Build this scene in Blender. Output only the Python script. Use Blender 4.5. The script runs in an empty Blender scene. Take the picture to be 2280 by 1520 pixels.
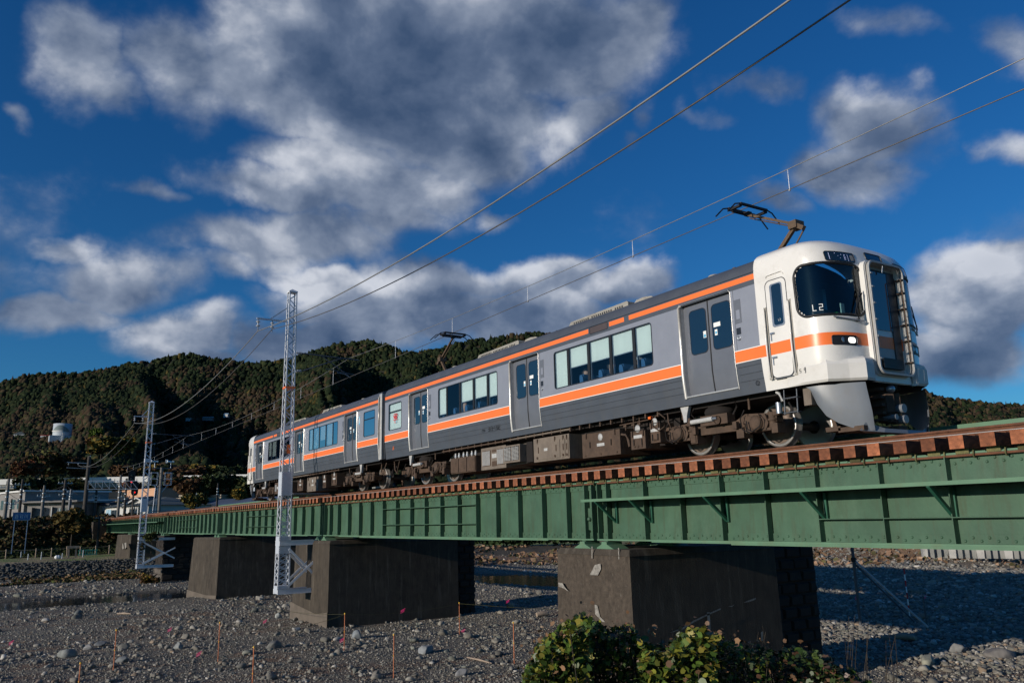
import bpy, math, random
import numpy as np
from mathutils import Vector, Matrix
random.seed(7); RNG=np.random.default_rng(11)
SC=bpy.context.scene; COL=SC.collection
PI=math.pi
# ------------------------------------------------------------------ camera
CPOS=np.array([27.6688,-13.3136,-1.2061]); FPX=1792.54
YAW,PITCH,ROLL=2.5741,0.2154,-0.0237
_d=np.array([math.cos(PITCH)*math.cos(YAW),math.cos(PITCH)*math.sin(YAW),math.sin(PITCH)])
_r=np.array([math.sin(YAW),-math.cos(YAW),0.0]); _u=np.cross(_r,_d)
CR=_r*math.cos(ROLL)+_u*math.sin(ROLL); CU=-_r*math.sin(ROLL)+_u*math.cos(ROLL); CD=_d
cam=bpy.data.cameras.new('camera'); camo=bpy.data.objects.new('camera',cam); COL.objects.link(camo)
camo.matrix_world=Matrix(((CR[0],CU[0],-CD[0],CPOS[0]),(CR[1],CU[1],-CD[1],CPOS[1]),(CR[2],CU[2],-CD[2],CPOS[2]),(0,0,0,1)))
cam.sensor_width=36; cam.lens=FPX/2280*36; cam.clip_start=0.1; cam.clip_end=20000
SC.camera=camo
def ray(u,v): return CD+CR*((u-1140)/FPX)+CU*((760-v)/FPX)
def onY(u,v,Y): d=ray(u,v); return CPOS+d*((Y-CPOS[1])/d[1])
def onX(u,v,X): d=ray(u,v); return CPOS+d*((X-CPOS[0])/d[0])
def onZ(u,v,Z): d=ray(u,v); return CPOS+d*((Z-CPOS[2])/d[2])
def at(u,v,D): d=ray(u,v); return CPOS+d/math.hypot(d[0],d[1])*D
def azel(u,v):
    d=ray(u,v); return math.degrees(math.atan2(d[1],d[0]))%360, math.degrees(math.atan2(d[2],math.hypot(d[0],d[1])))
# ------------------------------------------------------------------ light
SUN=Vector((0.035,-0.975,0.222)).normalized()          # towards the sun
sl=bpy.data.lights.new('sun','SUN'); sl.energy=3.9; sl.angle=math.radians(.55); sl.color=(1,.90,.78)
so=bpy.data.objects.new('sun',sl); COL.objects.link(so); so.rotation_euler=SUN.to_track_quat('Z','Y').to_euler()
SC.view_settings.view_transform='Standard'; SC.view_settings.look='None'; SC.view_settings.exposure=0; SC.view_settings.gamma=1
SC.render.engine='CYCLES'
W=bpy.data.worlds.new('World'); SC.world=W; W.use_nodes=True
def world():
    nt=W.node_tree; N=nt.nodes; L=nt.links; N.clear()
    def nd(t,**k):
        n=N.new(t)
        for a,b in k.items(): setattr(n,a,b)
        return n
    def M(op,a,b=None,c=None,clamp=False):
        n=nd('ShaderNodeMath',operation=op,use_clamp=clamp)
        for i,x in enumerate((a,b,c)):
            if x is None: continue
            if isinstance(x,(int,float)): n.inputs[i].default_value=x
            else: L.new(x,n.inputs[i])
        return n.outputs[0]
    def MR(x,a,b,c=0,d=1,t='SMOOTHSTEP'):
        n=nd('ShaderNodeMapRange',interpolation_type=t,clamp=True) if t=='LINEAR' else nd('ShaderNodeMapRange',interpolation_type=t)
        L.new(x,n.inputs[0])
        for i,q in zip((1,2,3,4),(a,b,c,d)): n.inputs[i].default_value=q
        return n.outputs[0]
    tc=nd('ShaderNodeTexCoord'); sep=nd('ShaderNodeSeparateXYZ'); L.new(tc.outputs['Generated'],sep.inputs[0])
    sky=nd('ShaderNodeTexSky',sky_type='NISHITA',sun_disc=False)
    sky.sun_elevation=math.asin(SUN.z); sky.sun_rotation=math.atan2(SUN.x,SUN.y); sky.altitude=0
    sky.air_density=1.0; sky.dust_density=.25; sky.ozone_density=3.0
    hs=nd('ShaderNodeHueSaturation'); hs.inputs['Saturation'].default_value=1.22; hs.inputs['Value'].default_value=1.0; L.new(sky.outputs[0],hs.inputs['Color'])
    gm=nd('ShaderNodeMix',data_type='RGBA',blend_type='MULTIPLY'); gm.inputs[0].default_value=1; L.new(hs.outputs[0],gm.inputs[6]); gm.inputs[7].default_value=SKYT
    az=M('MULTIPLY',M('ARCTAN2',sep.outputs[1],sep.outputs[0]),180/PI)
    azw=M('WRAP',az,330,-30)
    el=M('MULTIPLY',M('ARCSINE',sep.outputs[2]),180/PI)
    # the wisps: 3D noise on the direction itself
    def noise(off,scale,detail,rough,dist=0.0):
        mp=nd('ShaderNodeMapping',vector_type='POINT'); L.new(tc.outputs['Generated'],mp.inputs[0])
        mp.inputs['Location'].default_value=off; mp.inputs['Scale'].default_value=(1,1,1.35)
        n=nd('ShaderNodeTexNoise',noise_dimensions='3D'); L.new(mp.outputs[0],n.inputs['Vector'])
        n.inputs['Scale'].default_value=scale; n.inputs['Detail'].default_value=detail; n.inputs['Roughness'].default_value=rough
        n.inputs['Distortion'].default_value=dist
        return n.outputs['Fac']
    n1=noise((0,0,0),6.0,9,.55,.15); 
    n1b=noise((-.012,-.03,-.035),6.0,5,.55,.15)   # the same field, a step towards the light
    n2=noise((3,1,5),3.2,3,.5)
    n3=noise((7,2,1),20,8,.62,.1)
    # warp the lobes with big noise so that their rims are not ellipses
    wz=nd('ShaderNodeTexNoise',noise_dimensions='3D'); L.new(tc.outputs['Generated'],wz.inputs['Vector']); wz.inputs['Scale'].default_value=9; wz.inputs['Detail'].default_value=6
    ws=nd('ShaderNodeSeparateXYZ'); L.new(wz.outputs['Color'],ws.inputs[0])
    azn=M('MULTIPLY_ADD',M('SUBTRACT',ws.outputs[0],.5),9.0,azw); eln=M('MULTIPLY_ADD',M('SUBTRACT',ws.outputs[1],.5),5.0,el)
    cmb=nd('ShaderNodeCombineXYZ'); L.new(azn,cmb.inputs[0]); L.new(eln,cmb.inputs[1])
    def lobes(lst):
        tot=None
        for (u,v,ru,rv,rot,w) in lst:
            a,e=azel(u,v); s=1/31.5
            mp=nd('ShaderNodeMapping',vector_type='TEXTURE'); L.new(cmb.outputs[0],mp.inputs[0])
            c=math.cos(math.radians(e))
            mp.inputs['Location'].default_value=(a,e,0); mp.inputs['Rotation'].default_value=(0,0,math.radians(rot)); mp.inputs['Scale'].default_value=(ru*s/c,rv*s,1)
            ln=nd('ShaderNodeVectorMath',operation='LENGTH'); L.new(mp.outputs[0],ln.inputs[0])
            g=MR(ln.outputs['Value'],0,1.35,w,0)
            tot=g if tot is None else M('MAXIMUM',tot,g)
        return tot
    env=M('SUBTRACT',lobes(CLOUDS),.03); dark=lobes(DARKS); brt=lobes(BRIGHTS)
    dens=M('ADD',M('MULTIPLY_ADD',M('SUBTRACT',n1,.5),.85,M('MULTIPLY',M('SUBTRACT',n2,.5),.25)),env)
    dens=M('MULTIPLY_ADD',M('SUBTRACT',n3,.5),.26,dens)
    cover=MR(dens,.06,.56)
    grad=M('MULTIPLY_ADD',M('SUBTRACT',n1,n1b),1.9,M('MULTIPLY',M('SUBTRACT',n2,.5),.5))
    lit=M('ADD',M('MULTIPLY_ADD',M('SUBTRACT',n3,.5),.30,grad),M('MULTIPLY_ADD',brt,.58,.44))
    lit=M('SUBTRACT',lit,M('MULTIPLY',dark,.15),clamp=True)
    rim=MR(dens,.4,1.15,.0,1)         # thick middles are a little greyer
    lit=M('SUBTRACT',lit,M('MULTIPLY',rim,.12),clamp=True)
    cr=nd('ShaderNodeValToRGB'); L.new(lit,cr.inputs[0]); E=cr.color_ramp.elements
    E[0].position=0.0; E[0].color=(.050,.088,.170,1); E[1].position=1; E[1].color=(.66,.69,.76,1)
    e=E.new(.28); e.color=(.105,.15,.245,1); e=E.new(.6); e.color=(.25,.30,.40,1)
    skyb=nd('ShaderNodeBackground'); L.new(gm.outputs[2],skyb.inputs[0]); skyb.inputs[1].default_value=SKYS
    cb=nd('ShaderNodeBackground'); L.new(cr.outputs[0],cb.inputs[0]); cb.inputs[1].default_value=.98
    mx=nd('ShaderNodeMixShader'); L.new(M('MULTIPLY',cover,.96),mx.inputs[0]); L.new(skyb.outputs[0],mx.inputs[1]); L.new(cb.outputs[0],mx.inputs[2])
    o=nd('ShaderNodeOutputWorld'); L.new(mx.outputs[0],o.inputs[0])
SKYS=.073; SKYT=(.40,.90,1.28,1)
# cloud banks: centre (as seen from the place), half sizes, tilt, weight
CLOUDS=[(190,120,110,120,20,.8),(240,200,90,60,0,.6),(400,140,150,130,0,.75),(620,110,230,150,0,1),(900,110,330,170,0,1.05),(1180,90,320,150,0,1.05),(1400,60,130,110,-20,.8),(1290,250,140,70,-30,.62),(820,250,260,110,0,.9),(1010,260,250,150,0,.9),(760,380,240,70,0,.85),(640,430,240,60,5,.9),(860,430,250,90,0,.85),(1080,340,150,110,0,.7),(560,545,200,70,5,.85),(700,520,200,80,0,.85),(860,500,170,60,0,.62),(520,600,130,45,0,.6),
 (260,625,190,70,-8,.78),(90,690,160,40,-5,.62),(110,560,110,40,-10,.55),(170,700,170,35,0,.5),(430,735,170,65,-14,.9),(560,760,140,40,0,.7),(760,640,200,55,12,.8),(800,700,260,70,5,.85),(1000,640,220,65,5,.82),(1200,640,220,60,0,.85),(1400,640,150,50,0,.85),(1100,720,340,80,0,.95),(700,760,300,70,0,.9),(420,790,160,40,0,.6),(930,700,300,90,0,.9),
 (1960,290,170,100,25,.85),(1900,380,170,80,20,.8),(1740,440,110,40,15,.55),(1690,200,130,40,15,.42),(1600,250,90,30,15,.34),(2170,660,160,110,12,1.1),(2230,600,130,70,0,.9),(2130,770,170,90,0,.85),(2240,100,90,70,35,.5),(2250,320,70,50,20,.55),(2000,60,130,50,25,.40),(1440,260,60,60,0,.42),(1400,320,50,40,0,.36),(40,265,50,28,0,.45),(335,425,70,25,0,.42),(1130,490,80,30,0,.5),(1970,300,110,120,40,.6),(2700,500,400,200,0,.6),(-500,500,400,200,0,.6)]
DARKS=[(1150,110,400,160,0,.9),(900,230,300,110,0,.9),(1400,60,180,120,0,.7),(1030,340,230,90,0,.8),(850,590,230,45,0,.6),(470,60,200,70,0,.3),(1960,420,180,60,15,.8),(2010,340,80,90,0,.4),(700,740,300,40,0,.9),(1100,740,340,50,0,.8),(2140,800,170,45,0,.9),(330,690,140,30,0,.7),(490,795,150,25,0,.6),(120,730,140,30,0,.5),(760,610,160,25,0,.5),(1690,210,170,60,15,.7),(1760,450,140,50,15,.7),(1040,660,80,30,0,.4)]
BRIGHTS=[(900,630,230,38,0,.75),(1160,610,190,40,0,.75),(700,640,120,35,0,.7),(1400,610,120,50,0,.9),(200,60,90,50,0,.4),(180,130,110,130,15,.62),(330,180,90,60,0,.6),(480,60,60,60,0,.35),(560,110,80,120,10,.6),(640,60,90,60,0,.35),(620,390,180,45,0,.7),(520,430,110,40,0,.65),(720,370,160,35,0,.45),(470,550,110,70,10,.7),(600,510,120,40,0,.45),(540,590,80,35,0,.6),(990,430,70,40,0,.4),(1250,270,110,45,-30,.5),(280,590,110,45,0,.6),(60,590,90,50,0,.45),(150,545,80,25,0,.45),(430,720,150,55,-14,.95),(520,700,60,30,0,.5),(330,760,80,30,0,.6),(760,610,150,28,10,.8),(880,620,120,25,5,.6),(1090,600,80,25,0,.45),(1180,610,120,35,0,.55),(1380,625,130,42,0,1),(1250,680,90,25,0,.4),(1960,225,120,50,25,.75),(1860,300,90,60,25,.7),(1790,420,60,25,10,.3),(2190,600,140,70,10,1),(2110,650,90,60,0,.9),(2080,720,70,40,0,.5),(2240,310,60,40,10,.5),(2250,120,50,60,30,.3)]
world()
# ------------------------------------------------------------------ materials
def mat(name,col,rough=.6,metal=0,var=.12,scale=3.0,bump=0,bscale=40,streak=0,dirt=None,spec=.4,coat=0,vcol=None,sc3=(1,1,1)):
    m=bpy.data.materials.new(name); m.use_nodes=True; nt=m.node_tree; N=nt.nodes; L=nt.links
    b=N['Principled BSDF']; b.inputs['Roughness'].default_value=rough; b.inputs['Metallic'].default_value=metal
    b.inputs['Specular IOR Level'].default_value=spec; b.inputs['Coat Weight'].default_value=coat
    tc=N.new('ShaderNodeTexCoord'); mp=N.new('ShaderNodeMapping'); L.new(tc.outputs['Object'],mp.inputs[0]); mp.inputs['Scale'].default_value=sc3
    n=N.new('ShaderNodeTexNoise'); n.inputs['Scale'].default_value=scale; n.inputs['Detail'].default_value=8; n.inputs['Roughness'].default_value=.62; L.new(mp.outputs[0],n.inputs['Vector'])
    r=N.new('ShaderNodeMapRange'); L.new(n.outputs['Fac'],r.inputs[0]); r.inputs[1].default_value=.3; r.inputs[2].default_value=.7; r.inputs[3].default_value=1-var; r.inputs[4].default_value=1+var
    mx=N.new('ShaderNodeMix'); mx.data_type='RGBA'; mx.blend_type='MULTIPLY'; mx.inputs[0].default_value=1
    if vcol:
        a=N.new('ShaderNodeAttribute'); a.attribute_name=vcol; L.new(a.outputs['Color'],mx.inputs[6])
    else: mx.inputs[6].default_value=(*col,1)
    L.new(r.outputs[0],mx.inputs[7]); out=mx.outputs[2]
    if streak or dirt:
        mp2=N.new('ShaderNodeMapping'); L.new(tc.outputs['Object'],mp2.inputs[0]); mp2.inputs['Scale'].default_value=(4,4,.5) if streak else (1,1,1)
        n2=N.new('ShaderNodeTexNoise'); n2.inputs['Scale'].default_value=2.2; n2.inputs['Detail'].default_value=7; n2.inputs['Roughness'].default_value=.7; L.new(mp2.outputs[0],n2.inputs['Vector'])
        r2=N.new('ShaderNodeMapRange'); L.new(n2.outputs['Fac'],r2.inputs[0]); r2.inputs[1].default_value=.5; r2.inputs[2].default_value=.78; r2.inputs[4].default_value=streak or .6
        m2=N.new('ShaderNodeMix'); m2.data_type='RGBA'; L.new(r2.outputs[0],m2.inputs[0]); L.new(out,m2.inputs[6]); m2.inputs[7].default_value=(*(dirt or tuple(c*.45 for c in col)),1); out=m2.outputs[2]
    L.new(out,b.inputs['Base Color'])
    if bump:
        n3=N.new('ShaderNodeTexNoise'); n3.inputs['Scale'].default_value=bscale; n3.inputs['Detail'].default_value=6; L.new(mp.outputs[0],n3.inputs['Vector'])
        bp=N.new('ShaderNodeBump'); bp.inputs['Strength'].default_value=bump; bp.inputs['Distance'].default_value=.02; L.new(n3.outputs['Fac'],bp.inputs['Height']); L.new(bp.outputs[0],b.inputs['Normal'])
    rr=N.new('ShaderNodeMapRange'); L.new(n.outputs['Fac'],rr.inputs[0]); rr.inputs[3].default_value=max(0,rough-.08); rr.inputs[4].default_value=min(1,rough+.1); L.new(rr.outputs[0],b.inputs['Roughness'])
    return m
def vary(m,lo,hi):
    nt=m.node_tree;N=nt.nodes;L=nt.links;b=N['Principled BSDF'];src=b.inputs['Base Color'].links[0].from_socket
    oi=N.new('ShaderNodeObjectInfo');r=N.new('ShaderNodeMapRange');L.new(oi.outputs['Random'],r.inputs[0]);r.inputs[3].default_value=lo;r.inputs[4].default_value=hi
    x=N.new('ShaderNodeMix');x.data_type='RGBA';x.blend_type='MULTIPLY';x.inputs[0].default_value=1;L.new(src,x.inputs[6]);L.new(r.outputs[0],x.inputs[7]);L.new(x.outputs[2],b.inputs['Base Color'])
def glass(name,tint,dark=0.0):
    m=bpy.data.materials.new(name); m.use_nodes=True; nt=m.node_tree; N=nt.nodes; L=nt.links; N.clear()
    t=N.new('ShaderNodeBsdfTransparent'); t.inputs[0].default_value=(*tint,1); g=N.new('ShaderNodeBsdfGlossy'); g.inputs['Roughness'].default_value=.015; g.inputs[0].default_value=(.9,.95,1,1)
    f=N.new('ShaderNodeFresnel'); f.inputs[0].default_value=1.38; ad=N.new('ShaderNodeMath'); ad.operation='MULTIPLY_ADD'; ad.inputs[1].default_value=.75; ad.inputs[2].default_value=.03; L.new(f.outputs[0],ad.inputs[0])
    x=N.new('ShaderNodeMixShader'); L.new(ad.outputs[0],x.inputs[0]); L.new(t.outputs[0],x.inputs[1]); L.new(g.outputs[0],x.inputs[2]); o=N.new('ShaderNodeOutputMaterial'); L.new(x.outputs[0],o.inputs[0]); return m
def emis(name,col,s):
    m=bpy.data.materials.new(name); m.use_nodes=True; b=m.node_tree.nodes['Principled BSDF']; b.inputs['Base Color'].default_value=(*col,1); b.inputs['Emission Color'].default_value=(*col,1); b.inputs['Emission Strength'].default_value=s; return m
MT=dict(
 white=mat('ivory train paint',(.74,.72,.68),.28,var=.04,scale=1.5,spec=.5,coat=.3,dirt=(.55,.52,.46)),
 bumper=mat('ivory bumper paint',(.66,.645,.61),.6,var=.05,scale=2,spec=.2,dirt=(.5,.46,.40)),
 silver=mat('light grey train paint',(.27,.285,.33),.36,.2,var=.05,scale=2,spec=.5,bump=.06,bscale=1.3,streak=.25,dirt=(.20,.20,.21)),
 dgrey=mat('dark slate train paint',(.075,.086,.105),.42,.1,var=.08,scale=2,spec=.5,streak=.35,dirt=(.10,.09,.08)),
 roof=mat('slate roof paint',(.062,.072,.092),.5,var=.12,scale=2,spec=.4),
 orange=mat('orange stripe paint',(.90,.185,.035),.35,var=.03,scale=3,spec=.5),
 pin=mat('white pinstripe',(.85,.84,.8),.4,var=.02),
 chrome=mat('brushed stainless steel',(.60,.58,.55),.32,.45,var=.12,scale=8),
 door=mat('grey door paint',(.155,.165,.19),.36,.25,var=.06,scale=3,spec=.5),
 black=mat('black rubber',(.012,.013,.016),.5,var=.1),
 frame=mat('dark window frame',(.03,.035,.045),.35,.3),
 alu=mat('aluminium window frame',(.35,.38,.42),.35,.7),
 dglass=mat('dark blue glass',(.008,.02,.035),.05,var=.05,spec=.9,coat=.5),
 blind=mat('cream window blind',(.72,.73,.64),.8,var=.04,scale=6,bump=.1,bscale=60,sc3=(1,1,.1)),
 brown=mat('dust brown running gear',(.078,.050,.034),.8,var=.3,scale=5,bump=.4,bscale=30,dirt=(.045,.032,.025)),
 grime=mat('grey brown equipment paint',(.165,.135,.108),.75,var=.22,scale=4,bump=.2,bscale=25,streak=.6,dirt=(.085,.06,.045)),
 under=mat('black underframe',(.016,.013,.012),.9,var=.3),
 wheel=mat('worn steel wheel',(.16,.12,.095),.55,.2,var=.25,scale=10),
 tread=mat('polished steel tread',(.42,.40,.38),.35,.6,var=.1),
 damper=mat('light grey tube paint',(.42,.42,.41),.5,var=.15,scale=10),
 skirt=mat('blue grey skirt paint',(.18,.20,.225),.42,var=.08,scale=2,spec=.5,dirt=(.18,.17,.16)),
 green=mat('green girder paint',(.048,.107,.065),.55,var=.2,scale=1.2,spec=.4,streak=.8,dirt=(.050,.062,.032),bump=.12,bscale=18),
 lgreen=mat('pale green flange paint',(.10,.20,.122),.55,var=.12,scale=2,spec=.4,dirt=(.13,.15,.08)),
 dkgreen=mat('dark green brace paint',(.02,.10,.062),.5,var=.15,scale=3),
 rust=mat('rusty rail steel',(.13,.052,.026),.8,var=.3,scale=9,bump=.3,bscale=60),
 railtop=mat('polished rail head',(.5,.48,.46),.25,.9),
 tie=mat('red brown sleeper timber',(.125,.050,.028),.85,var=.35,scale=6,bump=.4,bscale=25,sc3=(1,.25,1)),
 tieend=mat('orange brown sleeper end',(.255,.09,.042),.85,var=.45,scale=11,bump=.5,bscale=50,dirt=(.14,.05,.028)),
 moss=mat('mossy packing timber',(.10,.095,.04),.9,var=.4,scale=18,bump=.5,bscale=50),
 conc=mat('weathered pier concrete',(.054,.044,.033),.9,var=.25,scale=2.5,bump=.5,bscale=30,streak=.85,dirt=(.022,.017,.013)),
 conc2=mat('dark lichen pier concrete',(.066,.052,.039),.92,var=.38,scale=9,bump=.6,bscale=45,streak=.6,dirt=(.030,.022,.016)),
 stain=mat('white lime stain',(.24,.225,.20),.9,var=.5,scale=14),
 galv=mat('pale grey mast paint',(.52,.56,.62),.5,.15,var=.1,scale=8),
 galvw=mat('white mast paint',(.72,.74,.77),.45,var=.08,scale=6),
 dsteel=mat('dark galvanised tube',(.10,.11,.125),.5,.4,var=.1),
 insul=mat('glazed insulator',(.42,.45,.48),.25,var=.1,coat=.4),
 wire=mat('weathered copper wire',(.16,.15,.14),.5,.5,var=.15,scale=1),
 wirel=mat('bare aluminium wire',(.30,.30,.29),.5,.5,var=.1,scale=1),
 panto=mat('rust brown pantograph',(.115,.075,.045),.6,.2,var=.3,scale=20,dirt=(.05,.04,.035)),
 pantob=mat('black collector head',(.022,.02,.02),.5,.3,var=.3,scale=20),
 acgrey=mat('roof unit beige grey',(.30,.285,.25),.6,var=.15,scale=5,dirt=(.17,.14,.11)),
 red=mat('red paint',(.55,.03,.03),.5), yellow=mat('yellow paint',(.7,.42,.03),.5), pink=mat('pink ribbon',(.85,.03,.22),.6,var=.1),
 skin=mat('skin',(.45,.27,.19),.6,var=.06), hair=mat('black hair',(.015,.012,.01),.5), mask=mat('white face mask',(.7,.7,.7),.8),
 cloth=mat('navy jacket cloth',(.03,.05,.08),.8,var=.2), cloth2=mat('grey coat cloth',(.16,.18,.2),.85,var=.15),
 seat=mat('blue seat moquette',(.035,.115,.24),.9,var=.2,scale=30), inter=mat('interior panel',(.05,.06,.07),.7),
 stake=mat('orange brown stake',(.52,.17,.07),.6,var=.15,scale=8), wood=mat('bleached driftwood',(.32,.25,.19),.85,var=.25,scale=6,bump=.4),
 bark=mat('tree bark',(.05,.04,.03),.95,var=.3,scale=8,bump=.5), pole=mat('concrete pole',(.17,.16,.145),.85,var=.15,scale=4), poled=mat('dark stained pole',(.055,.05,.045),.85,var=.25,scale=4),
 wallw=mat('white wall',(.52,.52,.50),.8,var=.06,scale=.6), wallc=mat('cream wall',(.36,.31,.24),.8,var=.1,scale=.6), wallo=mat('peach wall',(.58,.33,.20),.8,var=.06,scale=.4),
 wallg=mat('grey wall',(.22,.21,.20),.85,var=.15,scale=.5,streak=.5), roofd=mat('dark roof tile',(.05,.052,.06),.6,var=.2,scale=3), roofg=mat('grey green roof',(.085,.10,.09),.6,var=.15,scale=2), roofb=mat('slate blue metal roof',(.10,.13,.19),.5,.2,var=.12,scale=1.0),
 viad=mat('white viaduct wall',(.62,.62,.60),.8,var=.05,scale=.1), viadg=mat('viaduct deck concrete',(.22,.22,.20),.9,var=.15,scale=.3),
 blue=mat('blue sign board',(.02,.12,.30),.5,var=.08,scale=2), signw=mat('white sign lettering',(.30,.46,.58),.6), tankm=mat('white tank coating',(.42,.47,.50),.6,var=.08,scale=.15),
 winb=mat('window glass dark',(.03,.045,.06),.1,spec=.8), sglass=glass('side window glass',(.70,.80,.86)), wsglass=glass('windscreen glass',(.42,.60,.66)), clear=glass('lamp glass',(.9,.9,.9)),
 lamp=emis('lit head lamp',(1,.98,.9),1.3), redl=emis('red signal lamp',(1,.02,.02),1.5), ledw=emis('sign lettering lamps',(.5,.55,.8),.22), greenp=mat('green notice',(.05,.55,.08),.6),
 letter=mat('white lettering',(.8,.82,.8),.5), dletter=mat('black lettering',(.01,.01,.012),.5), bluep=mat('blue sticker',(.1,.4,.6),.5),
 conblk=mat('concrete block white',(.40,.39,.36),.85,var=.12,scale=3),
 ltgrn=mat('light green bucket',(.05,.35,.27),.5),
)
def pale(m,col,sc,lo,hi,amt):
    nt=m.node_tree;N=nt.nodes;L=nt.links;b=N['Principled BSDF'];src=b.inputs['Base Color'].links[0].from_socket
    tc=N.new('ShaderNodeTexCoord');mp=N.new('ShaderNodeMapping');mp.inputs['Scale'].default_value=sc;L.new(tc.outputs['Object'],mp.inputs[0]);n=N.new('ShaderNodeTexNoise');n.inputs['Scale'].default_value=1.6;n.inputs['Detail'].default_value=9;n.inputs['Roughness'].default_value=.72;L.new(mp.outputs[0],n.inputs['Vector'])
    r=N.new('ShaderNodeMapRange');r.inputs[1].default_value=lo;r.inputs[2].default_value=hi;r.inputs[4].default_value=amt;L.new(n.outputs['Fac'],r.inputs[0]);x=N.new('ShaderNodeMix');x.data_type='RGBA';L.new(r.outputs[0],x.inputs[0]);L.new(src,x.inputs[6]);x.inputs[7].default_value=(*col,1);L.new(x.outputs[2],b.inputs['Base Color'])
pale(MT['conc'],(.20,.175,.14),(3.2,3.2,.22),.54,.80,.75);pale(MT['conc'],(.02,.016,.012),(1.1,1.1,.5),.52,.70,.8)
pale(MT['conc2'],(.19,.175,.15),(9,9,4),.60,.78,.7);pale(MT['conc2'],(.022,.017,.012),(1.6,1.6,.6),.52,.72,.7)
pale(MT['green'],(.075,.050,.026),(5,5,.6),.62,.82,.7);pale(MT['green'],(.085,.155,.10),(.9,.9,.5),.5,.72,.6);pale(MT['lgreen'],(.12,.10,.05),(3,3,3),.60,.78,.5)
pale(MT['dgrey'],(.11,.10,.085),(2,2,.5),.55,.85,.35)
vary(MT['tie'],.55,1.4);vary(MT['tieend'],.55,1.45);vary(MT['moss'],.6,1.5)
MT['gdoor']=mat('dull ivory gangway door',(.40,.40,.395),.45,var=.08,scale=3)  # train ivory darkened: the gangway's shade is put into the colour
# ------------------------------------------------------------------ mesh builder
class MB:
    def __init__(s): s.v=[]; s.f=[]; s.m=[]; s.mats=[]; s.sm=[]
    def mi(s,m):
        if m not in s.mats: s.mats.append(m)
        return s.mats.index(m)
    def add(s,vs,fs,m,smooth=False):
        o=len(s.v); s.v+=[tuple(map(float,q)) for q in vs]; k=s.mi(m)
        for f in fs: s.f.append(tuple(i+o for i in f)); s.m.append(k); s.sm.append(smooth)
        return s
    def box(s,x0,x1,y0,y1,z0,z1,m):
        if x0>x1:x0,x1=x1,x0
        if y0>y1:y0,y1=y1,y0
        if z0>z1:z0,z1=z1,z0
        return s.add([(x0,y0,z0),(x1,y0,z0),(x1,y1,z0),(x0,y1,z0),(x0,y0,z1),(x1,y0,z1),(x1,y1,z1),(x0,y1,z1)],
          [(0,3,2,1),(4,5,6,7),(0,1,5,4),(1,2,6,5),(2,3,7,6),(3,0,4,7)],m)
    def bar(s,a,b,w,h,m,up=(0,0,1)):
        a=Vector(a);b=Vector(b);d=(b-a).normalized();u=Vector(up)
        if abs(d.dot(u))>.98:u=Vector((0,1,0))
        r=d.cross(u).normalized()*(w/2);t=r.cross(d).normalized()*(h/2)
        vs=[a-r-t,a+r-t,a+r+t,a-r+t,b-r-t,b+r-t,b+r+t,b-r+t]
        return s.add(vs,[(0,1,2,3),(7,6,5,4),(0,4,5,1),(1,5,6,2),(2,6,7,3),(3,7,4,0)],m)
    def tube(s,pts,r,m,n=8,rs=None,cap=True):
        pts=[Vector(p) for p in pts]; o=[]; vs=[];fs=[]
        for i,p in enumerate(pts):
            d=(pts[min(i+1,len(pts)-1)]-pts[max(i-1,0)]).normalized()
            u=Vector((0,0,1)) if abs(d.z)<.9 else Vector((0,1,0))
            x=d.cross(u).normalized();y=d.cross(x).normalized();rr=rs[i] if rs else r
            for k in range(n): a=2*PI*k/n; vs.append(p+x*(rr*math.cos(a))+y*(rr*math.sin(a)))
        for i in range(len(pts)-1):
            for k in range(n): fs.append((i*n+k,i*n+(k+1)%n,(i+1)*n+(k+1)%n,(i+1)*n+k))
        s.add(vs,fs,m,True)
        if cap: s.add([vs[k] for k in range(n)],[tuple(range(n))],m); s.add([vs[-n+k] for k in range(n)],[tuple(range(n))],m)
        return s
    def prism(s,poly,axis,a,b,m):     # poly of 2D points in the plane normal to axis
        n=len(poly)
        def P(p,t): return (t,p[0],p[1]) if axis=='x' else ((p[0],t,p[1]) if axis=='y' else (p[0],p[1],t))
        vs=[P(p,a) for p in poly]+[P(p,b) for p in poly]
        return s.add(vs,[tuple(range(n))[::-1],tuple(range(n,2*n))]+[(i,(i+1)%n,n+(i+1)%n,n+i) for i in range(n)],m)
    def lathe(s,prof,c,axis,m,n=20):  # prof (radius, offset)
        vs=[];fs=[]
        for r,h in prof:
            for k in range(n):
                a=2*PI*k/n;x=r*math.cos(a);y=r*math.sin(a)
                vs.append({'x':(c[0]+h,c[1]+x,c[2]+y),'y':(c[0]+x,c[1]+h,c[2]+y),'z':(c[0]+x,c[1]+y,c[2]+h)}[axis])
        for i in range(len(prof)-1):
            for k in range(n): fs.append((i*n+k,i*n+(k+1)%n,(i+1)*n+(k+1)%n,(i+1)*n+k))
        return s.add(vs,fs,m,True)
    def build(s,name,parent=None,tf=None,local=False):
        me=bpy.data.meshes.new(name); vs=s.v
        if tf: vs=[tf(*v) for v in vs]
        o=bpy.data.objects.new(name,me); COL.objects.link(o)
        if parent is not None: o.parent=parent
        if parent is not None and not local:
            root=parent
            w=Vector((0,0,0))
            while root is not None: w+=root.location; root=root.parent
            vs=[(v[0]-w.x,v[1]-w.y,v[2]-w.z) for v in vs]
        me.from_pydata(vs,[],s.f)
        for m in s.mats: me.materials.append(MT[m] if isinstance(m,str) else m)
        me.polygons.foreach_set('material_index',s.m); me.polygons.foreach_set('use_smooth',s.sm); me.update()
        return o
def tag(o,label=None,cat=None,group=None,kind=None):
    if label:o['label']=label
    if cat:o['category']=cat
    if group:o['group']=group
    if kind:o['kind']=kind
    return o
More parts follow.
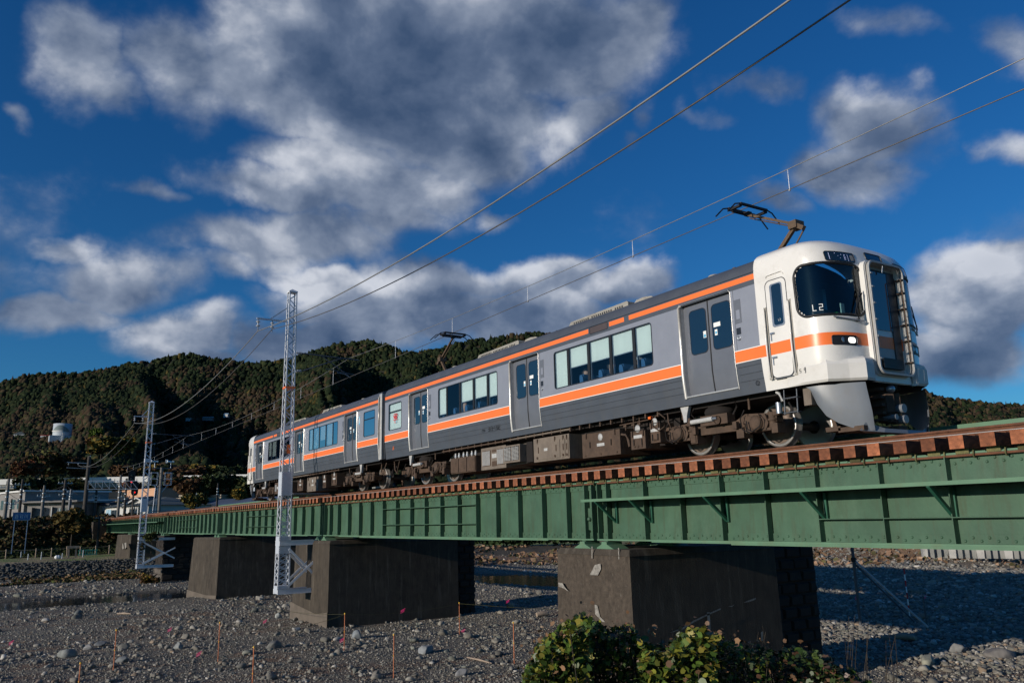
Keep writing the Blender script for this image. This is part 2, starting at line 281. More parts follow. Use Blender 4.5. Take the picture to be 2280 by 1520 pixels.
def empty(name,loc=(0,0,0),rz=0,**k):
    o=bpy.data.objects.new(name,None);COL.objects.link(o);o.location=loc;o.rotation_euler=(0,0,rz);o.empty_display_size=.3;tag(o,**k);return o
def copy_tree(o,parent=None):
    c=o.copy();COL.objects.link(c);c.parent=parent
    for ch in [x for x in KIDS.get(o.name,[])]: copy_tree(ch,c)
    return c
def npmesh(name,V,F,mats,mi=None,col=None,smooth=False,parent=None):
    me=bpy.data.meshes.new(name); V=np.asarray(V,np.float32);F=np.asarray(F,np.int32)
    me.vertices.add(len(V));me.vertices.foreach_set('co',V.ravel());k=F.shape[1]
    me.loops.add(F.size);me.loops.foreach_set('vertex_index',F.ravel());me.polygons.add(len(F));me.polygons.foreach_set('loop_start',np.arange(0,F.size,k,dtype=np.int32));me.polygons.foreach_set('loop_total',np.full(len(F),k,np.int32))
    for m in mats: me.materials.append(m)
    if mi is not None: me.polygons.foreach_set('material_index',np.asarray(mi,np.int32))
    if smooth: me.polygons.foreach_set('use_smooth',np.ones(len(F),bool))
    if col is not None:
        a=me.color_attributes.new('col','FLOAT_COLOR','POINT'); c=np.ones((len(V),4),np.float32);c[:,:3]=col;a.data.foreach_set('color',c.ravel())
    me.update();me.validate()
    o=bpy.data.objects.new(name,me);COL.objects.link(o)
    if parent is not None:o.parent=parent
    return o
# numpy value noise (2D, smooth) for ground shapes
_T=RNG.random((256,256))
def vn(x,y):
    x=np.asarray(x,float);y=np.asarray(y,float);xi=np.floor(x).astype(int);yi=np.floor(y).astype(int);fx=x-xi;fy=y-yi;fx=fx*fx*(3-2*fx);fy=fy*fy*(3-2*fy)
    g=lambda a,b:_T[a%256,b%256]
    return (g(xi,yi)*(1-fx)+g(xi+1,yi)*fx)*(1-fy)+(g(xi,yi+1)*(1-fx)+g(xi+1,yi+1)*fx)*fy
def fbm(x,y,o=5): return sum(vn(x*2**i+17*i,y*2**i+31*i)*.5**i for i in range(o))/sum(.5**i for i in range(o))
def sst(a,b,x): t=np.clip((np.asarray(x,float)-a)/(b-a),0,1);return t*t*(3-2*t)
# ------------------------------------------------------------------ ground
BANK=np.array([(-57,-60),(-57,-10),(-55,22),(-46,40),(-20,52),(15,66),(60,90)],float)
RIV=np.array([(-31,-80),(-31,-12),(-31.5,4),(-29.5,17),(-21,21),(-9,22.5),(-2,23)],float); RW=np.array([3.6,3.4,2.6,3.6,4.2,3.0,.3])
def pdist(x,y,P,Wd=None):
    best=np.full(np.shape(x),1e9);sg=np.ones(np.shape(x));wd=np.zeros(np.shape(x))
    for i in range(len(P)-1):
        a,b=P[i],P[i+1];d=b-a;t=np.clip(((x-a[0])*d[0]+(y-a[1])*d[1])/(d@d),0,1)
        e=np.hypot(x-a[0]-d[0]*t,y-a[1]-d[1]*t);c=(x-a[0])*d[1]-(y-a[1])*d[0]
        k=e<best;best=np.where(k,e,best);sg=np.where(k,np.where(c<0,1,-1),sg)
        if Wd is not None: wd=np.where(k,Wd[i]*(1-t)+Wd[i+1]*t,wd)
    return (best*sg,best,wd)
def ground(x,y,fine=True):
    x=np.asarray(x,float);y=np.asarray(y,float)
    sd,_,_=pdist(x,y,BANK);_,rd,rw=pdist(x,y,RIV,RW)
    z=-5.35-.22*sst(-5,-22,x)*1.0+ .16*(fbm(x*.13,y*.13,4)-.5)*2
    if fine: z=z+.05*(fbm(x*.9+9,y*.9,4)-.5)*2
    z=z-(.75*(1-sst(.55,1.25,rd/np.maximum(rw,.2))))*(rw>.5)
    # mounds of excavated earth in front of the far bank
    md=sst(-13,-6,sd)*(1-sst(-1,2,sd))*sst(18,30,y); z=z+md*(.5+1.5*np.maximum(0,fbm(x*.16+3,y*.16,4)-.40)*2)
    z=z+1.25*sst(0,4.6,sd)                                       # revetment
    z=z+sst(24,36,sd)*3.2*(y<30)+sst(24,44,sd)*.8*(y>=30)
    dc=np.hypot(x-27.7,y+13.3); z=z+(1-sst(5,11.5,dc))*2.4        # bank the viewer stands on
    return z
def axis(segs):
    o=[]
    for a,b,n in segs: o+=list(np.linspace(a,b,n,endpoint=False))
    return np.array(o+[segs[-1][1]])
GX=axis([(-2600,-300,14),(-300,-110,30),(-110,-62,60),(-62,-30,80),(-30,24,220),(24,60,30),(60,2600,14)])
GY=axis([(-2600,-40,14),(-40,-16,20),(-16,30,190),(30,70,100),(70,300,40),(300,3000,14)])
XX,YY=np.meshgrid(GX,GY,indexing='ij');ZZ=ground(XX,YY)
sdv,_,_=pdist(XX,YY,BANK);_,rdv,rwv=pdist(XX,YY,RIV,RW)
cc=np.zeros(XX.shape+(3,));f1=fbm(XX*.35,YY*.35,5)[...,None];f2=fbm(XX*.12+40,YY*.12,4)[...,None];f3=fbm(XX*1.3+4,YY*.5+4,4)[...,None]
gr=np.array([.150,.134,.110]);sand=np.array([.165,.144,.113]);br=np.array([.17,.10,.062]);gs=np.array([.060,.075,.022]);dirt=np.array([.21,.165,.095])
cc[:]=gr*(1-sst(.45,.6,f1))+sand*sst(.45,.6,f1)
k=sst(.55,.66,f3)*sst(.40,.55,f2)*.8;cc=cc*(1-k)+br*k
m_=(sst(-13,-7,sdv)*(1-sst(0,2,sdv))*sst(18,30,YY))[...,None];cc=cc*(1-m_)+np.array([.20,.125,.075])*m_
rv=(sst(-1,.5,sdv))[...,None];cc=cc*(1-rv)+np.array([.06,.055,.048])*rv
pk=sst(4.2,5,sdv)[...,None];pc=dirt*1.3*(1-sst(.42,.55,f1))+gs*2.6*sst(.42,.55,f1);cc=cc*(1-pk)+pc*pk
sl_=sst(22,25,sdv)[...,None];cc=cc*(1-sl_)+gs*sl_
wt=(1-sst(1.0,1.6,rdv/np.maximum(rwv,.2)))[...,None];cc=cc*(1-.45*wt)
n0,n1=XX.shape;idx=np.arange(n0*n1).reshape(n0,n1);Fq=np.stack([idx[:-1,:-1],idx[1:,:-1],idx[1:,1:],idx[:-1,1:]],-1).reshape(-1,4)
def gravelmat(name,big=False):
    m=mat(name,(1,1,1),.95,var=.18,scale=.8,vcol='col');nt=m.node_tree;N=nt.nodes;L=nt.links;b=N['Principled BSDF']
    tc=N.new('ShaderNodeTexCoord');v=N.new('ShaderNodeTexVoronoi');v.inputs['Scale'].default_value=17;v.inputs['Randomness'].default_value=1;L.new(tc.outputs['Object'],v.inputs['Vector'])
    v2=N.new('ShaderNodeTexVoronoi');v2.inputs['Scale'].default_value=29;L.new(tc.outputs['Object'],v2.inputs['Vector'])
    a=N.new('ShaderNodeMath');a.operation='MULTIPLY_ADD';L.new(v2.outputs['Distance'],a.inputs[0]);a.inputs[1].default_value=.4;L.new(v.outputs['Distance'],a.inputs[2])
    bp=N.new('ShaderNodeBump');bp.invert=True;bp.inputs['Strength'].default_value=.85;bp.inputs['Distance'].default_value=.06;L.new(a.outputs[0],bp.inputs['Height']);L.new(bp.outputs[0],b.inputs['Normal'])
    hs=N.new('ShaderNodeSeparateColor');L.new(v.outputs['Color'],hs.inputs[0]);r=N.new('ShaderNodeMapRange');L.new(hs.outputs[0],r.inputs[0]);r.inputs[3].default_value=.6;r.inputs[4].default_value=1.45
    src=b.inputs['Base Color'].links[0].from_socket;mx=N.new('ShaderNodeMix');mx.data_type='RGBA';mx.blend_type='MULTIPLY';mx.inputs[0].default_value=1;L.new(src,mx.inputs[6]);L.new(r.outputs[0],mx.inputs[7]);L.new(mx.outputs[2],b.inputs['Base Color'])
    return m
GRAV=gravelmat('riverbed gravel')
tag(npmesh('riverbed_ground',np.stack([XX,YY,ZZ],-1).reshape(-1,3),Fq,[GRAV],col=cc.reshape(-1,3),smooth=True),kind='structure')
# water
wm=mat('river water',(.010,.017,.024),.06,var=.1,bump=.25,bscale=5,spec=.6)
wv=[];wf=[]
for i,(a,w) in enumerate(zip(RIV,RW)):
    d=(RIV[min(i+1,len(RIV)-1)]-RIV[max(i-1,0)]);d/=np.linalg.norm(d);nn=np.array([-d[1],d[0]]);w=w*1.6+.5
    wv+=[(*(a+nn*w),-5.655),(*(a-nn*w),-5.655)]
    if i: wf.append((2*i-2,2*i-1,2*i+1,2*i))
w_=MB();w_.add(wv,wf,wm);tag(w_.build('river_water'),kind='structure')
# ------------------------------------------------------------------ hills
CREST=[(-500,905),(-200,880),(0,842),(60,824),(180,820),(260,805),(330,793),(400,780),(430,778),(480,787),(560,799),(620,792),(660,782),(700,770),(760,754),(820,747),(860,754),(900,772),(935,772),(960,768),(1050,745),(1100,740),(1180,728),(1240,730),(1330,745),(1500,790),(1700,830),(1900,850),(2050,858),(2100,874),(2160,882),(2220,888),(2280,892),(2500,905),(2900,960)]
ca=[];ct=[]
for u,v in CREST: a,e=azel(u,v);ca.append(a);ct.append(math.tan(math.radians(e)))
ca=np.array(ca)[::-1];ct=np.array(ct)[::-1]
def hill_hit(u,v):
    d=ray(u,v);h=math.hypot(d[0],d[1]);az=math.degrees(math.atan2(d[1],d[0]))%360
    for r in np.arange(290,1100,3.):
        if CPOS[2]+d[2]/h*r<float(hillz(np.array(az),np.array(r))): return r
    return 400.
def hillz(az,r):
    R0=270+60*np.sin(az*.11);R1=1000+120*np.sin(az*.07+1)
    s=(r-R0)/(R1-R0);hc=np.interp(az,ca,ct)*R1-9
    s1=np.clip(s,0,1)
    warp=az+(fbm(az*.15,r*.004,3)-.5)*5
    sp=np.abs(vn(warp*.36,r*.0012+3)*2-1)                          # spurs and valleys running down the slope
    sp2=np.abs(vn(warp*1.1+7,r*.004)*2-1)
    prof=s1**1.18
    z=hc*prof*(1-.62*np.sin(PI*np.clip(s1,0,1))**.8*(1-sp)*.85-.16*np.sin(PI*s1)*(1-sp2))
    z=np.where(s>1,hc*(1-.35*(s-1)),z)
    return -1.2+np.where(s<0,0,z)-np.where(s<=0,1.5,0)
AZ=np.linspace(100,196,560);RR=np.concatenate([np.linspace(200,1150,200),np.linspace(1180,1800,12)])
A2,R2=np.meshgrid(AZ,RR,indexing='ij');HZ=hillz(A2,R2)
HX=CPOS[0]+R2*np.cos(np.radians(A2));HY=CPOS[1]+R2*np.sin(np.radians(A2));n0,n1=A2.shape;idx=np.arange(n0*n1).reshape(n0,n1)
Fh=np.stack([idx[:-1,:-1],idx[1:,:-1],idx[1:,1:],idx[:-1,1:]],-1).reshape(-1,4)
hm=mat('hill undergrowth',(.022,.022,.012),.95,var=.35,scale=.05,bump=.6,bscale=.4)
tag(npmesh('hills',np.stack([HX,HY,HZ],-1).reshape(-1,3),Fh,[hm],smooth=True),kind='structure')
# crown shapes
def ico(sub):
    t=(1+5**.5)/2;V=[(-1,t,0),(1,t,0),(-1,-t,0),(1,-t,0),(0,-1,t),(0,1,t),(0,-1,-t),(0,1,-t),(t,0,-1),(t,0,1),(-t,0,-1),(-t,0,1)]
    F=[(0,11,5),(0,5,1),(0,1,7),(0,7,10),(0,10,11),(1,5,9),(5,11,4),(11,10,2),(10,7,6),(7,1,8),(3,9,4),(3,4,2),(3,2,6),(3,6,8),(3,8,9),(4,9,5),(2,4,11),(6,2,10),(8,6,7),(9,8,1)]
    V=[np.array(v)/np.linalg.norm(v) for v in V]
    for _ in range(sub):
        c={};G=[]
        def mid(a,b):
            k=(min(a,b),max(a,b))
            if k not in c: m=V[a]+V[b];V.append(m/np.linalg.norm(m));c[k]=len(V)-1
            return c[k]
        for a,b,d in F: x,y,z=mid(a,b),mid(b,d),mid(d,a);G+=[(a,x,z),(b,y,x),(d,z,y),(x,y,z)]
        F=G
    return np.array(V),np.array(F)
IV1,IF1=ico(1);IV2,IF2=ico(2);IV0,IF0=ico(0)
def scatter(name,P,S,ROT,shapes,IF,cols,material,colj=.25,smooth=False,**kw):
    n=len(P);which=RNG.integers(0,len(shapes),n);nv=len(shapes[0]);SH=np.stack(shapes)[which]
    SH=SH*S[:,None,:];c,s=np.cos(ROT),np.sin(ROT);x=SH[...,0]*c[:,None]-SH[...,1]*s[:,None];y=SH[...,0]*s[:,None]+SH[...,1]*c[:,None]
    V=np.stack([x,y,SH[...,2]],-1)+P[:,None,:];F=(IF[None]+(np.arange(n)*nv)[:,None,None]).reshape(-1,IF.shape[1])
    C=np.repeat(cols[:,None,:],nv,1)*(1+colj*(RNG.random((n,nv,1))-.5)*2)
    return npmesh(name,V.reshape(-1,3),F,[material],col=C.reshape(-1,3),smooth=smooth)
cshapes=[]
for i in range(9):
    v=IV1.copy();cone=i>=7
    r=1+.30*(RNG.random(len(v))-.5)*1.6
    for _ in range(7):
        d=RNG.normal(size=3);d/=np.linalg.norm(d);r+=.30*np.maximum(0,v@d-.72)/.28
    v=v*r[:,None]*.9
    if cone: h=(v[:,2]+1)/2;v[:,:2]*=(1.15-.95*h)[:,None];v[:,2]*=1.25
    cshapes.append(v)
treem=mat('hill tree foliage',(1,1,1),.95,var=.5,scale=1.1,vcol='col',bump=1.0,bscale=2.4,spec=.1)
nT=112000
az=RNG.uniform(103,190,nT);q=RNG.random(nT);rr=260+900*q**.62
s=(rr-270-60*np.sin(az*.11))/(730+0*az)
z=hillz(az,rr);keep=(z>0.5)&(np.interp(az,[112,130,150,188],[1,1,1,1])>0)

az,rr,z=az[keep],rr[keep],z[keep];n=len(az)
HH=True;px_=CPOS[0]+rr*np.cos(np.radians(az));py_=CPOS[1]+rr*np.sin(np.radians(az))
pat=fbm(px_*.007,py_*.007+z*.012,4);pat2=fbm(px_*.02+50,py_*.02,3)
PAL=np.array([(.014,.023,.010),(.019,.028,.011),(.031,.036,.014),(.052,.039,.022),(.047,.032,.020),(.068,.053,.017)])
pr_=np.zeros(n,int);rn=RNG.random(n)
warm=sst(.44,.60,pat*.75+pat2*.25)
pr_=np.where(rn<warm*.60*np.clip(.35+z/90,0,1.15),3+(RNG.random(n)<.4).astype(int),np.where(RNG.random(n)<.55,0,1+(RNG.random(n)<.35).astype(int)))
pr_=np.where(RNG.random(n)<.025,5,pr_)
cols=PAL[pr_]*(.75+.5*RNG.random((n,1)))
sz=(1.25+1.7*RNG.random(n)**1.5)*(.8+.3*rr/700);S=np.stack([sz,sz,sz*RNG.uniform(.8,1.25,n)],-1)
tag(scatter('wooded_hillside',np.stack([px_,py_,z+sz*.55],-1),S,RNG.uniform(0,6.28,n),cshapes,IF1,cols,treem,.22),'dark evergreen and rust brown autumn woodland covering the hills','woodland',kind='stuff')
# ------------------------------------------------------------------ stones of the riverbed
def stone_shapes(n,base,rough):
    o=[]
    for i in range(n):
        v=base.copy();d=RNG.normal(size=(9,3));d/=np.linalg.norm(d,axis=1)[:,None]
        r=1+rough*(RNG.random(len(v))-.5)
        for q in d: c=v@q;v=v-np.maximum(0,c-.58)[:,None]*q*.9
        v=v*r[:,None];o.append(v*np.array([1.05,RNG.uniform(.55,.95),RNG.uniform(.4,.8)]))
    return o
stm=mat('river stones',(1,1,1),.85,var=.2,scale=6,vcol='col',bump=.4,bscale=14)
SPAL=np.array([(.175,.162,.136),(.205,.192,.163),(.14,.134,.114),(.265,.25,.215),(.15,.154,.13),(.22,.168,.12),(.36,.34,.30)])*1.08
def stones(N,D0,D1,u0,u1,smin,smax,pw,seed,cl=0):
    rg=np.random.default_rng(seed);D=D0*(D1/D0)**rg.random(N);az0,_=azel(u0,1200);az1,_=azel(u1,1200);a=np.radians(rg.uniform(min(az0,az1),max(az0,az1),N))
    x=CPOS[0]+D*np.cos(a);y=CPOS[1]+D*np.sin(a)
    sd,_,_=pdist(x,y,BANK);_,rd,rw=pdist(x,y,RIV,RW)
    k=(sd<1)&((rd>rw*1.05)|(rw<.6))
    if cl: k&=fbm(x*.22+cl,y*.4+cl,4)+.25*rg.random(N)>.58
    x,y,D=x[k],y[k],D[k];n=len(x);s=smin*(smax/smin)**(rg.random(n)**pw)*(.55+D/55)
    z=ground(x,y);P=np.stack([x,y,z+s*.18],-1);c=SPAL[rg.choice(7,n,p=[.24,.2,.2,.12,.1,.08,.06])]*(.75+.5*rg.random((n,1)))
    S=np.stack([s,s,s],-1);return P,S,c,n
sh0=stone_shapes(14,IV1,.16)
sm=stones(120000,14,80,-40,2330,.016,.05,1.5,1);shs=stone_shapes(12,IV0,.22)
Ps=[stones(13000,16,95,-40,2330,.045,.13,2.0,2,5),stones(1500,15,70,-40,2330,.10,.24,2.4,3,11),stones(9500,13.5,22,1880,2330,.06,.25,1.0,4),stones(12000,26,85,1750,2330,.05,.14,1.8,5)]
P=np.concatenate([a[0] for a in Ps]);S=np.concatenate([a[1] for a in Ps]);c=np.concatenate([a[2] for a in Ps])
tag(scatter('fine_gravel',sm[0],sm[1],RNG.uniform(0,6.28,sm[3]),shs,IF0,sm[2],stm,.1),'fine grey gravel covering the dry riverbed','gravel',kind='stuff')
tag(scatter('riverbed_stones',P,S,RNG.uniform(0,6.28,len(P)),sh0,IF1,c,stm,.1),'grey cobbles and gravel spread over the dry riverbed','stones',kind='stuff')
# revetment blocks on the far bank
bx=[];
for i in range(5600):
    t=RNG.random();seg=RNG.random()
    y=RNG.uniform(-30,24);s_=RNG.random();x=-57-4.1*s_+RNG.normal()*.2
    bx.append((x,y,float(ground(x,y,False))+.05))
bx=np.array(bx);sz=RNG.uniform(.09,.24,len(bx));
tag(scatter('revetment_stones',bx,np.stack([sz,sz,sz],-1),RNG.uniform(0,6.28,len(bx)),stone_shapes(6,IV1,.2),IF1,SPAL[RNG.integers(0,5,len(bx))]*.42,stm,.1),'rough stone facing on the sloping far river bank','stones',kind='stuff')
# notable single rocks
def rock(u,v,s,colr,lab,flat=.7):
    p=onZ(u,v,-5.36);gz=float(ground(p[0],p[1]));p=onZ(u,v,gz);sh=stone_shapes(1,IV2,.10)[0]*np.array([s,s,s*flat*1.5])
    o=npmesh('rock',sh,IF2,[mat('rock face',colr,.85,var=.25,scale=5,bump=.5,bscale=12)],smooth=False);o.location=(p[0],p[1],gz+s*.25);o.rotation_euler=(0,0,RNG.uniform(0,6));tag(o,lab,'rock','larger rocks on the riverbed');return o
for u,v,s,cl,lab in [(145,1462,.34,(.2,.21,.2),'blocky grey rock beside the leftmost near orange stake'),(197,1445,.24,(.26,.26,.25),'rounded pale rock on the gravel left of the second orange stake'),(225,1438,.27,(.17,.18,.18),'darker rounded rock close right of the rounded pale rock'),(398,1443,.23,(.22,.23,.22),'round grey rock near the middle of the left riverbed'),(610,1442,.33,(.15,.15,.14),'upright pointed dark rock left of the stone-free sandy patch'),(620,1375,.22,(.4,.41,.38),'small bright white rock left of the pier with the braced mast'),(660,1402,.2,(.36,.36,.34),'pale rock at the foot of the pier with the braced mast'),(793,1420,.3,(.2,.22,.23),'grey rock in front of the dark side of the middle pier'),(950,1452,.33,(.24,.25,.25),'flat light grey rock lying alone on fine gravel'),(1030,1503,.22,(.24,.24,.24),'egg shaped grey stone at the bottom edge of the picture'),(270,1473,.24,(.16,.17,.17),'flat rock behind the leftmost orange stake'),(175,1370,.3,(.14,.15,.14),'broad dark rock on the upper left gravel bar'),(2070,1480,.3,(.25,.25,.2),'pale rock standing up at the shadow edge, right'),(1985,1463,.33,(.2,.2,.19),'brown grey rock furthest left in the cobble heap, right'),(2130,1452,.28,(.21,.21,.2),'light rock on top of the cobble heap, right'),(2230,1465,.42,(.17,.16,.15),'largest rock of the cobble heap, right')]:
    rock(u,v,s,cl,lab)
# ------------------------------------------------------------------ bridge
KIDS={}
JO=[31.2,12.04,-7.12,-26.6,-46.2,-65.8,-86.6]
def span(i,x0,x1):                        # x0<x1
    words=['span nearest the viewer, with pale side shelf','span between the two nearest piers, with two short side bars','third span, behind the tall mast nearest the train','fourth span, between plain concrete pier and stone block pier','fifth span with a side shelf, left of the farther mast','sixth span, reaching the far river bank with a side shelf']
    e=empty('bridge_span',((x0+x1)/2,0,-1.8),label='green riveted plate girder '+words[i],cat='bridge girder',group='spans of the green railway bridge')
    a,b=x0+.07,x1-.07
    for s in (-1,1):
        w=MB();y=s*.95
        w.box(a,b,y-.012,y+.012,-1.74,-.46,'green');w.build('web',e)
        t=MB();t.box(a,b,y-.11,y+.11,-.46,-.425,'green');t.box(a,b,y-.118,y-.1105,-.462,-.43,'rust');
        t.box(a,b,y+s*.012,y+s*.03,-.60,-.46,'green')
        L=b-a
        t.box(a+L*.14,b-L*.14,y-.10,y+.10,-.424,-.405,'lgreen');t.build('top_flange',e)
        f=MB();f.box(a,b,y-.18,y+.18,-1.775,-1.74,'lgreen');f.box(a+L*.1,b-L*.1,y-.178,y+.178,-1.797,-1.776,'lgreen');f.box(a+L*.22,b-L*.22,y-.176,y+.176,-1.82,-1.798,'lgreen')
        f.box(a,b,y+s*.012,y+s*.032,-1.74,-1.60,'green');f.build('bottom_flange',e)
    n=16 if x1-x0<20 else 18
    xs=[a+.02,a+.3]+[a+.3+(b-a-.6)*(k)/(n-1) for k in range(1,n-1)]+[b-.3,b-.02]
    if i==1: xs=[-6.98,-6.3,-5.33,-4.15,-2.97,-1.81,-.65,.53,1.73,2.85,3.99,5.16,6.31,7.47,8.64,9.81,10.9,11.65,11.93]
    if i==0: xs=[12.16,12.5,13.81,14.96,16.09,17.21,18.35,19.59,20.72,21.9,23.1,24.3,25.5,26.7,27.9,29.1,30.3,30.7,31.1]
    for x in xs:
        m=MB();m.box(x-.008,x+.008,-1.12,-.962,-1.74,-.46,'green');m.box(x-.075,x+.008,-.985,-.963,-1.739,-.461,'green')
        m.build('stiffener',e)
    # rivets of the near side
    if i<4:
        r=MB();rr=.026 if i<2 else .022
        def dome(x,z,yy=-.983,q=1):
            vs=[(x+rr*q*math.cos(k*PI/3),yy,z+rr*q*math.sin(k*PI/3)) for k in range(6)]+[(x+rr*.55*q*math.cos(k*PI/3),yy-rr*.6*q,z+rr*.55*q*math.sin(k*PI/3)) for k in range(6)]
            r.add(vs,[(k,(k+1)%6,6+(k+1)%6,6+k) for k in range(6)]+[tuple(range(6,12))],'green')
        x=a+.05;k=0;dx=.12 if i<2 else .2
        while x<b:
            if min(abs(x-q) for q in xs)>.035:
                dome(x,-.50 if k%2 else -.555);dome(x,-1.65 if k%2 else -1.70)
                if i==0 and x>18.4: dome(x,-.66 if k%2 else -.72,-.966);dome(x,-1.55 if k%2 else -1.42,-.966)
            x+=dx;k+=1
        if i<2:
            for q in xs:
                z=-.66
                while z>-1.58: dome(q-.045,z,-.986,.8);z-=.105 if q in xs[:2]+xs[-2:] else .2
        r.build('rivets',e)['kind']='stuff'
    c=MB()
    k=0;x=a+.3
    while x<b-.6:
        for z in (-.62,-1.66): c.bar((x,-.92,z),(x,.92,z),.07,.07,'green');c.bar((x,-.92*(1 if k%2 else -1),z+.004),(x+1.3,.92*(1 if k%2 else -1),z+.004),.06,.05,'green')
        c.bar((x,-.92,-.66),(x,.92,-1.62),.07,.06,'green');c.bar((x+.01,.92,-.66),(x+.01,-.92,-1.62),.06,.05,'green');x+=2.3;k+=1
    c.build('cross_bracing',e)
    if i==1:
        for z in (-.79,-1.35):
            m=MB();m.box(-.66,6.3,-1.135,-.963,z-.01,z+.01,'green');m.build('side_bar',e)
    if i==2:
        for z in (-.79,-1.35):
            m=MB();m.box(-20.5,-13.6,-1.135,-.963,z-.01,z+.01,'green');m.build('side_bar',e)
    if i==3:
        for z in (-.79,-1.35):
            m=MB();m.box(-40.2,-33.5,-1.135,-.963,z-.01,z+.01,'green');m.build('side_bar',e)
    if i==0:
        m=MB();m.box(18.35,b,-1.13,-.963,-1.36,-1.345,'green');m.box(18.35,b,-.985,-.966,-1.60,-1.36,'green');m.box(18.35,b,-.985,-.966,-.84,-.60,'green');m.build('side_bar',e)
    if i in (0,4,5):
        sx0=x0-.35 if i==5 else x0+.05;sx1=b if i!=4 else x1-.3
        if i==0: sx0=x0+.15
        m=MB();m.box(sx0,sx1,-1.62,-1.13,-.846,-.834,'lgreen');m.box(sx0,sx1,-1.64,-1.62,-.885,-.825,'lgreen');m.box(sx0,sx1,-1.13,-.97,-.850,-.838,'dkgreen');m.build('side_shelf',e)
        bx_=[12.7,13.91,16.13,18.42,20.7,23,25.3,27.6,29.9] if i==0 else [sx0+1+2.3*k for k in range(int((sx1-sx0)/2.3))]
        for x in bx_:
            m=MB();m.bar((x,-1.60,-.88),(x,-1.0,-1.36),.055,.055,'dkgreen');m.bar((x+.02,-1.0,-.90),(x+.02,-1.0,-1.38),.06,.05,'dkgreen');m.bar((x,-1.62,-.875),(x,-1.0,-.875),.05,.05,'dkgreen');m.build('shelf_brace',e)
    for x in ((x0+.42),(x1-.42)):
        for y in (-.95,.95):
            m=MB();m.prism([(x-.34,-1.96),(x+.34,-1.96),(x+.10,-1.86),(x+.09,-1.80),(x-.09,-1.80),(x-.10,-1.86)],'y',y-.26,y+.20,'lgreen');m.box(x-.07,x+.07,y-.2,y+.16,-1.80,-1.775,'green');m.build('bearing',e)
    if i==1:
        m=MB();m.prism([(11.58,-1.02),(11.86,-1.02),(11.9,-1.08),(11.9,-1.52),(11.8,-1.56),(11.6,-1.52),(11.56,-1.2)],'y',-1.02,-.99,'green')
        m.lathe([(.05,0),(.05,-.05),(.03,-.07),(0,-.07)],(11.73,-1.02,-1.28),'y','green',8);m.build('joint_plate',e)
    return e
for i in range(6): span(i,JO[i+1],JO[i])
# far side cable trough along the deck
m=MB();m.box(-40,40,1.78,1.98,.06,.30,'lgreen');m.box(-40,40,1.70,1.78,.02,.07,'green')
for k in range(34): m.bar((-39+2.35*k,.9,-.5),(-39+2.35*k,1.85,.06),.06,.06,'green')
tag(m.build('cable_trough'),'pale green cable trough running along the far edge of the bridge deck','cable trough')
# sleepers
tm=MB();tm.box(-.11,.11,-1.2,1.2,-.35,-.154,'tie');tm.box(-.111,.111,-1.203,-1.2,-.351,-.153,'tieend');tm.box(-.11,.11,1.2,1.203,-.35,-.154,'tieend')
pm=MB();pm.box(-.10,.10,-1.075,-.80,-.424,-.35,'moss');pq=MB();pq.box(-.10,.10,.80,1.075,-.424,-.35,'moss')
hm_=MB();hm_.tube([(.17,-1.08,-.38),(.17,-1.095,-.46),(.17,-1.07,-.485),(.17,-1.03,-.485)],.013,'moss',6);hm_.box(.13,.33,-1.055,-.86,-.4235,-.395,'lgreen')
t0=tm.build('sleeper');p0=pm.build('packing_block',t0,local=True);p9=pq.build('packing_block',t0,local=True);h0=hm_.build('hook_bolt',t0,local=True)
KIDS={t0.name:[p0,p9,h0]}
x=26.0;first=True;k=0
while x>-87.5:
    o=t0 if first else copy_tree(t0)
    first=False;o.location=(x+RNG.normal()*.008,RNG.normal()*.006,0);o.rotation_euler=(0,0,RNG.normal()*.004)
    tag(o,'rust brown square timber sleeper with orange end across the bridge girders','sleeper','sleepers across the bridge');x-=.4565;k+=1
# rails
RP=[(-.064,-.153),(.064,-.153),(.064,-.143),(.02,-.128),(.009,-.11),(.009,-.045),(.033,-.032),(.033,-.004),(.026,0),(-.026,0),(-.033,-.004),(-.033,-.032),(-.009,-.045),(-.009,-.11),(-.02,-.128),(-.064,-.143)]
for y,lab in ((-.57,'nearer rusty steel rail with a polished top on the bridge sleepers'),(.57,'farther rusty steel rail, behind the train wheels')):
    m=MB();m.prism([(p[0]+y,p[1]) for p in RP],'x',-110,45,'rust');m.box(-110,45,y-.018,y+.018,.0005,.0015,'railtop')
    o=m.build('rail');tag(o,lab,'rail','rails of the track')
    m=MB()
    for q in range(0,60): m.box(26-.4565*q-.05,26-.4565*q+.05,y-.10,y+.10,-.153,-.14,'rust');m.lathe([(.02,0),(.02,.03),(0,.035)],(26-.4565*q,y-.085,-.14),'z','rust',6)
    m.build('rail_fastening',o)
m=MB()
for y in (-.30,.30): m.prism([(p[0]*.8+y,p[1]*.8-.03) for p in RP],'x',-90,40,'rust')
tag(m.build('guard_rails'),'pair of thin rusty guard rails between the running rails','guard rail')
m=MB();m.tube([(-88,-1.185,-.143),(40,-1.185,-.143)],.006,'damper',6);tag(m.build('edge_wire'),'thin pale wire running along the tops of the sleeper ends','wire')
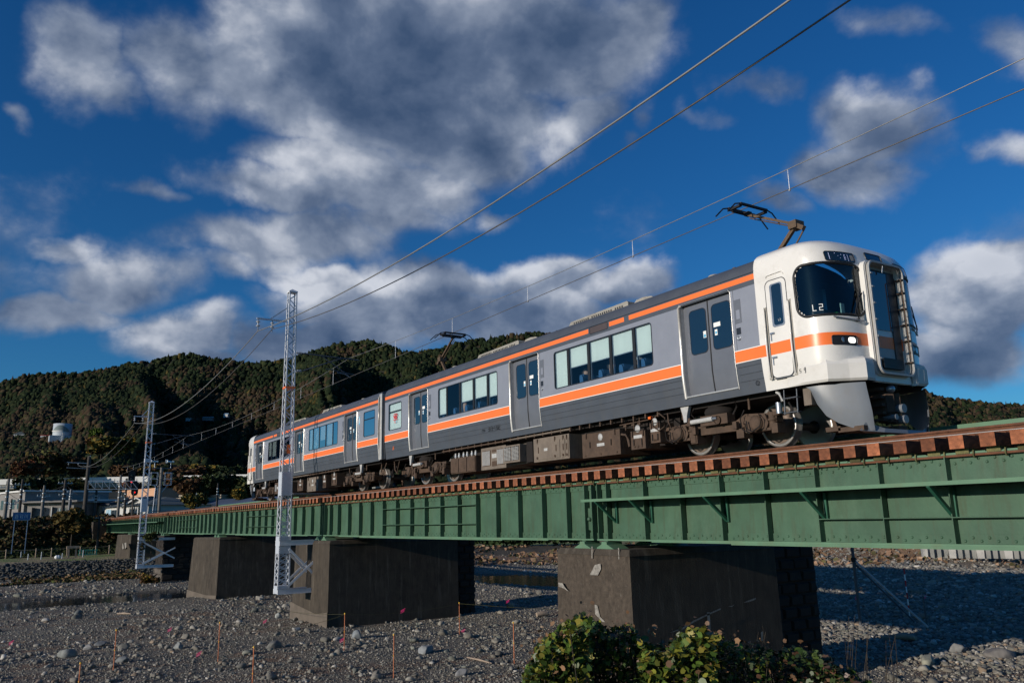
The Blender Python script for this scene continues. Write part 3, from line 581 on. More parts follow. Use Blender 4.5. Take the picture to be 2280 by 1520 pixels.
# ------------------------------------------------------------------ piers
def quadprism(m,bot,top,z0,z1,ma,cap='conc'):
    vs=[(x,y,z0) for x,y in bot]+[(x,y,z1) for x,y in top]
    for k in range(4):
        mm=ma[k] if isinstance(ma,(list,tuple)) else ma
        a,b=k,(k+1)%4;m.add([vs[a],vs[b],vs[4+b],vs[4+a]],[(0,1,2,3)],mm)
    m.add(vs[4:],[(0,1,2,3)],cap);m.add(vs[:4],[(3,2,1,0)],cap)
def blocks(m,x0,x1,y0,y1,z0,z1,mt,bh=.30,bw=.55,faces=('y0','x1')):
    nz=int((z1-z0)/bh)
    for r in range(nz):
        za=z0+r*bh;zb=za+bh-.012
        for f in faces:
            L0,L1=(x0,x1) if f[0]=='y' else (y0,y1);q=L0-(bw/2 if r%2 else 0)
            while q<L1:
                a=max(q,L0);b=min(q+bw-.012,L1);q+=bw
                if b-a<.05: continue
                j=random.uniform(.0,.05);cx=(a+b)/2;cz=(za+zb)/2
                def pt(s,z,d): return (s,(y0-d if f=='y0' else y1+d),z) if f[0]=='y' else ((x1+d if f=='x1' else x0-d),s,z)
                g=.05
                vs=[pt(a,za,-.02),pt(b,za,-.02),pt(b,zb,-.02),pt(a,zb,-.02),pt(a+g,za+g,.03+j),pt(b-g,za+g,.03+random.uniform(0,.06)),pt(b-g,zb-g,.03+random.uniform(0,.06)),pt(a+g,zb-g,.03+j)]
                m.add(vs,[(4,5,6,7),(0,1,5,4),(1,2,6,5),(2,3,7,6),(3,0,4,7)],mt)
mason=mat('old masonry blocks',(.026,.021,.017),.92,var=.4,scale=1.8,bump=.6,bscale=25,dirt=(.025,.02,.017))
masonl=mat('pale masonry quoins',(.11,.095,.08),.9,var=.25,scale=2.5,bump=.5,bscale=25)
def stains(e,face,lst):
    for pts in lst:
        m=MB();vs=[]
        for (u,v) in pts:
            p=onX(u,v,face[1]+.012) if face[0]=='x' else onY(u,v,face[1]-.012);vs.append(p)
        m.add(vs,[tuple(range(len(vs)))],'stain');m.build('lime_stain',e)
def pier(lab,L,R,yf,Lb,Rb,mt,mas=None,top=-1.96,bot=-6.3):
    e=empty('bridge_pier',((L[0]+R[0])/2,(L[1]+yf)/2,-5.5),label=lab,cat='bridge pier',group='piers of the railway bridge')
    m=MB();quadprism(m,[Lb,Rb,(Rb[0],yf),(Lb[0],yf)],[L,R,(R[0],yf),(L[0],yf)],bot,top-.14,mt,mt[0])
    m.build('shaft',e)
    c=MB();quadprism(c,[(L[0]-.02,L[1]-.02),(R[0]+.02,R[1]-.02),(R[0]+.02,yf-.02),(L[0]-.02,yf-.02)],[(L[0]+.05,L[1]+.05),(R[0]-.05,R[1]+.05),(R[0]-.05,yf-.05),(L[0]+.05,yf-.05)],top-.139,top,'conc');c.build('coping',e)
    if mas:
        m=MB();m.box(mas[0],mas[1],yf+.01,mas[2],bot,top,mason);blocks(m,mas[0],mas[1],yf+.01,mas[2],bot,top,mason,faces=('x1','y1'));m.build('old_stone_half',e)
    return e
pA=pier('nearest concrete pier, lichen grey face with white lime marks, bushes at its foot',(10.62,-1.24),(13.50,-1.34),3.38,(10.5,-1.29),(13.58,-1.39),('conc2','conc','conc','conc2'),(10.9,13.12,5.35))
stains(pA,('y',-1.33),[[(1324,1257),(1337,1254),(1338,1266),(1331,1280),(1313,1279),(1319,1268)],[(1324,1345),(1330,1347),(1336,1372),(1348,1384),(1341,1383),(1325,1366)],[(1317,1216),(1319,1216),(1319,1242),(1317,1242)],[(1376,1219),(1378,1219),(1379,1244),(1377,1244)],[(1243,1296),(1252,1297),(1258,1307),(1266,1316),(1255,1309),(1244,1305)]])
stains(pA,('x',13.56),[[(1490,1408),(1520,1396),(1545,1380),(1575,1366),(1604,1353),(1605,1356),(1576,1369),(1546,1384),(1521,1400)],[(1655,1341),(1668,1335),(1683,1330),(1682,1334),(1668,1339)],[(1574,1362),(1580,1362),(1583,1408),(1577,1408)],[(1694,1407),(1699,1404),(1699,1425),(1695,1425)],[(1620,1349),(1630,1348),(1636,1344),(1630,1350)]])
pB=pier('middle concrete pier with pale stained foot, the tall braced mast bolted to its face',(-9.05,-1.66),(-5.15,-1.50),4.45,(-9.45,-1.72),(-5.05,-1.56),('conc','conc','conc','conc'),(-9.0,-5.6,5.55))
foot=mat('pale scoured concrete',(.12,.10,.08),.9,var=.25,scale=2,bump=.3,bscale=30)
m=MB();m.add([(-9.44,-1.735,-5.6),(-5.05,-1.575,-5.6),(-5.06,-1.570,-4.75),(-6.3,-1.61,-4.9),(-8.3,-1.69,-4.72),(-9.40,-1.725,-4.6)],[(0,1,2,3,4,5)],foot);m.build('scoured_foot',pB)
pC=pier('plain concrete pier between the middle pier and the stone block pier',(-28.5,-2.2),(-24.8,-1.42),5.2,(-29.0,-2.35),(-24.6,-1.5),('conc','conc','conc','conc'))
m=MB();m.add([(-28.97,-2.36,-5.75),(-24.62,-1.52,-5.75),(-24.62,-1.515,-5.35),(-26,-1.78,-5.4),(-28.96,-2.355,-5.2)],[(0,1,2,3,4)],foot);m.build('scoured_foot',pC)
eD=empty('bridge_pier',(-46.2,0,-5.5),label='old stone block pier with pale corner stones, farther mast fixed to it',cat='bridge pier',group='piers of the railway bridge')
m=MB();m.box(-48.0,-44.5,-1.3,4.8,-6.3,-1.96,mason);blocks(m,-48.0,-44.5,-1.3,4.8,-6.3,-1.96,mason,.42,.8);m.build('stonework',eD)
m=MB();blocks(m,-48.02,-44.48,-1.34,-1.0,-6.3,-4.3,masonl,.42,.9,('y0',));m.build('corner_stones',eD)
pE=pier('farthest concrete pier on the grassy park bank, with a white splash mark',(-67.4,-2.1),(-64.1,-1.2),4.5,(-67.7,-2.2),(-64.0,-1.25),('conc','conc','conc','conc'),bot=-4.6)
stains(pE,('y',-1.72),[[(270,1214),(274,1208),(276,1220),(273,1222)],[(277,1208),(281,1207),(281,1218),(278,1222)],[(262,1212),(266,1222),(264,1223)]])
m=MB();m.box(-92,-86.4,-2.6,5.5,-6,-1.96,'conc');m.box(-92,-87.2,-2.6,5.5,-1.959,-.5,'conc');tag(m.build('abutment'),'concrete abutment carrying the left end of the bridge, half hidden by brush','abutment')
# ------------------------------------------------------------------ masts
def mast(X,Y,z0,z1,w0,w1,lab,plates,bands,arm,yface):
    e=empty('lattice_mast',(X,Y,z0),label=lab,cat='catenary mast',group='white lattice masts beside the bridge')
    def W_(z): return (w0+(w1-w0)*(z-z0)/(z1-z0))/2
    for sx,sy in ((-1,-1),(1,-1),(1,1),(-1,1)):
        m=MB();a=W_(z0);b=W_(z1);t=.05
        for (dx,dy,ww,hh) in ((0,0,1,0),(0,0,0,1)):
            ex=t if ww else .008;ey=t if hh else .008
            def C(z,ww_): c=W_(z);return [(X+sx*c,Y+sy*c),(X+sx*(c-ex),Y+sy*c),(X+sx*(c-ex),Y+sy*(c-ey)),(X+sx*c,Y+sy*(c-ey))]
            q0=C(z0,0);q1=C(z1,0);vs=[(*p,z0) for p in q0]+[(*p,z1) for p in q1]
            m.add(vs,[(0,1,2,3),(4,5,6,7),(0,1,5,4),(1,2,6,5),(2,3,7,6),(3,0,4,7)],'galvw')
        m.build('leg',e)
    for nm,face in (('lacing','x+'),('lacing','y-'),('lacing','x-'),('lacing','y+')):
        m=MB();z=z0+.12;s=1
        while z<z1-.2:
            st=.26 if z<-1.2 else .36;z2=min(z+st,z1-.12)
            if not any(a<=z+st/2<=b for a,b in plates):
                for s2 in ((1,-1) if z<-1.2 else (s,)):
                    def P(q,zz):
                        c=W_(zz)-.012;return {'x+':(X+c,Y+q*c,zz),'x-':(X-c,Y+q*c,zz),'y-':(X+q*c,Y-c,zz),'y+':(X+q*c,Y+c,zz)}[face]
                    up=(1,0,0) if face[0]=='x' else (0,1,0)
                    m.bar(P(-s2,z),P(s2,z2),.035,.008,'galv',up)
            z=z2;s=-s
        m.build(nm,e)
    for a,b in plates:
        m=MB();c=W_((a+b)/2)+.004;m.box(X-c,X+c,Y-c,Y+c,a,b,'galv')
        for zz in np.arange(a+.05,b,.09):
            for k in (-1,1): m.box(X+c,X+c+.012,Y+k*c*.85-.012,Y+k*c*.85+.012,zz-.012,zz+.012,'galvw')
        m.build('batten_plate',e)
    m=MB();c=W_(z1)+.015;m.box(X-c,X+c,Y-c,Y+c,z1-.03,z1+.02,'galvw');m.add([(X-c,Y-c,z1+.02),(X+c,Y-c,z1+.02),(X+c,Y+c,z1+.02),(X-c,Y+c,z1+.02),(X,Y,z1+.16)],[(0,1,4),(1,2,4),(2,3,4),(3,0,4)],'galvw');m.build('cover_plate',e)
    for a,b,mm in bands:
        c=W_((a+b)/2)+.012;m=MB();m.box(X-c,X+c,Y-c,Y+c,a,b,mm);m.build('painted_band',e)
    # stand-off frame fixed in the pier
    for z in (z0+.08,arm):
        m=MB()
        for k in (-1,1):
            c=W_(z);x=X+k*(c+.02);m.box(x-.03,x+.03,Y-c*1.0,yface,z-.10,z+.10,'galvw');m.box(x-.03,x+.05*k,Y-c,yface+.0,z+.085,z+.10,'galvw')
        m.build('bracket_beam',e)
    m=MB();c=W_(z0)
    for k in (-1,1):
        x=X+k*(c+.065);m.bar((x,Y+c*.6,arm-.25),(x,yface+.05,(z0+arm)/2-.45),.10,.02,'galvw',(1,0,0));x+=.03*k;m.bar((x,Y+c*.6,z0+.3),(x,yface+.05,(z0+arm)/2+.38),.10,.02,'galvw',(1,0,0))
    m.build('cross_brace',e)
    return e
MX,MY=-7.3,-2.77
m1=mast(MX,MY,-4.07,9.0,.52,.36,'tall white lattice mast with orange band, standing in front of the train',[(-4.07,-3.75),(-2.45,-1.75),(-.05,.95)],[(4.58,4.66,'orange')],-2.02,-1.4)
M2X=-44.2
m2=mast(M2X,-3.05,-4.4,8.8,.54,.38,'second white lattice mast farther left along the bridge, vines on its foot',[(-4.45,-4.1),(-2.5,-2.0),(-.05,1.0),(3.9,4.2)],[(5.45,5.55,'orange')],-2.2,-.6)
def insulator(m,p,q,r=.055,n=2,mm='insul'):
    p=Vector(p);q=Vector(q);L=(q-p).length;m.tube([p,q],.018,'dsteel',6)
    k=4*n;pts=[];rs=[]
    for i in range(n):
        for f,rr in ((.0,.3),(.18,1),(.3,1),(.36,.4)): t=.15+.7*(i+f)/n;pts.append(p+(q-p)*t);rs.append(r*rr*1.3)
    m.tube(pts,r,mm,10,rs=rs)
def fittings(e,X,MY):
    c=.2
    ztop=7.62
    m=MB();m.bar((X,MY-.2,ztop),(X,-4.30,ztop),.07,.07,'galv');m.bar((X,MY-.2,8.25),(X,-3.75,ztop),.05,.05,'galv');m.build('feeder_arm',e)
    for y in (-4.24,-3.62):
        m=MB();insulator(m,(X,y,7.6),(X,y,7.06),.07);m.build('insulator',e)
    m=MB();Yr=MY+.2
    insulator(m,(X,Yr,6.24),(X,Yr+.42,6.23),.055,4);m.build('insulator',e)
    m=MB();insulator(m,(X,Yr,5.38),(X,Yr+.42,5.44),.055,4);m.build('insulator',e)
    m=MB();m.tube([(X,Yr+.38,6.23),(X,.45,6.14)],.03,'dsteel');m.tube([(X,Yr+.4,5.44),(X,-.35,6.17)],.03,'dsteel');m.tube([(X,-1.35,6.2),(X,-.05,5.40)],.024,'dsteel');m.tube([(X,-1.1,5.62),(X,.35,5.42)],.02,'dsteel')
    m.tube([(X,-.55,5.48),(X,-.2,5.44),(X,.08,5.28)],.015,'alu');m.build('cantilever',e)
m=MB();m.box(MX+.20,MX+.215,MY-.06,MY+.10,1.72,2.12,'orange');m.build('number_plate',m1);fittings(m1,MX,MY);fittings(m2,M2X,-3.05)
m=MB();m.box(MX-.25,MX+.3,-2.5,-.9,-.02,.02,'dsteel');m.box(MX-.25,MX+.3,-2.52,-.9,.021,.035,'galv');m.build('walk_plank',m1)
m=MB();m.box(M2X-.25,M2X+.3,-2.5,-.9,-.02,.03,'dsteel');m.build('walk_plank',m2)
# ------------------------------------------------------------------ wires
def par(xa,za,xb,zb,sag,n=28):
    return [(xa+(xb-xa)*t,za+(zb-za)*t-4*sag*t*(1-t)) for t in np.linspace(0,1,n)]
NX=32.2
def wire(name,runs,Y,r,mm,lab,rr=None):
    m=MB()
    for run in runs: m.tube([(x,Y if not callable(Y) else Y(x),z) for x,z in run],r,mm,6)
    o=m.build(name);tag(o,lab,'overhead wire','wires along the railway');return o
wire('feeder_wire',[par(MX,7.05,34.5,7.05,1.17),par(M2X,7.05,MX,7.05,1.15),par(-95.5,7.0,M2X,7.05,1.3)],-4.24,.019,'wirel','thick pale feeder wire, uppermost across the sky from the mast arms')
wire('feeder_wire',[par(MX,7.2,34.5,7.2,1.5),par(M2X,7.05,MX,7.2,1.3),par(-95.5,7.0,M2X,7.05,1.4)],-3.62,.016,'wire','darker feeder wire just below the uppermost wire in the sky')
msr=[par(MX,6.2,34.5,6.2,.48),par(M2X,6.2,MX,6.2,.55),par(-86,6.2,M2X,6.2,.55)]
wire('messenger_wire',msr,0,.009,'wirel','thin messenger wire above the contact wire over the train')
wire('contact_wire',[[(34.5,5.3),(MX,5.3)],[(MX,5.3),(M2X,5.3)],[(M2X,5.3),(-86,5.3)]],0,.010,'wire','contact wire touched by the raised pantographs')
ORDW='one two three four five six seven eight nine ten eleven twelve thirteen fourteen fifteen sixteen seventeen eighteen nineteen twenty twenty-one twenty-two twenty-three twenty-four twenty-five twenty-six twenty-seven twenty-eight'.split();DRN=0
for run in msr:
    xs=[q[0] for q in run];x=max(xs)-2.1
    while x>min(xs)+1:
        z=float(np.interp(x,xs,[q[1] for q in run]));d=MB();d.tube([(x,0,5.3),(x,0,z)],.005,'galvw',6);d.tube([(x,0,5.30),(x,0,z-.12)],.008,'galvw',6);d.box(x-.02,x+.02,-.012,.012,5.26,5.30,'wirel')
        DRN+=1;tag(d.build('dropper'),'white dropper hanging between messenger and contact wire, number '+ORDW[DRN-1]+' from the right','dropper','droppers of the overhead line');x-=4.93
# ------------------------------------------------------------------ train
X0=17.72
def interp(z,tab): return float(np.interp(z,[a for a,b in tab],[b for a,b in tab]))
WT=[(0.9,1.40),(1.13,1.425),(1.3,1.45),(1.57,1.472),(1.6,1.475),(3.28,1.475),(3.40,1.46),(3.50,1.42),(3.57,1.35),(3.63,1.24),(3.69,1.07),(3.735,.86),(3.77,.62),(3.79,.38),(3.80,.1)]
FT=[(0.9,19.33),(2.0,19.33),(3.0,19.31),(3.2,19.29),(3.38,19.24),(3.5,19.16),(3.59,19.05),(3.66,18.9),(3.72,18.7),(3.76,18.45),(3.79,18.15),(3.80,17.9)]
NN=3.3
def half(W,XF,th):
    xc=max(XF-.78,X0+.02); a=XF-xc
    return xc+a*math.sin(th)**(2/NN), -W*math.cos(th)**(2/NN)
ths=list(np.concatenate([np.linspace(0,1,200)**3*(math.pi/4), math.pi/2-(np.linspace(1,0,201)[1:]**3)*(math.pi/4)]))
S_=[0]
P_=[half(1.475,19.33,t) for t in ths]
for i in range(1,len(P_)): S_.append(S_[-1]+math.dist(P_[i],P_[i-1]))
SL=19.33-.78-X0; SA=S_[-1]; TH=SL+SA   # half length
def surf(t,z):
    W=interp(z,WT);XF=interp(z,FT); m=1
    if t>TH: t=2*TH-t; m=-1
    xc=max(XF-.78,X0+.02)
    if t<=SL: return (X0+(xc-X0)*t/SL, -W*m, z)
    th=float(np.interp(t-SL,S_,ths)); x,y=half(W,XF,th); return (x,y*m,z)
def wy(z): return interp(z,WT)
ROOFP=[(1.475,3.28),(1.462,3.36),(1.42,3.45),(1.34,3.52),(1.22,3.575),(1.05,3.62),(.8,3.66),(.45,3.69),(0,3.70)]
DOORS=[(2.44,3.80),(9.0,10.36),(15.72,17.09)]
GRP=[(.66,1.73,[]),(4.6,8.25,[5.17,6.03,6.88,7.71]),(11.1,14.78,[11.69,12.52,13.36,14.19])]
ZW0,ZW1=1.985,2.905
def band(z,x):
    if z<1.585: return 'dgrey'
    if z<1.60: return 'pin'
    if z<1.82: return 'orange'
    if z<1.835: return 'pin'
    if z<3.03: return 'silver'
    if z<3.13: return 'dgrey'
    if z<3.235:
        if 12.56<x<13.36 or 13.9<x<14.07: return 'dgrey'
        return 'orange'
    return 'dgrey'
def pane_rounded(m,x0,x1,z0,z1,y,w,mm,rc=.07,dep=.02):
    # rounded frame ring in the side plane, facing -y
    def rr(x0,x1,z0,z1,r,n=5):
        o=[]
        for cx,cz,a0 in ((x1-r,z1-r,0),(x0+r,z1-r,90),(x0+r,z0+r,180),(x1-r,z0+r,270)):
            for k in range(n+1): a=math.radians(a0+90*k/n);o.append((cx+r*math.cos(a),cz+r*math.sin(a)))
        return o
    def sq(x0,x1,z0,z1,n=5):
        o=[]
        for cx,cz in ((x1,z1),(x0,z1),(x0,z0),(x1,z0)): o+=[(cx,cz)]*(n+1)
        return o
    ou=rr(x0-w,x1+w,z0-w,z1+w,rc+w*.6);inn=rr(x0,x1,z0,z1,rc);n=len(ou)
    vs=[(a,y,b) for a,b in ou]+[(a,y,b) for a,b in inn]+[(a,y+dep,b) for a,b in inn]
    m.add(vs,[(k,(k+1)%n,n+(k+1)%n,n+k) for k in range(n)]+[(n+k,n+(k+1)%n,2*n+(k+1)%n,2*n+k) for k in range(n)],mm)
def rpoly(m,x0,x1,z0,z1,y,mm,rc=.07,n=4):
    o=[]
    for cx,cz,a0 in ((x1-rc,z1-rc,0),(x0+rc,z1-rc,90),(x0+rc,z0+rc,180),(x1-rc,z0+rc,270)):
        for k in range(n+1): a=math.radians(a0+90*k/n);o.append((cx+rc*math.cos(a),y(cz+rc*math.sin(a)) if callable(y) else y,cz+rc*math.sin(a)))
    m.add(o,[tuple(range(len(o)))],mm)
def tpatch(m,t0,t1,z0,z1,off,mm,rc=.05,nu=14,nv=8,smooth=True):
    """a rounded patch lying on the nose surface"""
    vs=[];fs=[]
    for j in range(nv+1):
        f=j/nv;f=.5-.5*math.cos(PI*f);z=z0+(z1-z0)*f;e=min(z-z0,z1-z);ins=0 if e>=rc else rc-math.sqrt(max(0,rc*rc-(rc-e)**2))
        for i in range(nu+1):
            t=t0+ins+(t1-t0-2*ins)*i/nu;vs.append(noff(t,z,off))
    for j in range(nv):
        for i in range(nu): a=j*(nu+1)+i;fs.append((a,a+1,a+nu+2,a+nu+1))
    m.add(vs,fs,mm,smooth)
def noff(t,z,off):
    p=Vector(surf(t,z));a=Vector(surf(t+.01,z))-Vector(surf(t-.01,z));b=Vector(surf(t,z+.01))-Vector(surf(t,z-.01));n=a.cross(b).normalized()
    if n.dot(p-Vector((17.9,0,2)))<0:n=-n
    return p+n*off
def tring(m,t0,t1,z0,z1,w,off,mm,rc=.2,n=8,lift=.0):
    def rr(x0,x1,y0,y1,r):
        o=[]
        for cx,cy,a0 in ((x1-r,y1-r,0),(x0+r,y1-r,90),(x0+r,y0+r,180),(x1-r,y0+r,270)):
            for k in range(n+1): a=math.radians(a0+90*k/n);o.append((cx+r*math.cos(a),cy+r*math.sin(a)))
            # straight runs subdivided so that they follow the bend
        d=[]
        for i in range(len(o)):
            p,q=o[i],o[(i+1)%len(o)];L=math.dist(p,q);k=max(1,int(L/.08))
            for s in range(k): d.append((p[0]+(q[0]-p[0])*s/k,p[1]+(q[1]-p[1])*s/k))
        return d
    inn=rr(t0,t1,z0,z1,rc);cx=(t0+t1)/2;cy=(z0+z1)/2
    def grow(p,g):
        # move outward from the rounded rect
        x=min(max(p[0],t0+rc),t1-rc);y=min(max(p[1],z0+rc),z1-rc);dx,dy=p[0]-x,p[1]-y;L=math.hypot(dx,dy) or 1;return (p[0]+dx/L*g,p[1]+dy/L*g)
    rows=[[noff(*p,-.015) for p in inn],[noff(*grow(p,.0),off) for p in inn],[noff(*grow(p,w*.5),off+.006) for p in inn],[noff(*grow(p,w),off*.5) for p in inn],[noff(*grow(p,w),-.01) for p in inn]]
    n_=len(inn);vs=[v for r in rows for v in r]
    m.add(vs,[(j*n_+k,j*n_+(k+1)%n_,(j+1)*n_+(k+1)%n_,(j+1)*n_+k) for j in range(4) for k in range(n_)],mm,True)
def text(m,s,fn,h,mm,sp=.16):
    """stroke lettering: 3x5 grid strokes laid by fn(x,y)->3D"""
    G={'L':[(0,2,0,0),(0,0,1,0)],'2':[(0,2,1,2),(1,2,1,1),(1,1,0,1),(0,1,0,0),(0,0,1,0)],'3':[(0,2,1,2),(1,2,1,0),(0,1,1,1),(0,0,1,0)],'1':[(.5,2,.5,0)],'0':[(0,0,0,2),(0,2,1,2),(1,2,1,0),(1,0,0,0)],
       '-':[(0,1,1,1)],'J':[(1,2,1,0),(1,0,0,0),(0,0,0,.6)],'R':[(0,0,0,2),(0,2,1,2),(1,2,1,1),(1,1,0,1),(.4,1,1,0)],'S':[(1,2,0,2),(0,2,0,1),(0,1,1,1),(1,1,1,0),(1,0,0,0)],'P':[(0,0,0,2),(0,2,1,2),(1,2,1,1),(1,1,0,1)],
       'ク':[(.4,2,0,1.2),(.3,1.8,1,1.8),(1,1.8,.3,0)],'モ':[(.1,1.8,.9,1.8),(0,1.1,1,1.1),(.45,1.8,.45,.2),(.45,.2,1,.2)],'ハ':[(.3,1.6,0,.2),(.6,1.6,1,.2)],'.':[(.3,.8,.6,.8)],' ':[],
       'E':[(1,2,0,2),(0,2,0,0),(0,0,1,0),(0,1,.8,1)],'T':[(0,2,1,2),(.5,2,.5,0)],'I':[(.5,2,.5,0)],'N':[(0,0,0,2),(0,2,1,0),(1,0,1,2)],'K':[(0,0,0,2),(1,2,0,1),(0,1,1,0)],'A':[(0,0,.5,2),(.5,2,1,0),(.2,.8,.8,.8)],'O':[(0,0,0,2),(0,2,1,2),(1,2,1,0),(1,0,0,0)],
       'X':[(0,0,1,2),(0,2,1,0)],'H':[(0,0,0,2),(1,0,1,2),(0,1,1,1)],'m':[(0,2,0,0),(0,2,.5,2),(.5,2,.5,0),(.5,1,1,1),(1,2,1,0)],'w':[(0,2,1,2),(.5,2,.5,0),(0,1.2,1,1.2),(.2,.7,0,0),(.8,.7,1,0)],'c':[(.2,2,0,0),(.6,2,.6,.3),(1,2,1,0)]}
    x=0;w=h*.5;th=h*(.11 if s=='L2' else .15)
    for ch in s:
        for (a,b,c,d) in G.get(ch,G['X']):
            p=(x+a*w,b*h/2);q=(x+c*w,d*h/2);dx,dy=q[0]-p[0],q[1]-p[1];L=math.hypot(dx,dy);nx,ny=-dy/L*th/2,dx/L*th/2;ex,ey=dx/L*th/2,dy/L*th/2
            m.add([fn(p[0]-nx-ex,p[1]-ny-ey),fn(q[0]-nx+ex,q[1]-ny+ey),fn(q[0]+nx+ex,q[1]+ny+ey),fn(p[0]+nx-ex,p[1]+ny-ey)],[(0,1,2,3)],mm)
        x+=w+h*sp*1.6
def car(sg,label,sit):
    T=lambda x,y,z:(sg*x,y,z)
    e=empty('train_car',(sg*9.7,0,0),label=label,cat='train car',group='cars of the train')
    def B(m,name,par=None): return m.build(name,par or e,tf=T)
    # ---- shell with window and door openings on the camera side
    zs=sorted(set([.97,1.05,1.14,1.22,1.35,1.5,1.585,1.6,1.82,1.835,1.9,ZW0,2.3,2.6,ZW1,3.03,3.045,3.13,3.235,3.28]))
    xs=sorted(set([.3,17.72]+[a for d in DOORS for a in d]+[a for g in GRP for a in g[:2]]+[12.56,13.36,13.9,14.07]))
    hole=[(a,b,1.14,3.045) for a,b in DOORS]+[(a,b,ZW0,ZW1) for a,b,_ in GRP]
    m=MB()
    for s in (-1,1):
        for i in range(len(xs)-1):
            for j in range(len(zs)-1):
                xc=(xs[i]+xs[i+1])/2;zc=(zs[j]+zs[j+1])/2
                if s<0 and any(a<xc<b and c<zc<d for a,b,c,d in hole): continue
                z0,z1=zs[j],zs[j+1]
                m.add([(xs[i],s*wy(z0),z0),(xs[i+1],s*wy(z0),z0),(xs[i+1],s*wy(z1),z1),(xs[i],s*wy(z1),z1)],[(0,1,2,3)],band(zc,xc))
    for x in (.3,):   # gangway end wall
        m.add([(x,-1.40,.97),(x,1.40,.97),(x,1.475,3.28),(x,-1.475,3.28)],[(0,1,2,3)],'dgrey')
    m.add([(.3,-1.4,.97),(17.72,-1.4,.97),(17.72,1.4,.97),(.3,1.4,.97)],[(0,1,2,3)],'under')
    for z in (1.50,1.36,1.225):      # pressed beads of the lower panels
        for a,b in ((.33,2.38),(3.86,8.94),(10.42,15.66),(17.15,17.70)): m.tube([(a,-wy(z)-.002,z),(b,-wy(z)-.002,z)],.009,'dgrey',6)
    for x in (2.36,3.88,8.92,10.44,15.64,17.17): m.box(x-.003,x+.003,-1.479,-1.474,1.84,3.03,'dgrey')
    m.box(.3,17.72,-1.483,-1.474,3.262,3.275,'frame')
    B(m,'body')
    m=MB();vs=[];pr=[(y,z) for y,z in ROOFP]+[(-y,z) for y,z in ROOFP[-2::-1]];n=len(pr)
    for x in (.3,17.73): vs+=[(x,y,z) for y,z in pr]
    m.add(vs,[(k,k+1,n+k+1,n+k) for k in range(n-1)],'roof',True);m.add([vs[k] for k in range(n)],[tuple(range(n))],'roof')
    B(m,'roof')
    # ---- windows
    for gi,(a,b,mu) in enumerate(GRP):
        m=MB();pane_rounded(m,a,b,ZW0,ZW1,-1.482,.022,'frame')
        for x in mu: m.box(x-.045,x+.045,-1.478,-1.45,ZW0,ZW1,'black')
        if gi==0: m.box(a,b,-1.480,-1.455,2.60,2.635,'black')
        w=B(m,'window')
        ed=[a]+mu+[b]
        for k in range(len(ed)-1):
            x0=ed[k]+(.045 if k else 0);x1=ed[k+1]-(.045 if k<len(ed)-2 else 0)
            g=MB();g.add([(x0,-1.468,ZW0),(x1,-1.468,ZW0),(x1,-1.468,ZW1),(x0,-1.468,ZW1)],[(0,1,2,3)],'sglass');B(g,'pane',w)
            zb=sit['blind'][gi][k]
            if zb is not None:
                g=MB();g.box(x0+.03,x1-.02,-1.43,-1.424,zb,ZW1,'blind');g.box(x0+.03,x1-.02,-1.436,-1.418,zb-.02,zb,'alu');g.box(x0+.012,x0+.03,-1.45,-1.41,ZW0,ZW1,'alu');B(g,'blind',w)
        if gi==0 and sit.get('poster'):
            g=MB();p=sit['poster']
            for (u0,u1,w0,w1,c) in [(.40,.72,2.50,2.53,'red'),(.36,.76,2.44,2.47,'red'),(.42,.70,2.36,2.42,'red'),(.38,.74,2.30,2.33,'red'),(.50,.56,2.19,2.27,'red'),(.60,.64,2.2,2.27,'bluep')]:
                g.add([(a+u0,-1.4725,w0),(a+u1,-1.4725,w0),(a+u1,-1.4725,w1),(a+u0,-1.4725,w1)],[(0,1,2,3)],c)
            B(g,'notice',w)
    # ---- doors
    for di,(a,b) in enumerate(DOORS):
        d=MB();zz=[1.14,1.22,1.35,1.5,1.6,1.9,2.4,3.045];c=(a+b)/2
        d.add([(a,-wy(z)+.09,z) for z in zz]+[(b,-wy(z)+.09,z) for z in zz],[(k,k+8,k+9,k+1) for k in range(7)],'door',True)
        for z0,z1,s_ in ((1.14,3.045,0),):
            for x in (a,b): d.add([(x,-wy(z),z) for z in zz]+[(x,-wy(z)+.09,z) for z in zz],[(k,k+1,k+9,k+8) for k in range(7)],'chrome')
        d.add([(a,-1.475,3.045),(b,-1.475,3.045),(b,-1.38,3.045),(a,-1.38,3.045)],[(0,1,2,3)],'black')
        d.box(a,b,-1.45,-1.38,1.12,1.142,'chrome')
        D=B(d,'door')
        f=MB()   # bright jambs that follow the tumblehome
        for x,w_ in ((a-.04,.040),(b+.010,.010)):
            pts=[(x,-wy(z)-.006,z) for z in (1.10,1.14,1.22,1.35,1.5,1.6,2.2,3.02)];pts+=[(x+(.05 if x<c else -.05),-wy(3.05)-.006,3.075)]
            f.tube(pts,w_,'chrome',10)
        f.tube([(a,-1.482,3.075),(b,-1.482,3.075)],.014,'alu',6);f.tube([(a-.03,-1.43,1.125),(b+.03,-1.43,1.125)],.014,'chrome',6)
        f.tube([(c,-wy(z)+.082,z) for z in (1.15,1.22,1.35,1.5,1.6,2.4,3.04)],.012,'black',6)
        B(f,'door_frame',D)
        for x0,x1 in ((a+.16,c-.075),(c+.10,b-.10)):
            g=MB();yy=-wy(2.4)+.084;rpoly(g,x0,x1,1.99,2.90,yy,'dglass',.09);pane_rounded(g,x0,x1,1.99,2.90,yy-.002,.016,'frame',.09,.002);B(g,'door_window',D)
        g=MB();yy=-1.394
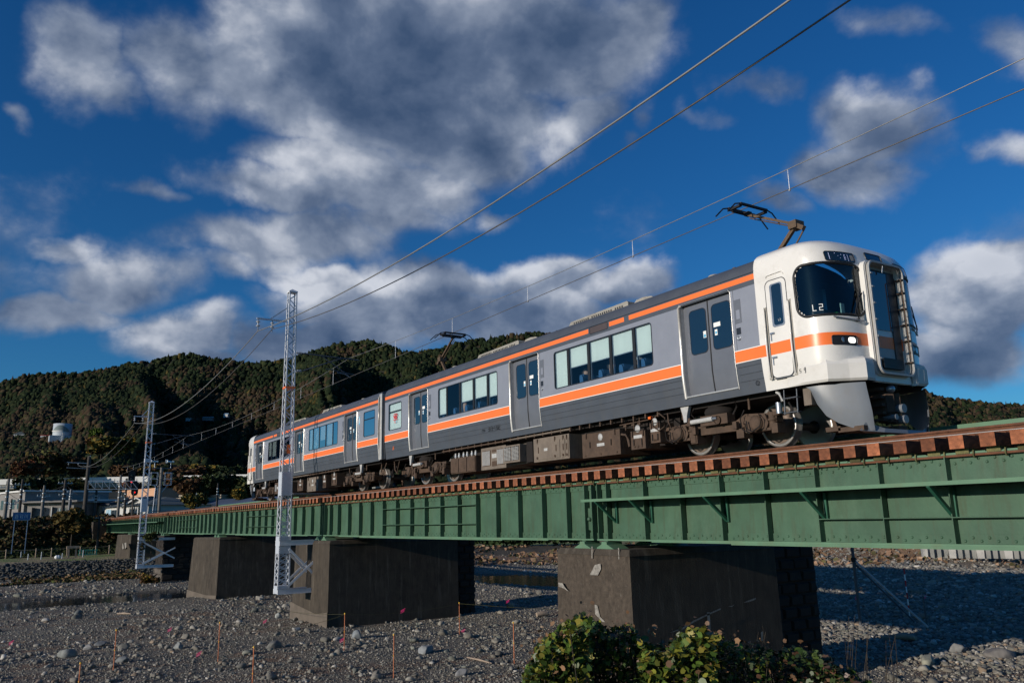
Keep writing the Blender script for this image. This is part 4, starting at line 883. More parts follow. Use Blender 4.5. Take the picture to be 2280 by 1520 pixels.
        for (x0,x1,z0,z1,cc_) in ((a+.52,a+.60,2.28,2.42,'letter'),(a+.53,a+.59,2.29,2.35,'bluep'),(c+.13,c+.31,2.44,2.53,'letter'),(c+.15,c+.22,2.27,2.39,'letter'),(c+.16,c+.21,2.30,2.35,'bluep')):
            g.add([(x0,yy-.0005*(cc_=='bluep'),z0),(x1,yy-.0005*(cc_=='bluep'),z0),(x1,yy-.0005*(cc_=='bluep'),z1),(x0,yy-.0005*(cc_=='bluep'),z1)],[(0,1,2,3)],cc_)
        B(g,'door_sticker',D)
        # control panel beside the door
        p=MB();x=b+.08;p.box(x,x+.17,-1.481,-1.474,2.36,2.83,'door');p.box(x+.05,x+.14,-1.485,-1.480,2.44,2.62,'silver');p.box(x+.02,x+.13,-1.480,-1.474,2.14,2.27,'frame')
        p.lathe([(.05,0),(.05,-.012),(.03,-.015),(.03,-.006),(.014,-.006),(.014,-.018),(0,-.018)],(x+.07,-1.475,2.07),'y','alu',14);B(p,'door_panel')
    # destination sign
    s=MB();pane_rounded(s,12.63,13.29,3.10,3.255,-1.482,.014,'frame',.02,.01);s.add([(12.63,-1.477,3.10),(13.29,-1.477,3.10),(13.29,-1.477,3.255),(12.63,-1.477,3.255)],[(0,1,2,3)],mat('brown grey sign glass',(.085,.065,.06),.25,var=.1));B(s,'side_sign')
    # writing on the body
    if sg>0:
        t=MB();text(t,'.クモハ',lambda x,y:(7.28+x,-wy(1.26+y)-.006,1.255+y),.075,'dletter');text(t,'313-1302',lambda x,y:(7.68+x,-wy(1.25+y)-.006,1.25+y),.12,'dletter',.12);B(t,'car_number')
        t=MB();text(t,'JR',lambda x,y:(.96+x,-wy(1.29+y)-.006,1.27+y),.10,'orange');B(t,'operator_mark')
        t=MB();t.lathe([(.045,0),(.045,-.003),(.036,-.003),(.036,0)],(17.56,-1.446,1.15),'y','dletter',16);text(t,'1',lambda x,y:(17.55+x,-1.449,1.12+y),.05,'dletter');B(t,'car_mark')
    else:
        t=MB()
        for z in (2.62,2.5):
            t.box(4.02,4.12,-1.478,-1.474,z,z+.1,'bluep') if False else None
        B(t.box(2.14,2.24,-1.478,-1.4745,2.50,2.82,'bluep').box(2.17,2.21,-1.480,-1.478,2.56,2.76,'letter'),'access_sticker')
    # ---- interior: floor, ceiling panel, seats
    m=MB();m.box(.4,18.2,-1.35,1.38,1.03,1.06,'inter');m.box(.4,18.2,-1.35,1.38,3.1,3.13,'inter');m.box(.4,18.2,1.30,1.33,1.06,3.1,'inter');B(m,'interior_lining')
    for a,b,n in ((4.5,8.3,5),(11.1,14.9,5)):
        for k in range(n):
            x=a+(k+.4)*(b-a)/n;q=MB()
            for y in (-1.35,-.88):
                q.box(x-.05,x+.42,y,y+.43,1.42,1.54,'seat');q.prism([(x-.12,1.50),(x+.0,1.50),(x-.06,2.12),(x-.10,2.20),(x-.18,2.20),(x-.20,2.12)],'y',y,y+.43,'seat');q.prism([(x-.205,2.10),(x-.055,2.10),(x-.09,2.215),(x-.185,2.215)],'y',y+.05,y+.38,'seat')
            B(q,'seat')
    # ---- roof equipment
    def ac(a,b,dome):
        q=MB();z0=3.56;q.prism([(a,z0),(a+.03,3.74),(a+.12,3.83),(b-.05,3.86),(b,3.83),(b,z0)],'y',-.80,.80,'acgrey')
        k=a+.25
        while k<b-.2:
            if (k-a)%.9>.1: q.box(k,k+.045,-.806,-.80,3.745,3.79,'black');q.box(k,k+.045,-.806,-.80,3.69,3.715,'black')
            k+=.085
        if dome: q.prism([(b+.0,3.58),(b+.0,3.80),(b+.10,3.87),(b+.35,3.885),(b+.62,3.85),(b+.80,3.76),(b+.84,3.60)],'y',-.62,.62,'acgrey')
        B(q,'air_conditioner')
    ac(10.85,13.3,True);ac(5.95,8.4,True)
    for x,y in ((15.85,-.5),(4.05,-.5)):
        q=MB();q.lathe([(.15,0),(.15,.16),(.13,.18),(0,.18)],(x,y,3.66),'z','acgrey',14);B(q,'roof_vent')
    # ---- bogies
    for cx,full in ((16.2,1),(2.93,1)):
        g=MB()
        for s in (-1,1):
            y=s*1.02
            g.prism([(cx-1.45,.44),(cx-1.45,.60),(cx-.70,.66),(cx-.45,.55),(cx+.45,.55),(cx+.70,.66),(cx+1.45,.60),(cx+1.45,.44),(cx+.75,.46),(cx+.5,.36),(cx-.5,.36),(cx-.75,.46)],'y',y-.09,y+.09,'brown')
            g.bar((cx-.35,y*1.13,.62),(cx+.38,y*1.13,.62),.22,.20,'brown');g.lathe([(.085,-.03),(.085,0),(.05,.01),(0,.01)],(cx+.14,y*1.13+s*.12,.60),'y','brown',12)
        g.box(cx-.25,cx+.25,-1.0,1.0,.42,.62,'brown');G=B(g,'bogie')
        for s in (-1,1):
            a=MB();a.lathe([(.27,.70),(.31,.74),(.32,.80),(.29,.86),(.25,.88),(.22,.95)],(cx-.05,s*.98,0),'z','under',20)
            B(a,'air_spring',G)
        for dx in (-1.05,1.05):
            w=MB();x=cx+dx
            for s in (-1,1):
                c=(x,s*.53,.43)
                w.lathe([(.13,s*.10),(.14,s*.05),(.33,s*.02),(.36,s*.06),(.425,s*.062)],c,'y','wheel',36);w.lathe([(.425,s*.062),(.43,-s*.03),(.458,-s*.062),(.455,-s*.075),(.40,-s*.075),(.13,-s*.06)],c,'y','tread',36);w.lathe([(.36,s*.0625),(.36,s*.064),(.424,s*.064),(.424,s*.0625)],c,'y','tread',36)
            w.tube([(x,-.95,.43),(x,.95,.43)],.075,'wheel',10);B(w,'wheel_set',G)
            for s in (-1,1):
                y=s*1.10;b_=MB()
                b_.prism([(x-.20,.30),(x+.20,.30),(x+.27,.42),(x+.20,.60),(x-.20,.60),(x-.27,.42)],'y',y-.10,y+.08*s+.02,'brown')
                b_.lathe([(.15,0),(.15,.05),(.11,.09),(.10,.10),(0,.10)],(x,y,.44),'y','brown',14) if s>0 else b_.lathe([(.15,0),(.15,-.06),(.11,-.10),(.05,-.11),(0,-.11)],(x,y-.08,.44),'y','brown',14)
                for q in (-1,1):
                    b_.tube([(x+q*.30,y,.30),(x+q*.30,y,.62)],.075,'brown',10);b_.lathe([(.10,0),(.10,.04)],(x+q*.30,y,.46),'z','brown',12)
                b_.bar((x-.3,y,.31),(x+.3,y,.31),.16,.05,'brown')
                b_.tube([(x+.10,y-.14,.60),(x+.20,y-.20,.50),(x+.16,y-.22,.36),(x-.02,y-.22,.28),(x-.16,y-.2,.34),(x-.2,y-.16,.5)],.014,'under',6)
                b_.tube([(x-.25,y-.14,.72),(x-.33,y-.18,.55),(x-.28,y-.2,.35),(x-.10,y-.2,.25)],.012,'under',6)
                b_.box(x-.42*s-.07,x-.42*s+.07,y-.12,y+.1,.22,.40,'brown')
                B(b_,'axle_box',G)
        d=MB();d.tube([(cx-.60,-1.28,.63),(cx+.02,-1.28,.64)],.05,'damper',12);d.tube([(cx+.02,-1.28,.64),(cx+.12,-1.28,.64)],.03,'alu',8);d.box(cx-.66,cx-.58,-1.33,-1.20,.56,.72,'brown');B(d,'yaw_damper',G)
        d=MB();d.prism([(cx-.80,.98),(cx-.55,.98),(cx-.62,.78),(cx-.64,.64),(cx-.72,.64),(cx-.74,.78)],'y',-1.36,-1.28,'damper');B(d,'damper_bracket',G)
        for q in (-1,1):
            d=MB()
            d.box(cx+q*1.45-.10,cx+q*1.45+.10,-1.15,-.95,.55,.62,'brown');d.tube([(cx+q*.5,-1.22,.68),(cx+q*.62,-1.24,.8),(cx+q*.55,-1.2,.95)],.02,'under',6);d.tube([(cx+q*.9,-1.2,.72),(cx+q*.9,-1.2,.97)],.025,'brown',6)
            d.box(cx+q*.62-.09,cx+q*.62+.09,-1.2,-.95,.20,.38,'brown');d.box(cx+q*.55-.05,cx+q*.55+.05,-1.27,-1.18,.38,.52,'brown')
            B(d,'brake_gear',G)
    # ---- underfloor equipment
    m=MB();m.box(.6,17.9,-1.2,1.2,.90,.968,'under');m.box(4.5,14.9,-.9,.9,.28,.90,'under')
    m.tube([(4.6,-1.34,.90),(8.5,-1.34,.90)],.025,'brown',6);m.tube([(8.5,-1.34,.91),(11.5,-1.34,.92)],.025,'grime',6)
    for k in range(26):
        x=4.7+k*.4;m.box(x-.02,x+.02,-1.36,-1.30,.86,.96,'brown')
    B(m,'underframe')
    def ubox(a,b,z0,z1,mm,kind=0,y=-1.32):
        q=MB();q.box(a,b,y,y+.9,z0,z1,mm)
        def dt(x0,x1,za,zb,c,o=.008): q.box(x0,x1,y-o,y-.001,za,zb,c)
        W_=b-a
        if kind==0:
            for x in (a+W_*.12,b-W_*.12): dt(x-.02,x+.02,z1-.13,z1-.01,'brown',.03)
            for x in (a+.12,(a+b)/2,b-.12): q.lathe([(.025,0),(.025,-.02),(0,-.02)],(x,y,z0+.06),'y','brown',8)
            for x in (a+W_*.22,b-W_*.22): dt(x-.012,x+.012,z0+W_*.16,z0+W_*.16+.14,'under',.02)
            dt((a+b)/2-.14,(a+b)/2+.14,z0+.24,z0+.31,'damper',.004)
            q.lathe([(.085,0),(.085,-.004),(0,-.004)],((a+b)/2,y-.001,z0+.45),'y','damper',18)
            dt(a+.005,b-.005,z1-.012,z1,'under',.02)
        elif kind==1:      # triple relay boxes
            n=3
            for k in range(n):
                x0=a+W_*k/n+.02;x1=a+W_*(k+1)/n-.02;q.box(x0,x1,y-.03,y-.001,z0+.03,z1-.03,mm)
                q.box(x0+.07,x1-.07,y-.035,y-.031,z0+.09,z1-.09,'brown')
                for z in np.arange(z0+.12,z1-.1,.05): q.box(x0+.12,x1-.12,y-.045,y-.036,z,z+.02,mm)
                q.tube([(x0+.1,y+.1,z1),(x0+.1,y+.1,z1+.16)],.03,'damper',8);q.tube([(x1-.15,y+.1,z1),(x1-.15,y+.1,z1+.16)],.03,'damper',8)
                q.lathe([(.045,0),(.05,.02),(.03,.04),(.045,.06),(.03,.08)],(x0+.1,y+.1,z1+.04),'z','insul',8);q.lathe([(.045,0),(.05,.02),(.03,.04),(.045,.06),(.03,.08)],(x1-.15,y+.1,z1+.04),'z','insul',8)
        elif kind==2:      # louvred panels
            for x0,x1 in ((a+.08,a+W_*.40),(b-W_*.34,b-.06)):
                q.box(x0,x1,y-.008,y-.001,z0+.1,z1-.08,'brown')
                for x in np.arange(x0+.02,x1-.02,.055): q.box(x,x+.028,y-.02,y-.009,z0+.12,z1-.1,'damper')
            dt(a+W_*.45,a+W_*.62,z1-.15,z1-.08,'brown');dt(a+W_*.45,a+W_*.64,z1-.32,z1-.2,'damper');dt(a+W_*.45,a+W_*.64,z0+.08,z0+.22,'brown')
        elif kind==3:      # projecting blower cage
            q.box(a,b,y-.22,y-.001,z0+.05,z1-.02,mm)
            for x0,x1 in ((a+.05,(a+b)/2-.02),((a+b)/2+.02,b-.05)):
                q.box(x0,x1,y-.226,y-.221,z0+.10,z1-.06,'under')
                for z in np.arange(z0+.12,z1-.08,.035): q.box(x0,x1,y-.235,y-.227,z,z+.012,'damper')
                for x in np.arange(x0+.06,x1,.08): q.box(x-.005,x+.005,y-.237,y-.2355,z0+.10,z1-.06,'damper')
        elif kind==4:
            dt(a+.06,b-.4,z0+.05,z1-.10,'grime',.014);dt(b-.32,b-.18,z0+.05,z1-.1,'grime',.014);dt(b-.15,b-.04,z0+.05,z1-.1,'grime',.014)
            for x in (a+.25,b-.55,b-.24,b-.09): dt(x-.012,x+.012,z0+.22,z0+.38,'brown',.03)
            dt(a+.5,a+.66,z0+.26,z0+.33,'damper',.018)
            for x in (a+.2,b-.6,b-.24,b-.09): dt(x-.01,x+.01,z1-.14,z1-.02,'brown',.03);q.lathe([(.03,0),(.03,-.03),(0,-.03)],(x,y-.01,z0+.10),'y','brown',8)
        B(q,'equipment_box')
    if sg>0:
        ubox(11.93,13.36,.16,.75,'brown',0);ubox(9.8,11.4,.21,.82,'grime',4);ubox(8.5,9.35,.22,.76,'grime',3,-1.25);ubox(7.02,8.4,.17,.80,'grime',2);ubox(5.15,6.7,.17,.64,'brown',1);ubox(13.74,14.22,.22,.63,'brown',0);ubox(14.40,14.70,.31,.74,'brown',0)
        q=MB();q.tube([(14.55,-1.30,.86),(14.75,-1.36,.92),(14.92,-1.36,.80),(14.9,-1.36,.62),(14.72,-1.36,.55),(14.52,-1.36,.66),(14.5,-1.34,.80)],.016,'brown',6)
        q.tube([(14.95,-1.3,.9),(15.02,-1.36,.7),(15.1,-1.36,.55),(15.2,-1.3,.6)],.016,'brown',6);q.tube([(13.4,-1.3,.60),(13.55,-1.3,.58),(13.62,-1.3,.45),(13.66,-1.3,.3)],.03,'brown',8)
        for x in (13.5,13.78,13.98): q.tube([(x,-1.25,.68),(x,-1.25,.92)],.014,'brown',6);q.box(x-.05,x+.05,-1.28,-1.2,.76,.80,'brown')
        q.tube([(13.3,-1.25,.82),(14.3,-1.25,.84)],.016,'brown',6);q.lathe([(.035,-.04),(.035,.04)],(14.42,-1.32,.86),'x','orange',8);B(q,'air_pipes')
        q=MB();q.tube([(9.5,-1.0,.30),(9.5,-1.0,.70)],.2,'under',12);q.box(9.42,9.72,-1.30,-1.0,.24,.78,'under');B(q,'mesh_cage')
    else:
        ubox(7.3,8.8,.16,.79,'grime',0);ubox(5.0,5.6,.3,.8,'brown',0);ubox(6.3,6.7,.25,.8,'brown',0);ubox(9.4,10.2,.25,.75,'brown',0);ubox(11.0,12.1,.2,.72,'brown',0);ubox(12.8,13.9,.25,.8,'brown',2)
        q=MB();q.tube([(5.2,-.9,.5),(6.2,-.9,.5)],.2,'brown',16);B(q,'air_tank')
    # ---- pantograph
    if sg>0 : PANS=[(16.93,1),(2.45,-1)]
    else: PANS=[]
    for bx_,sd in PANS:
        q=MB();q.bar((bx_-.45,-.55,3.78),(bx_+.45,-.55,3.78),.07,.07,'panto');q.bar((bx_-.45,.55,3.78),(bx_+.45,.55,3.78),.07,.07,'panto')
        for x in (bx_-.45,bx_+.45):
            q.bar((x,-.6,3.80),(x,.6,3.80),.07,.07,'panto')
            for y in (-.55,.55): q.lathe([(.07,0),(.08,.03),(.05,.05),(.08,.08),(.05,.12)],(x,y,3.64),'z','insul',10)
        G=B(q,'pantograph')
        kx=bx_+sd*.72;hx=bx_-sd*.45
        if sd<0: kx=bx_-.50;hx=bx_+.42
        q=MB();q.bar((bx_+(0 if sd>0 else .0),0,3.82),(kx,0,4.47),.08,.075,'panto');q.tube([(bx_+sd*.35,.12,3.85),(kx+sd*.12,.12,4.40)],.018,'panto',6);q.box(kx-.10,kx+.10,-.10,.16,4.42,4.58,'panto');q.bar((kx,-.02,4.52),(kx+sd*.22,-.02,4.36),.09,.09,'panto');B(q,'lower_arm',G)
        q=MB();q.bar((kx,0,4.52),(hx,0,5.12),.058,.055,'panto');q.tube([(kx,.05,4.46),(hx,.05,5.05)],.014,'panto',6);B(q,'upper_arm',G)
        q=MB();zt=5.27
        q.bar((hx,0,5.10),(hx,0,5.18),.12,.12,'pantob')
        for dx in (-.17,.17):
            q.bar((hx+dx,-.42,zt-.03),(hx+dx,.42,zt-.03),.055,.035,'pantob');q.bar((hx+dx,-.42,zt-.005),(hx+dx,.42,zt-.005),.05,.012,'panto')
            for s in (-1,1): q.tube([(hx+dx,s*.42,zt-.02),(hx+dx,s*.58,zt-.06),(hx+dx,s*.82,zt-.28)],.016,'pantob',6)
        for y in (-.40,.40): q.bar((hx-.17,y,zt-.06),(hx+.17,y,zt-.06),.06,.05,'pantob')
        q.bar((hx-.1,-.38,zt-.10),(hx-.1,.38,zt-.10),.05,.04,'pantob');q.bar((hx,0,5.14),(hx-.1,0,zt-.08),.08,.05,'pantob');B(q,'collector_head',G)
    # ---- gangway end of the car: bright cover strips
    q=MB();q.box(.06,.30,-1.445,-1.37,1.0,3.44,'chrome') if sg<0 else q.box(.02,.30,-1.40,-1.25,1.0,3.40,'black');q.box(.0,.3,-.75,.75,1.05,3.2,'black')
    q.tube([(.28,-1.44,1.0),(.28,-1.49,1.6),(.28,-1.49,3.3),(.28,-1.35,3.5)],.016,'chrome' if sg<0 else 'frame',6)
    q.tube([(.1,-.9,.75),(.1,-1.0,.55),(.05,-1.0,.38),(0,-1.0,.36)],.028,'under',8);q.tube([(.35,-1.1,.9),(.5,-1.15,.6),(.6,-1.1,.45),(.75,-1.15,.6),(.8,-1.1,.9)],.022,'brown',8);q.bar((.0,0,.62),(1.2,0,.62),.2,.2,'brown');B(q,'gangway_end')
    # ---- driving cab
    m=MB();tt=list(np.linspace(0,SL,6))+list(SL+np.linspace(0,2*SA,90))[1:]+list(np.linspace(SL+2*SA,2*TH,6))[1:]
    zz=sorted(set([round(a,3) for a in list(np.arange(.97,1.6,.07))+[1.6,1.82]+list(np.arange(1.88,3.4,.045))+[3.42,3.46,3.50,3.54,3.58,3.62,3.65,3.68,3.71,3.73,3.75,3.77,3.785,3.795,3.80]]))
    WS=(.93,2.27,2.16,3.07,.20)
    def inws(t,z):
        for a,b in ((WS[0],WS[1]),(2*TH-WS[1],2*TH-WS[0])):
            if a-.035<t<b+.035 and WS[2]-.035<z<WS[3]+.035:
                x=min(max(t,a+WS[4]),b-WS[4]);y=min(max(z,WS[2]+WS[4]),WS[3]-WS[4])
                if math.hypot(t-x,z-y)<WS[4]+.03: return True
        return False
    nt_=len(tt);V=[surf(t,z) for z in zz for t in tt]
    FW=[];FO=[];
    for j in range(len(zz)-1):
        for i in range(nt_-1):
            tc_=(tt[i]+tt[i+1])/2;zc=(zz[j]+zz[j+1])/2
            if all(inws(tt[i+a],zz[j+b]) for a in (0,1) for b in (0,1)): continue
            f=(j*nt_+i,j*nt_+i+1,(j+1)*nt_+i+1,(j+1)*nt_+i)
            (FO if 1.6<=zc<=1.82 else FW).append(f)
    m.add(V,FW,'white',True);m.add([noff(t,z,0) if 0 else surf(t,z) for z in (1.6,1.82) for t in tt],[(i,i+1,nt_+i+1,nt_+i) for i in range(nt_-1)],'orange',True)
    m.add([(17.72,-wy(z),z) for z in (.97,3.28)]+[(17.72,wy(z),z) for z in (3.28,.97)],[(0,1,2,3)],'under')
    CAB=B(m,'cab_shell')
    m=MB();m.box(17.8,19.1,-1.3,1.3,.98,1.0,'under');m.box(17.74,17.78,-1.36,1.36,1,3.5,'under');m.box(18.5,19.15,-1.2,-.5,1.5,2.14,'under');m.box(18.5,19.1,.5,1.2,1.5,2.14,'under');m.box(18.6,18.9,-1.1,-.6,2.14,2.30,'black')
    if sg>0:m.box(18.72,19.08,-.98,-.62,2.17,2.225,'greenp');m.box(19.0,19.1,-.88,-.60,2.155,2.215,'greenp');m.box(19.02,19.04,-.80,-.70,2.22,2.42,'blind');m.box(18.2,18.4,-.4,-.3,2.2,2.9,'alu')
    B(m,'driver_desk')
    # front stripe pin lines are absent; windscreens
    for sgn in (0,1):
        a,b=(WS[0],WS[1]) if not sgn else (2*TH-WS[1],2*TH-WS[0])
        f=MB();tring(f,a,b,WS[2],WS[3],.045,.014,'black',WS[4]);F=B(f,'windscreen')
        f=MB();tpatch(f,a-.01,b+.01,WS[2]-.01,WS[3]+.01,-.006,'wsglass',WS[4],22,14);B(f,'glass_pane',F)
        f=MB();tc0=b-.18 if not sgn else a+.18
        p=[noff(b-.25 if not sgn else a+.9,2.06,.05),noff((b-.30) if not sgn else a+.85,2.2,.05),noff((b-.10) if not sgn else a+1.0,2.55,.05)]
        f.tube(p,.014,'black',6);f.tube([noff((b-.33) if not sgn else a+.8,2.12,.045),noff((b-.13) if not sgn else a+.95,2.62,.045)],.012,'black',6);f.tube([noff(b-.75 if not sgn else a+.3,2.085,.05),noff(b-.15 if not sgn else a+.9,2.03,.06)],.014,'alu',6);f.lathe([(.03,0),(.03,.05),(0,.05)],noff(b-.25 if not sgn else a+.95,2.05,.0),'x','black',8);B(f,'wiper',F)
        # head lamps
        a,b=(1.46,1.96) if not sgn else (2*TH-1.96,2*TH-1.46)
        h=MB();tpatch(h,a,b,1.59,1.765,.004,'black',.035,8,4);tring(h,a+.01,b-.01,1.60,1.755,.012,.012,'frame',.03,4);tm_=a+(b-a)*(.66 if not sgn else .34)
        H=B(h,'head_lamp');h=MB();lit=(sg>0 and sgn==0)
        tpatch(h,tm_-.03,tm_+.13,1.625,1.73,.009,'lamp' if lit else 'alu',.04,6,4)
        c=noff(tm_-.13,1.68,.008);h.lathe([(.05,0),(.045,.006),(.02,.003),(0,.003)],c,'x','alu',14);B(h,'lamp_lens',H)
        a,b=(1.53,2.19) if not sgn else (2*TH-2.19,2*TH-1.53)
        h=MB();tpatch(h,a,b,3.125,3.315,.004,'dglass',.04,10,4);tring(h,a+.008,b-.008,3.133,3.307,.012,.008,'black',.035,4);H=B(h,'route_sign')
        if not sgn and sg>0:
            h=MB();tpatch(h,b-.12,b-.03,3.16,3.27,.007,'acgrey',.01,3,2)
            for (t0,w_,z0,h_) in ((a+.08,.012,3.15,.13),(a+.20,.02,3.27,.012),(a+.26,.012,3.22,.012),(a+.30,.012,3.18,.012),(a+.33,.02,3.25,.012),(a+.40,.03,3.16,.015),(a+.40,.012,3.16,.10),(a+.405,.035,3.2,.012),(a+.40,.035,3.25,.012),(a+.485,.012,3.14,.13)): tpatch(h,t0,t0+w_,z0,z0+h_,.008,'ledw',.001,1,1)
            B(h,'led_lettering',H)
    h=MB();tpatch(h,TH-.24,TH+.24,3.25,3.395,.005,'dglass',.03,8,4);tring(h,TH-.235,TH+.235,3.255,3.39,.015,.014,'frame',.03,4);h.box(19.22,19.235,-.12,.14,3.30,3.33,'alu');B(h,'centre_sign')
    if sg>0:
        h=MB();text(h,'L2',lambda x,y:noff(1.21+x,2.225+y,.004),.105,'letter',.35);B(h,'set_number')
    # front gangway with its standing frame
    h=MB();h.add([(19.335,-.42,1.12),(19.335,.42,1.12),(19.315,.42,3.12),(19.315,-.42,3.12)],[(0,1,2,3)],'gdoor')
    h.add([(19.338,-.42,1.60),(19.338,.42,1.60),(19.338,.42,1.81),(19.338,-.42,1.81)],[(0,1,2,3)],'orange');h.box(19.33,19.345,-.36,.20,1.93,3.02,'dglass');h.box(19.332,19.35,.20,.42,1.42,3.05,'frame');h.box(19.345,19.352,-.36,.18,3.02,3.05,'black')
    h.box(19.33,19.42,-.30,.30,1.22,1.40,'black');h.tube([(19.37,-.36,1.75),(19.37,-.36,2.0)],.012,'alu',6);G=B(h,'gangway_door')
    h=MB()
    def ringf(y0,y1,z0,z1,x0,x1,w_,mm,r=.12):
        def rr(g,x):
            o=[]
            for cy,cz,a0 in ((y1-r,z1-r,0),(y0+r,z1-r,90),(y0+r,z0+r,180),(y1-r,z0+r,270)):
                for k in range(6): a=math.radians(a0+18*k);o.append((x,cy+(r+g)*math.cos(a),cz+(r+g)*math.sin(a)))
            return o
        rows=[rr(0,x0),rr(w_,x0),rr(w_,x1),rr(0,x1),rr(0,x0)];n=24
        h.add([v for r_ in rows for v in r_],[(j*n+k,j*n+(k+1)%n,(j+1)*n+(k+1)%n,(j+1)*n+k) for j in range(4) for k in range(n)],mm)
    ringf(-.50,.50,1.12,3.14,19.30,19.40,.045,'white');
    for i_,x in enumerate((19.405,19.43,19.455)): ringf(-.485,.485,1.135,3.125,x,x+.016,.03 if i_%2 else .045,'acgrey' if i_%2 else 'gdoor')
    ringf(-.49,.49,1.13,3.13,19.474,19.49,.035,'damper')
    for z in (1.35,1.75,2.05,2.35,2.65,2.9): h.box(19.36,19.50,.42,.48,z,z+.02,'brown');h.box(19.36,19.50,-.50,-.44,z,z+.025,'damper')
    h.tube([(19.50,.40,1.4),(19.50,.40,2.9)],.012,'brown',6)
    for z in (2.2,2.3,2.5,1.9,1.65): h.box(19.495,19.505,.44,.52,z,z+.012,'damper')
    h.tube([(19.4,.0,3.0),(19.42,.02,3.14)],.015,'alu',6);B(h,'gangway_frame',G)
    # bumper fairing and skirt
    h=MB()
    pl=[(18.25,-1.455,0),(18.60,-1.455,.5),(19.02,-1.37,1),(19.24,-1.08,1),(19.44,-.88,1),(19.42,-.62,.8),(19.34,-.57,.5)]
    vs=[];n=len(pl)
    for z,sc in ((.96,.0),(1.00,.03),(1.26,.03),(1.34,-.0),(1.40,-.10)):
        for x,y,k in pl: vs.append((x+sc*k*1.0-(.03 if k==0 else 0)*0,y-sc*(.8 if k else 0)+(.02 if z>1.36 else 0),z-(0.02 if k==0 and z>1.3 else 0)))
    fs=[(j*n+k,j*n+k+1,(j+1)*n+k+1,(j+1)*n+k) for j in range(4) for k in range(n-1)]
    h.add(vs,fs,'bumper');h.add([(x,-y,z) for x,y,z in vs],fs,'bumper')
    for s in (-1,1): h.add([(18.25,s*1.455,.962),(18.6,s*1.455,.962),(19.02,s*1.37,.962),(19.24,s*1.08,.962),(19.44,s*.88,.962),(19.42,s*.62,.962),(19.3,s*.57,.962),(18.6,s*.58,.962)],[tuple(range(8))],'under')
    h.box(19.25,19.36,-.56,.56,.98,1.10,'white');B(h,'bumper_fairing')
    h=MB();nz=9
    def sk(s,h):
        cols=[(18.52,-1.34,.93,.93),(18.64,-1.33,.93,.62),(18.78,-1.30,.93,.40),(18.95,-1.22,.93,.26),(19.12,-1.12,.93,.17),(19.26,-1.02,.93,.12),(19.36,-.94,.93,.10),(19.40,-.88,.93,.10)]
        vs=[]
        for x,y,zt,zb in cols:
            for k in range(nz):
                f=k/(nz-1);z=zt+(zb-zt)*f;vs.append((x+.05*math.sin(f*PI*.5)-.10*max(0,f-.6),s*(-y-(.10*f*f)),z))
        h.add(vs,[(c*nz+k,c*nz+k+1,(c+1)*nz+k+1,(c+1)*nz+k) for c in range(len(cols)-1) for k in range(nz-1)],'skirt',True)
    sk(-1,h);B(h,'skirt_panel');h=MB();sk(1,h);B(h,'skirt_panel');h=MB()
    h.add([(19.30,-1.05,.10),(19.46,-.6,.07),(19.52,0,.065),(19.46,.6,.07),(19.30,1.05,.10),(19.34,.92,.24),(19.45,.55,.14),(19.50,0,.13),(19.45,-.55,.14),(19.34,-.92,.24)],[(0,1,8,9),(1,2,7,8),(2,3,6,7),(3,4,5,6)],'skirt')
    h.add([(19.30,-1.05,.10),(19.46,-.6,.07),(19.52,0,.065),(19.46,.6,.07),(19.30,1.05,.10),(19.1,.6,.09),(19.1,-.6,.09)],[(0,1,2,3,4,5,6)],'skirt')
    B(h,'skirt_lip')
    h=MB();h.box(19.05,19.30,-.26,.26,.52,.90,'under');h.bar((19.0,0,.62),(19.62,0,.62),.26,.30,'brown');h.prism([(19.45,-.19),(19.72,-.19),(19.80,-.08),(19.72,.02),(19.80,.10),(19.72,.20),(19.45,.20)],'z',.45,.80,'brown')
    h.lathe([(.06,0),(.06,.10),(.03,.12),(0,.12)],(19.72,-.10,.86),'x','alu',10);h.lathe([(.05,0),(.07,.05),(.05,.12)],(19.66,.14,.90),'x','brown',10)
    h.box(19.5,19.74,-.16,.16,.28,.44,'brown');h.tube([(19.60,-.12,.36),(19.84,-.12,.36)],.05,'skirt',10);h.tube([(19.60,.10,.52),(19.86,.10,.52)],.08,'skirt',12);h.tube([(19.6,.12,.33),(19.86,.12,.33)],.075,'skirt',12);h.box(19.45,19.78,.0,.24,.14,.22,'brown')
    for z in (.30,.42,.56,.70,.84): h.box(19.45,19.7,-.30,-.18,z,z+.05,'brown')
    for y in (-.36,.38): h.tube([(19.35,y,.85),(19.48,y,.6),(19.45,y*.9,.35),(19.3,y,.3)],.025,'under',8)
    h.v=[(x-.42,y,z) for x,y,z in h.v]
    B(h,'coupler')
    # cab side door, rails and steps
    h=MB();y=-1.4765
    rpoly(h,17.965,18.42,1.17,2.99,-1.4785,'white',.10);pane_rounded(h,17.965,18.42,1.17,2.99,-1.4795,.014,'frame',.10,.001)
    rpoly(h,18.06,18.34,2.10,2.92,-1.4835,'alu',.05);rpoly(h,18.10,18.315,2.13,2.90,-1.4845,'dglass',.05)
    h.box(17.965,18.42,-1.4800,-1.4795,1.60,1.82,'orange');h.box(18.0,18.42,-1.485,-1.4,1.145,1.16,'dsteel')
    h.box(18.0,18.09,-1.51,-1.48,1.98,2.01,'alu');h.box(18.0,18.02,-1.495,-1.48,1.86,2.0,'alu');h.box(18.0,18.10,-1.51,-1.48,1.53,1.56,'alu');h.box(18.0,18.02,-1.495,-1.48,1.41,1.55,'alu')
    h.tube([(18.0,-1.49,3.06),(18.02,-1.49,3.10),(18.36,-1.49,3.11),(18.40,-1.49,3.05)],.008,'white',6)
    if sg>0: text(h,'L2',lambda x,z:(18.20+x,-1.4855,2.20+z),.035,'letter',.3)
    Dd=B(h,'cab_door')
    h=MB()
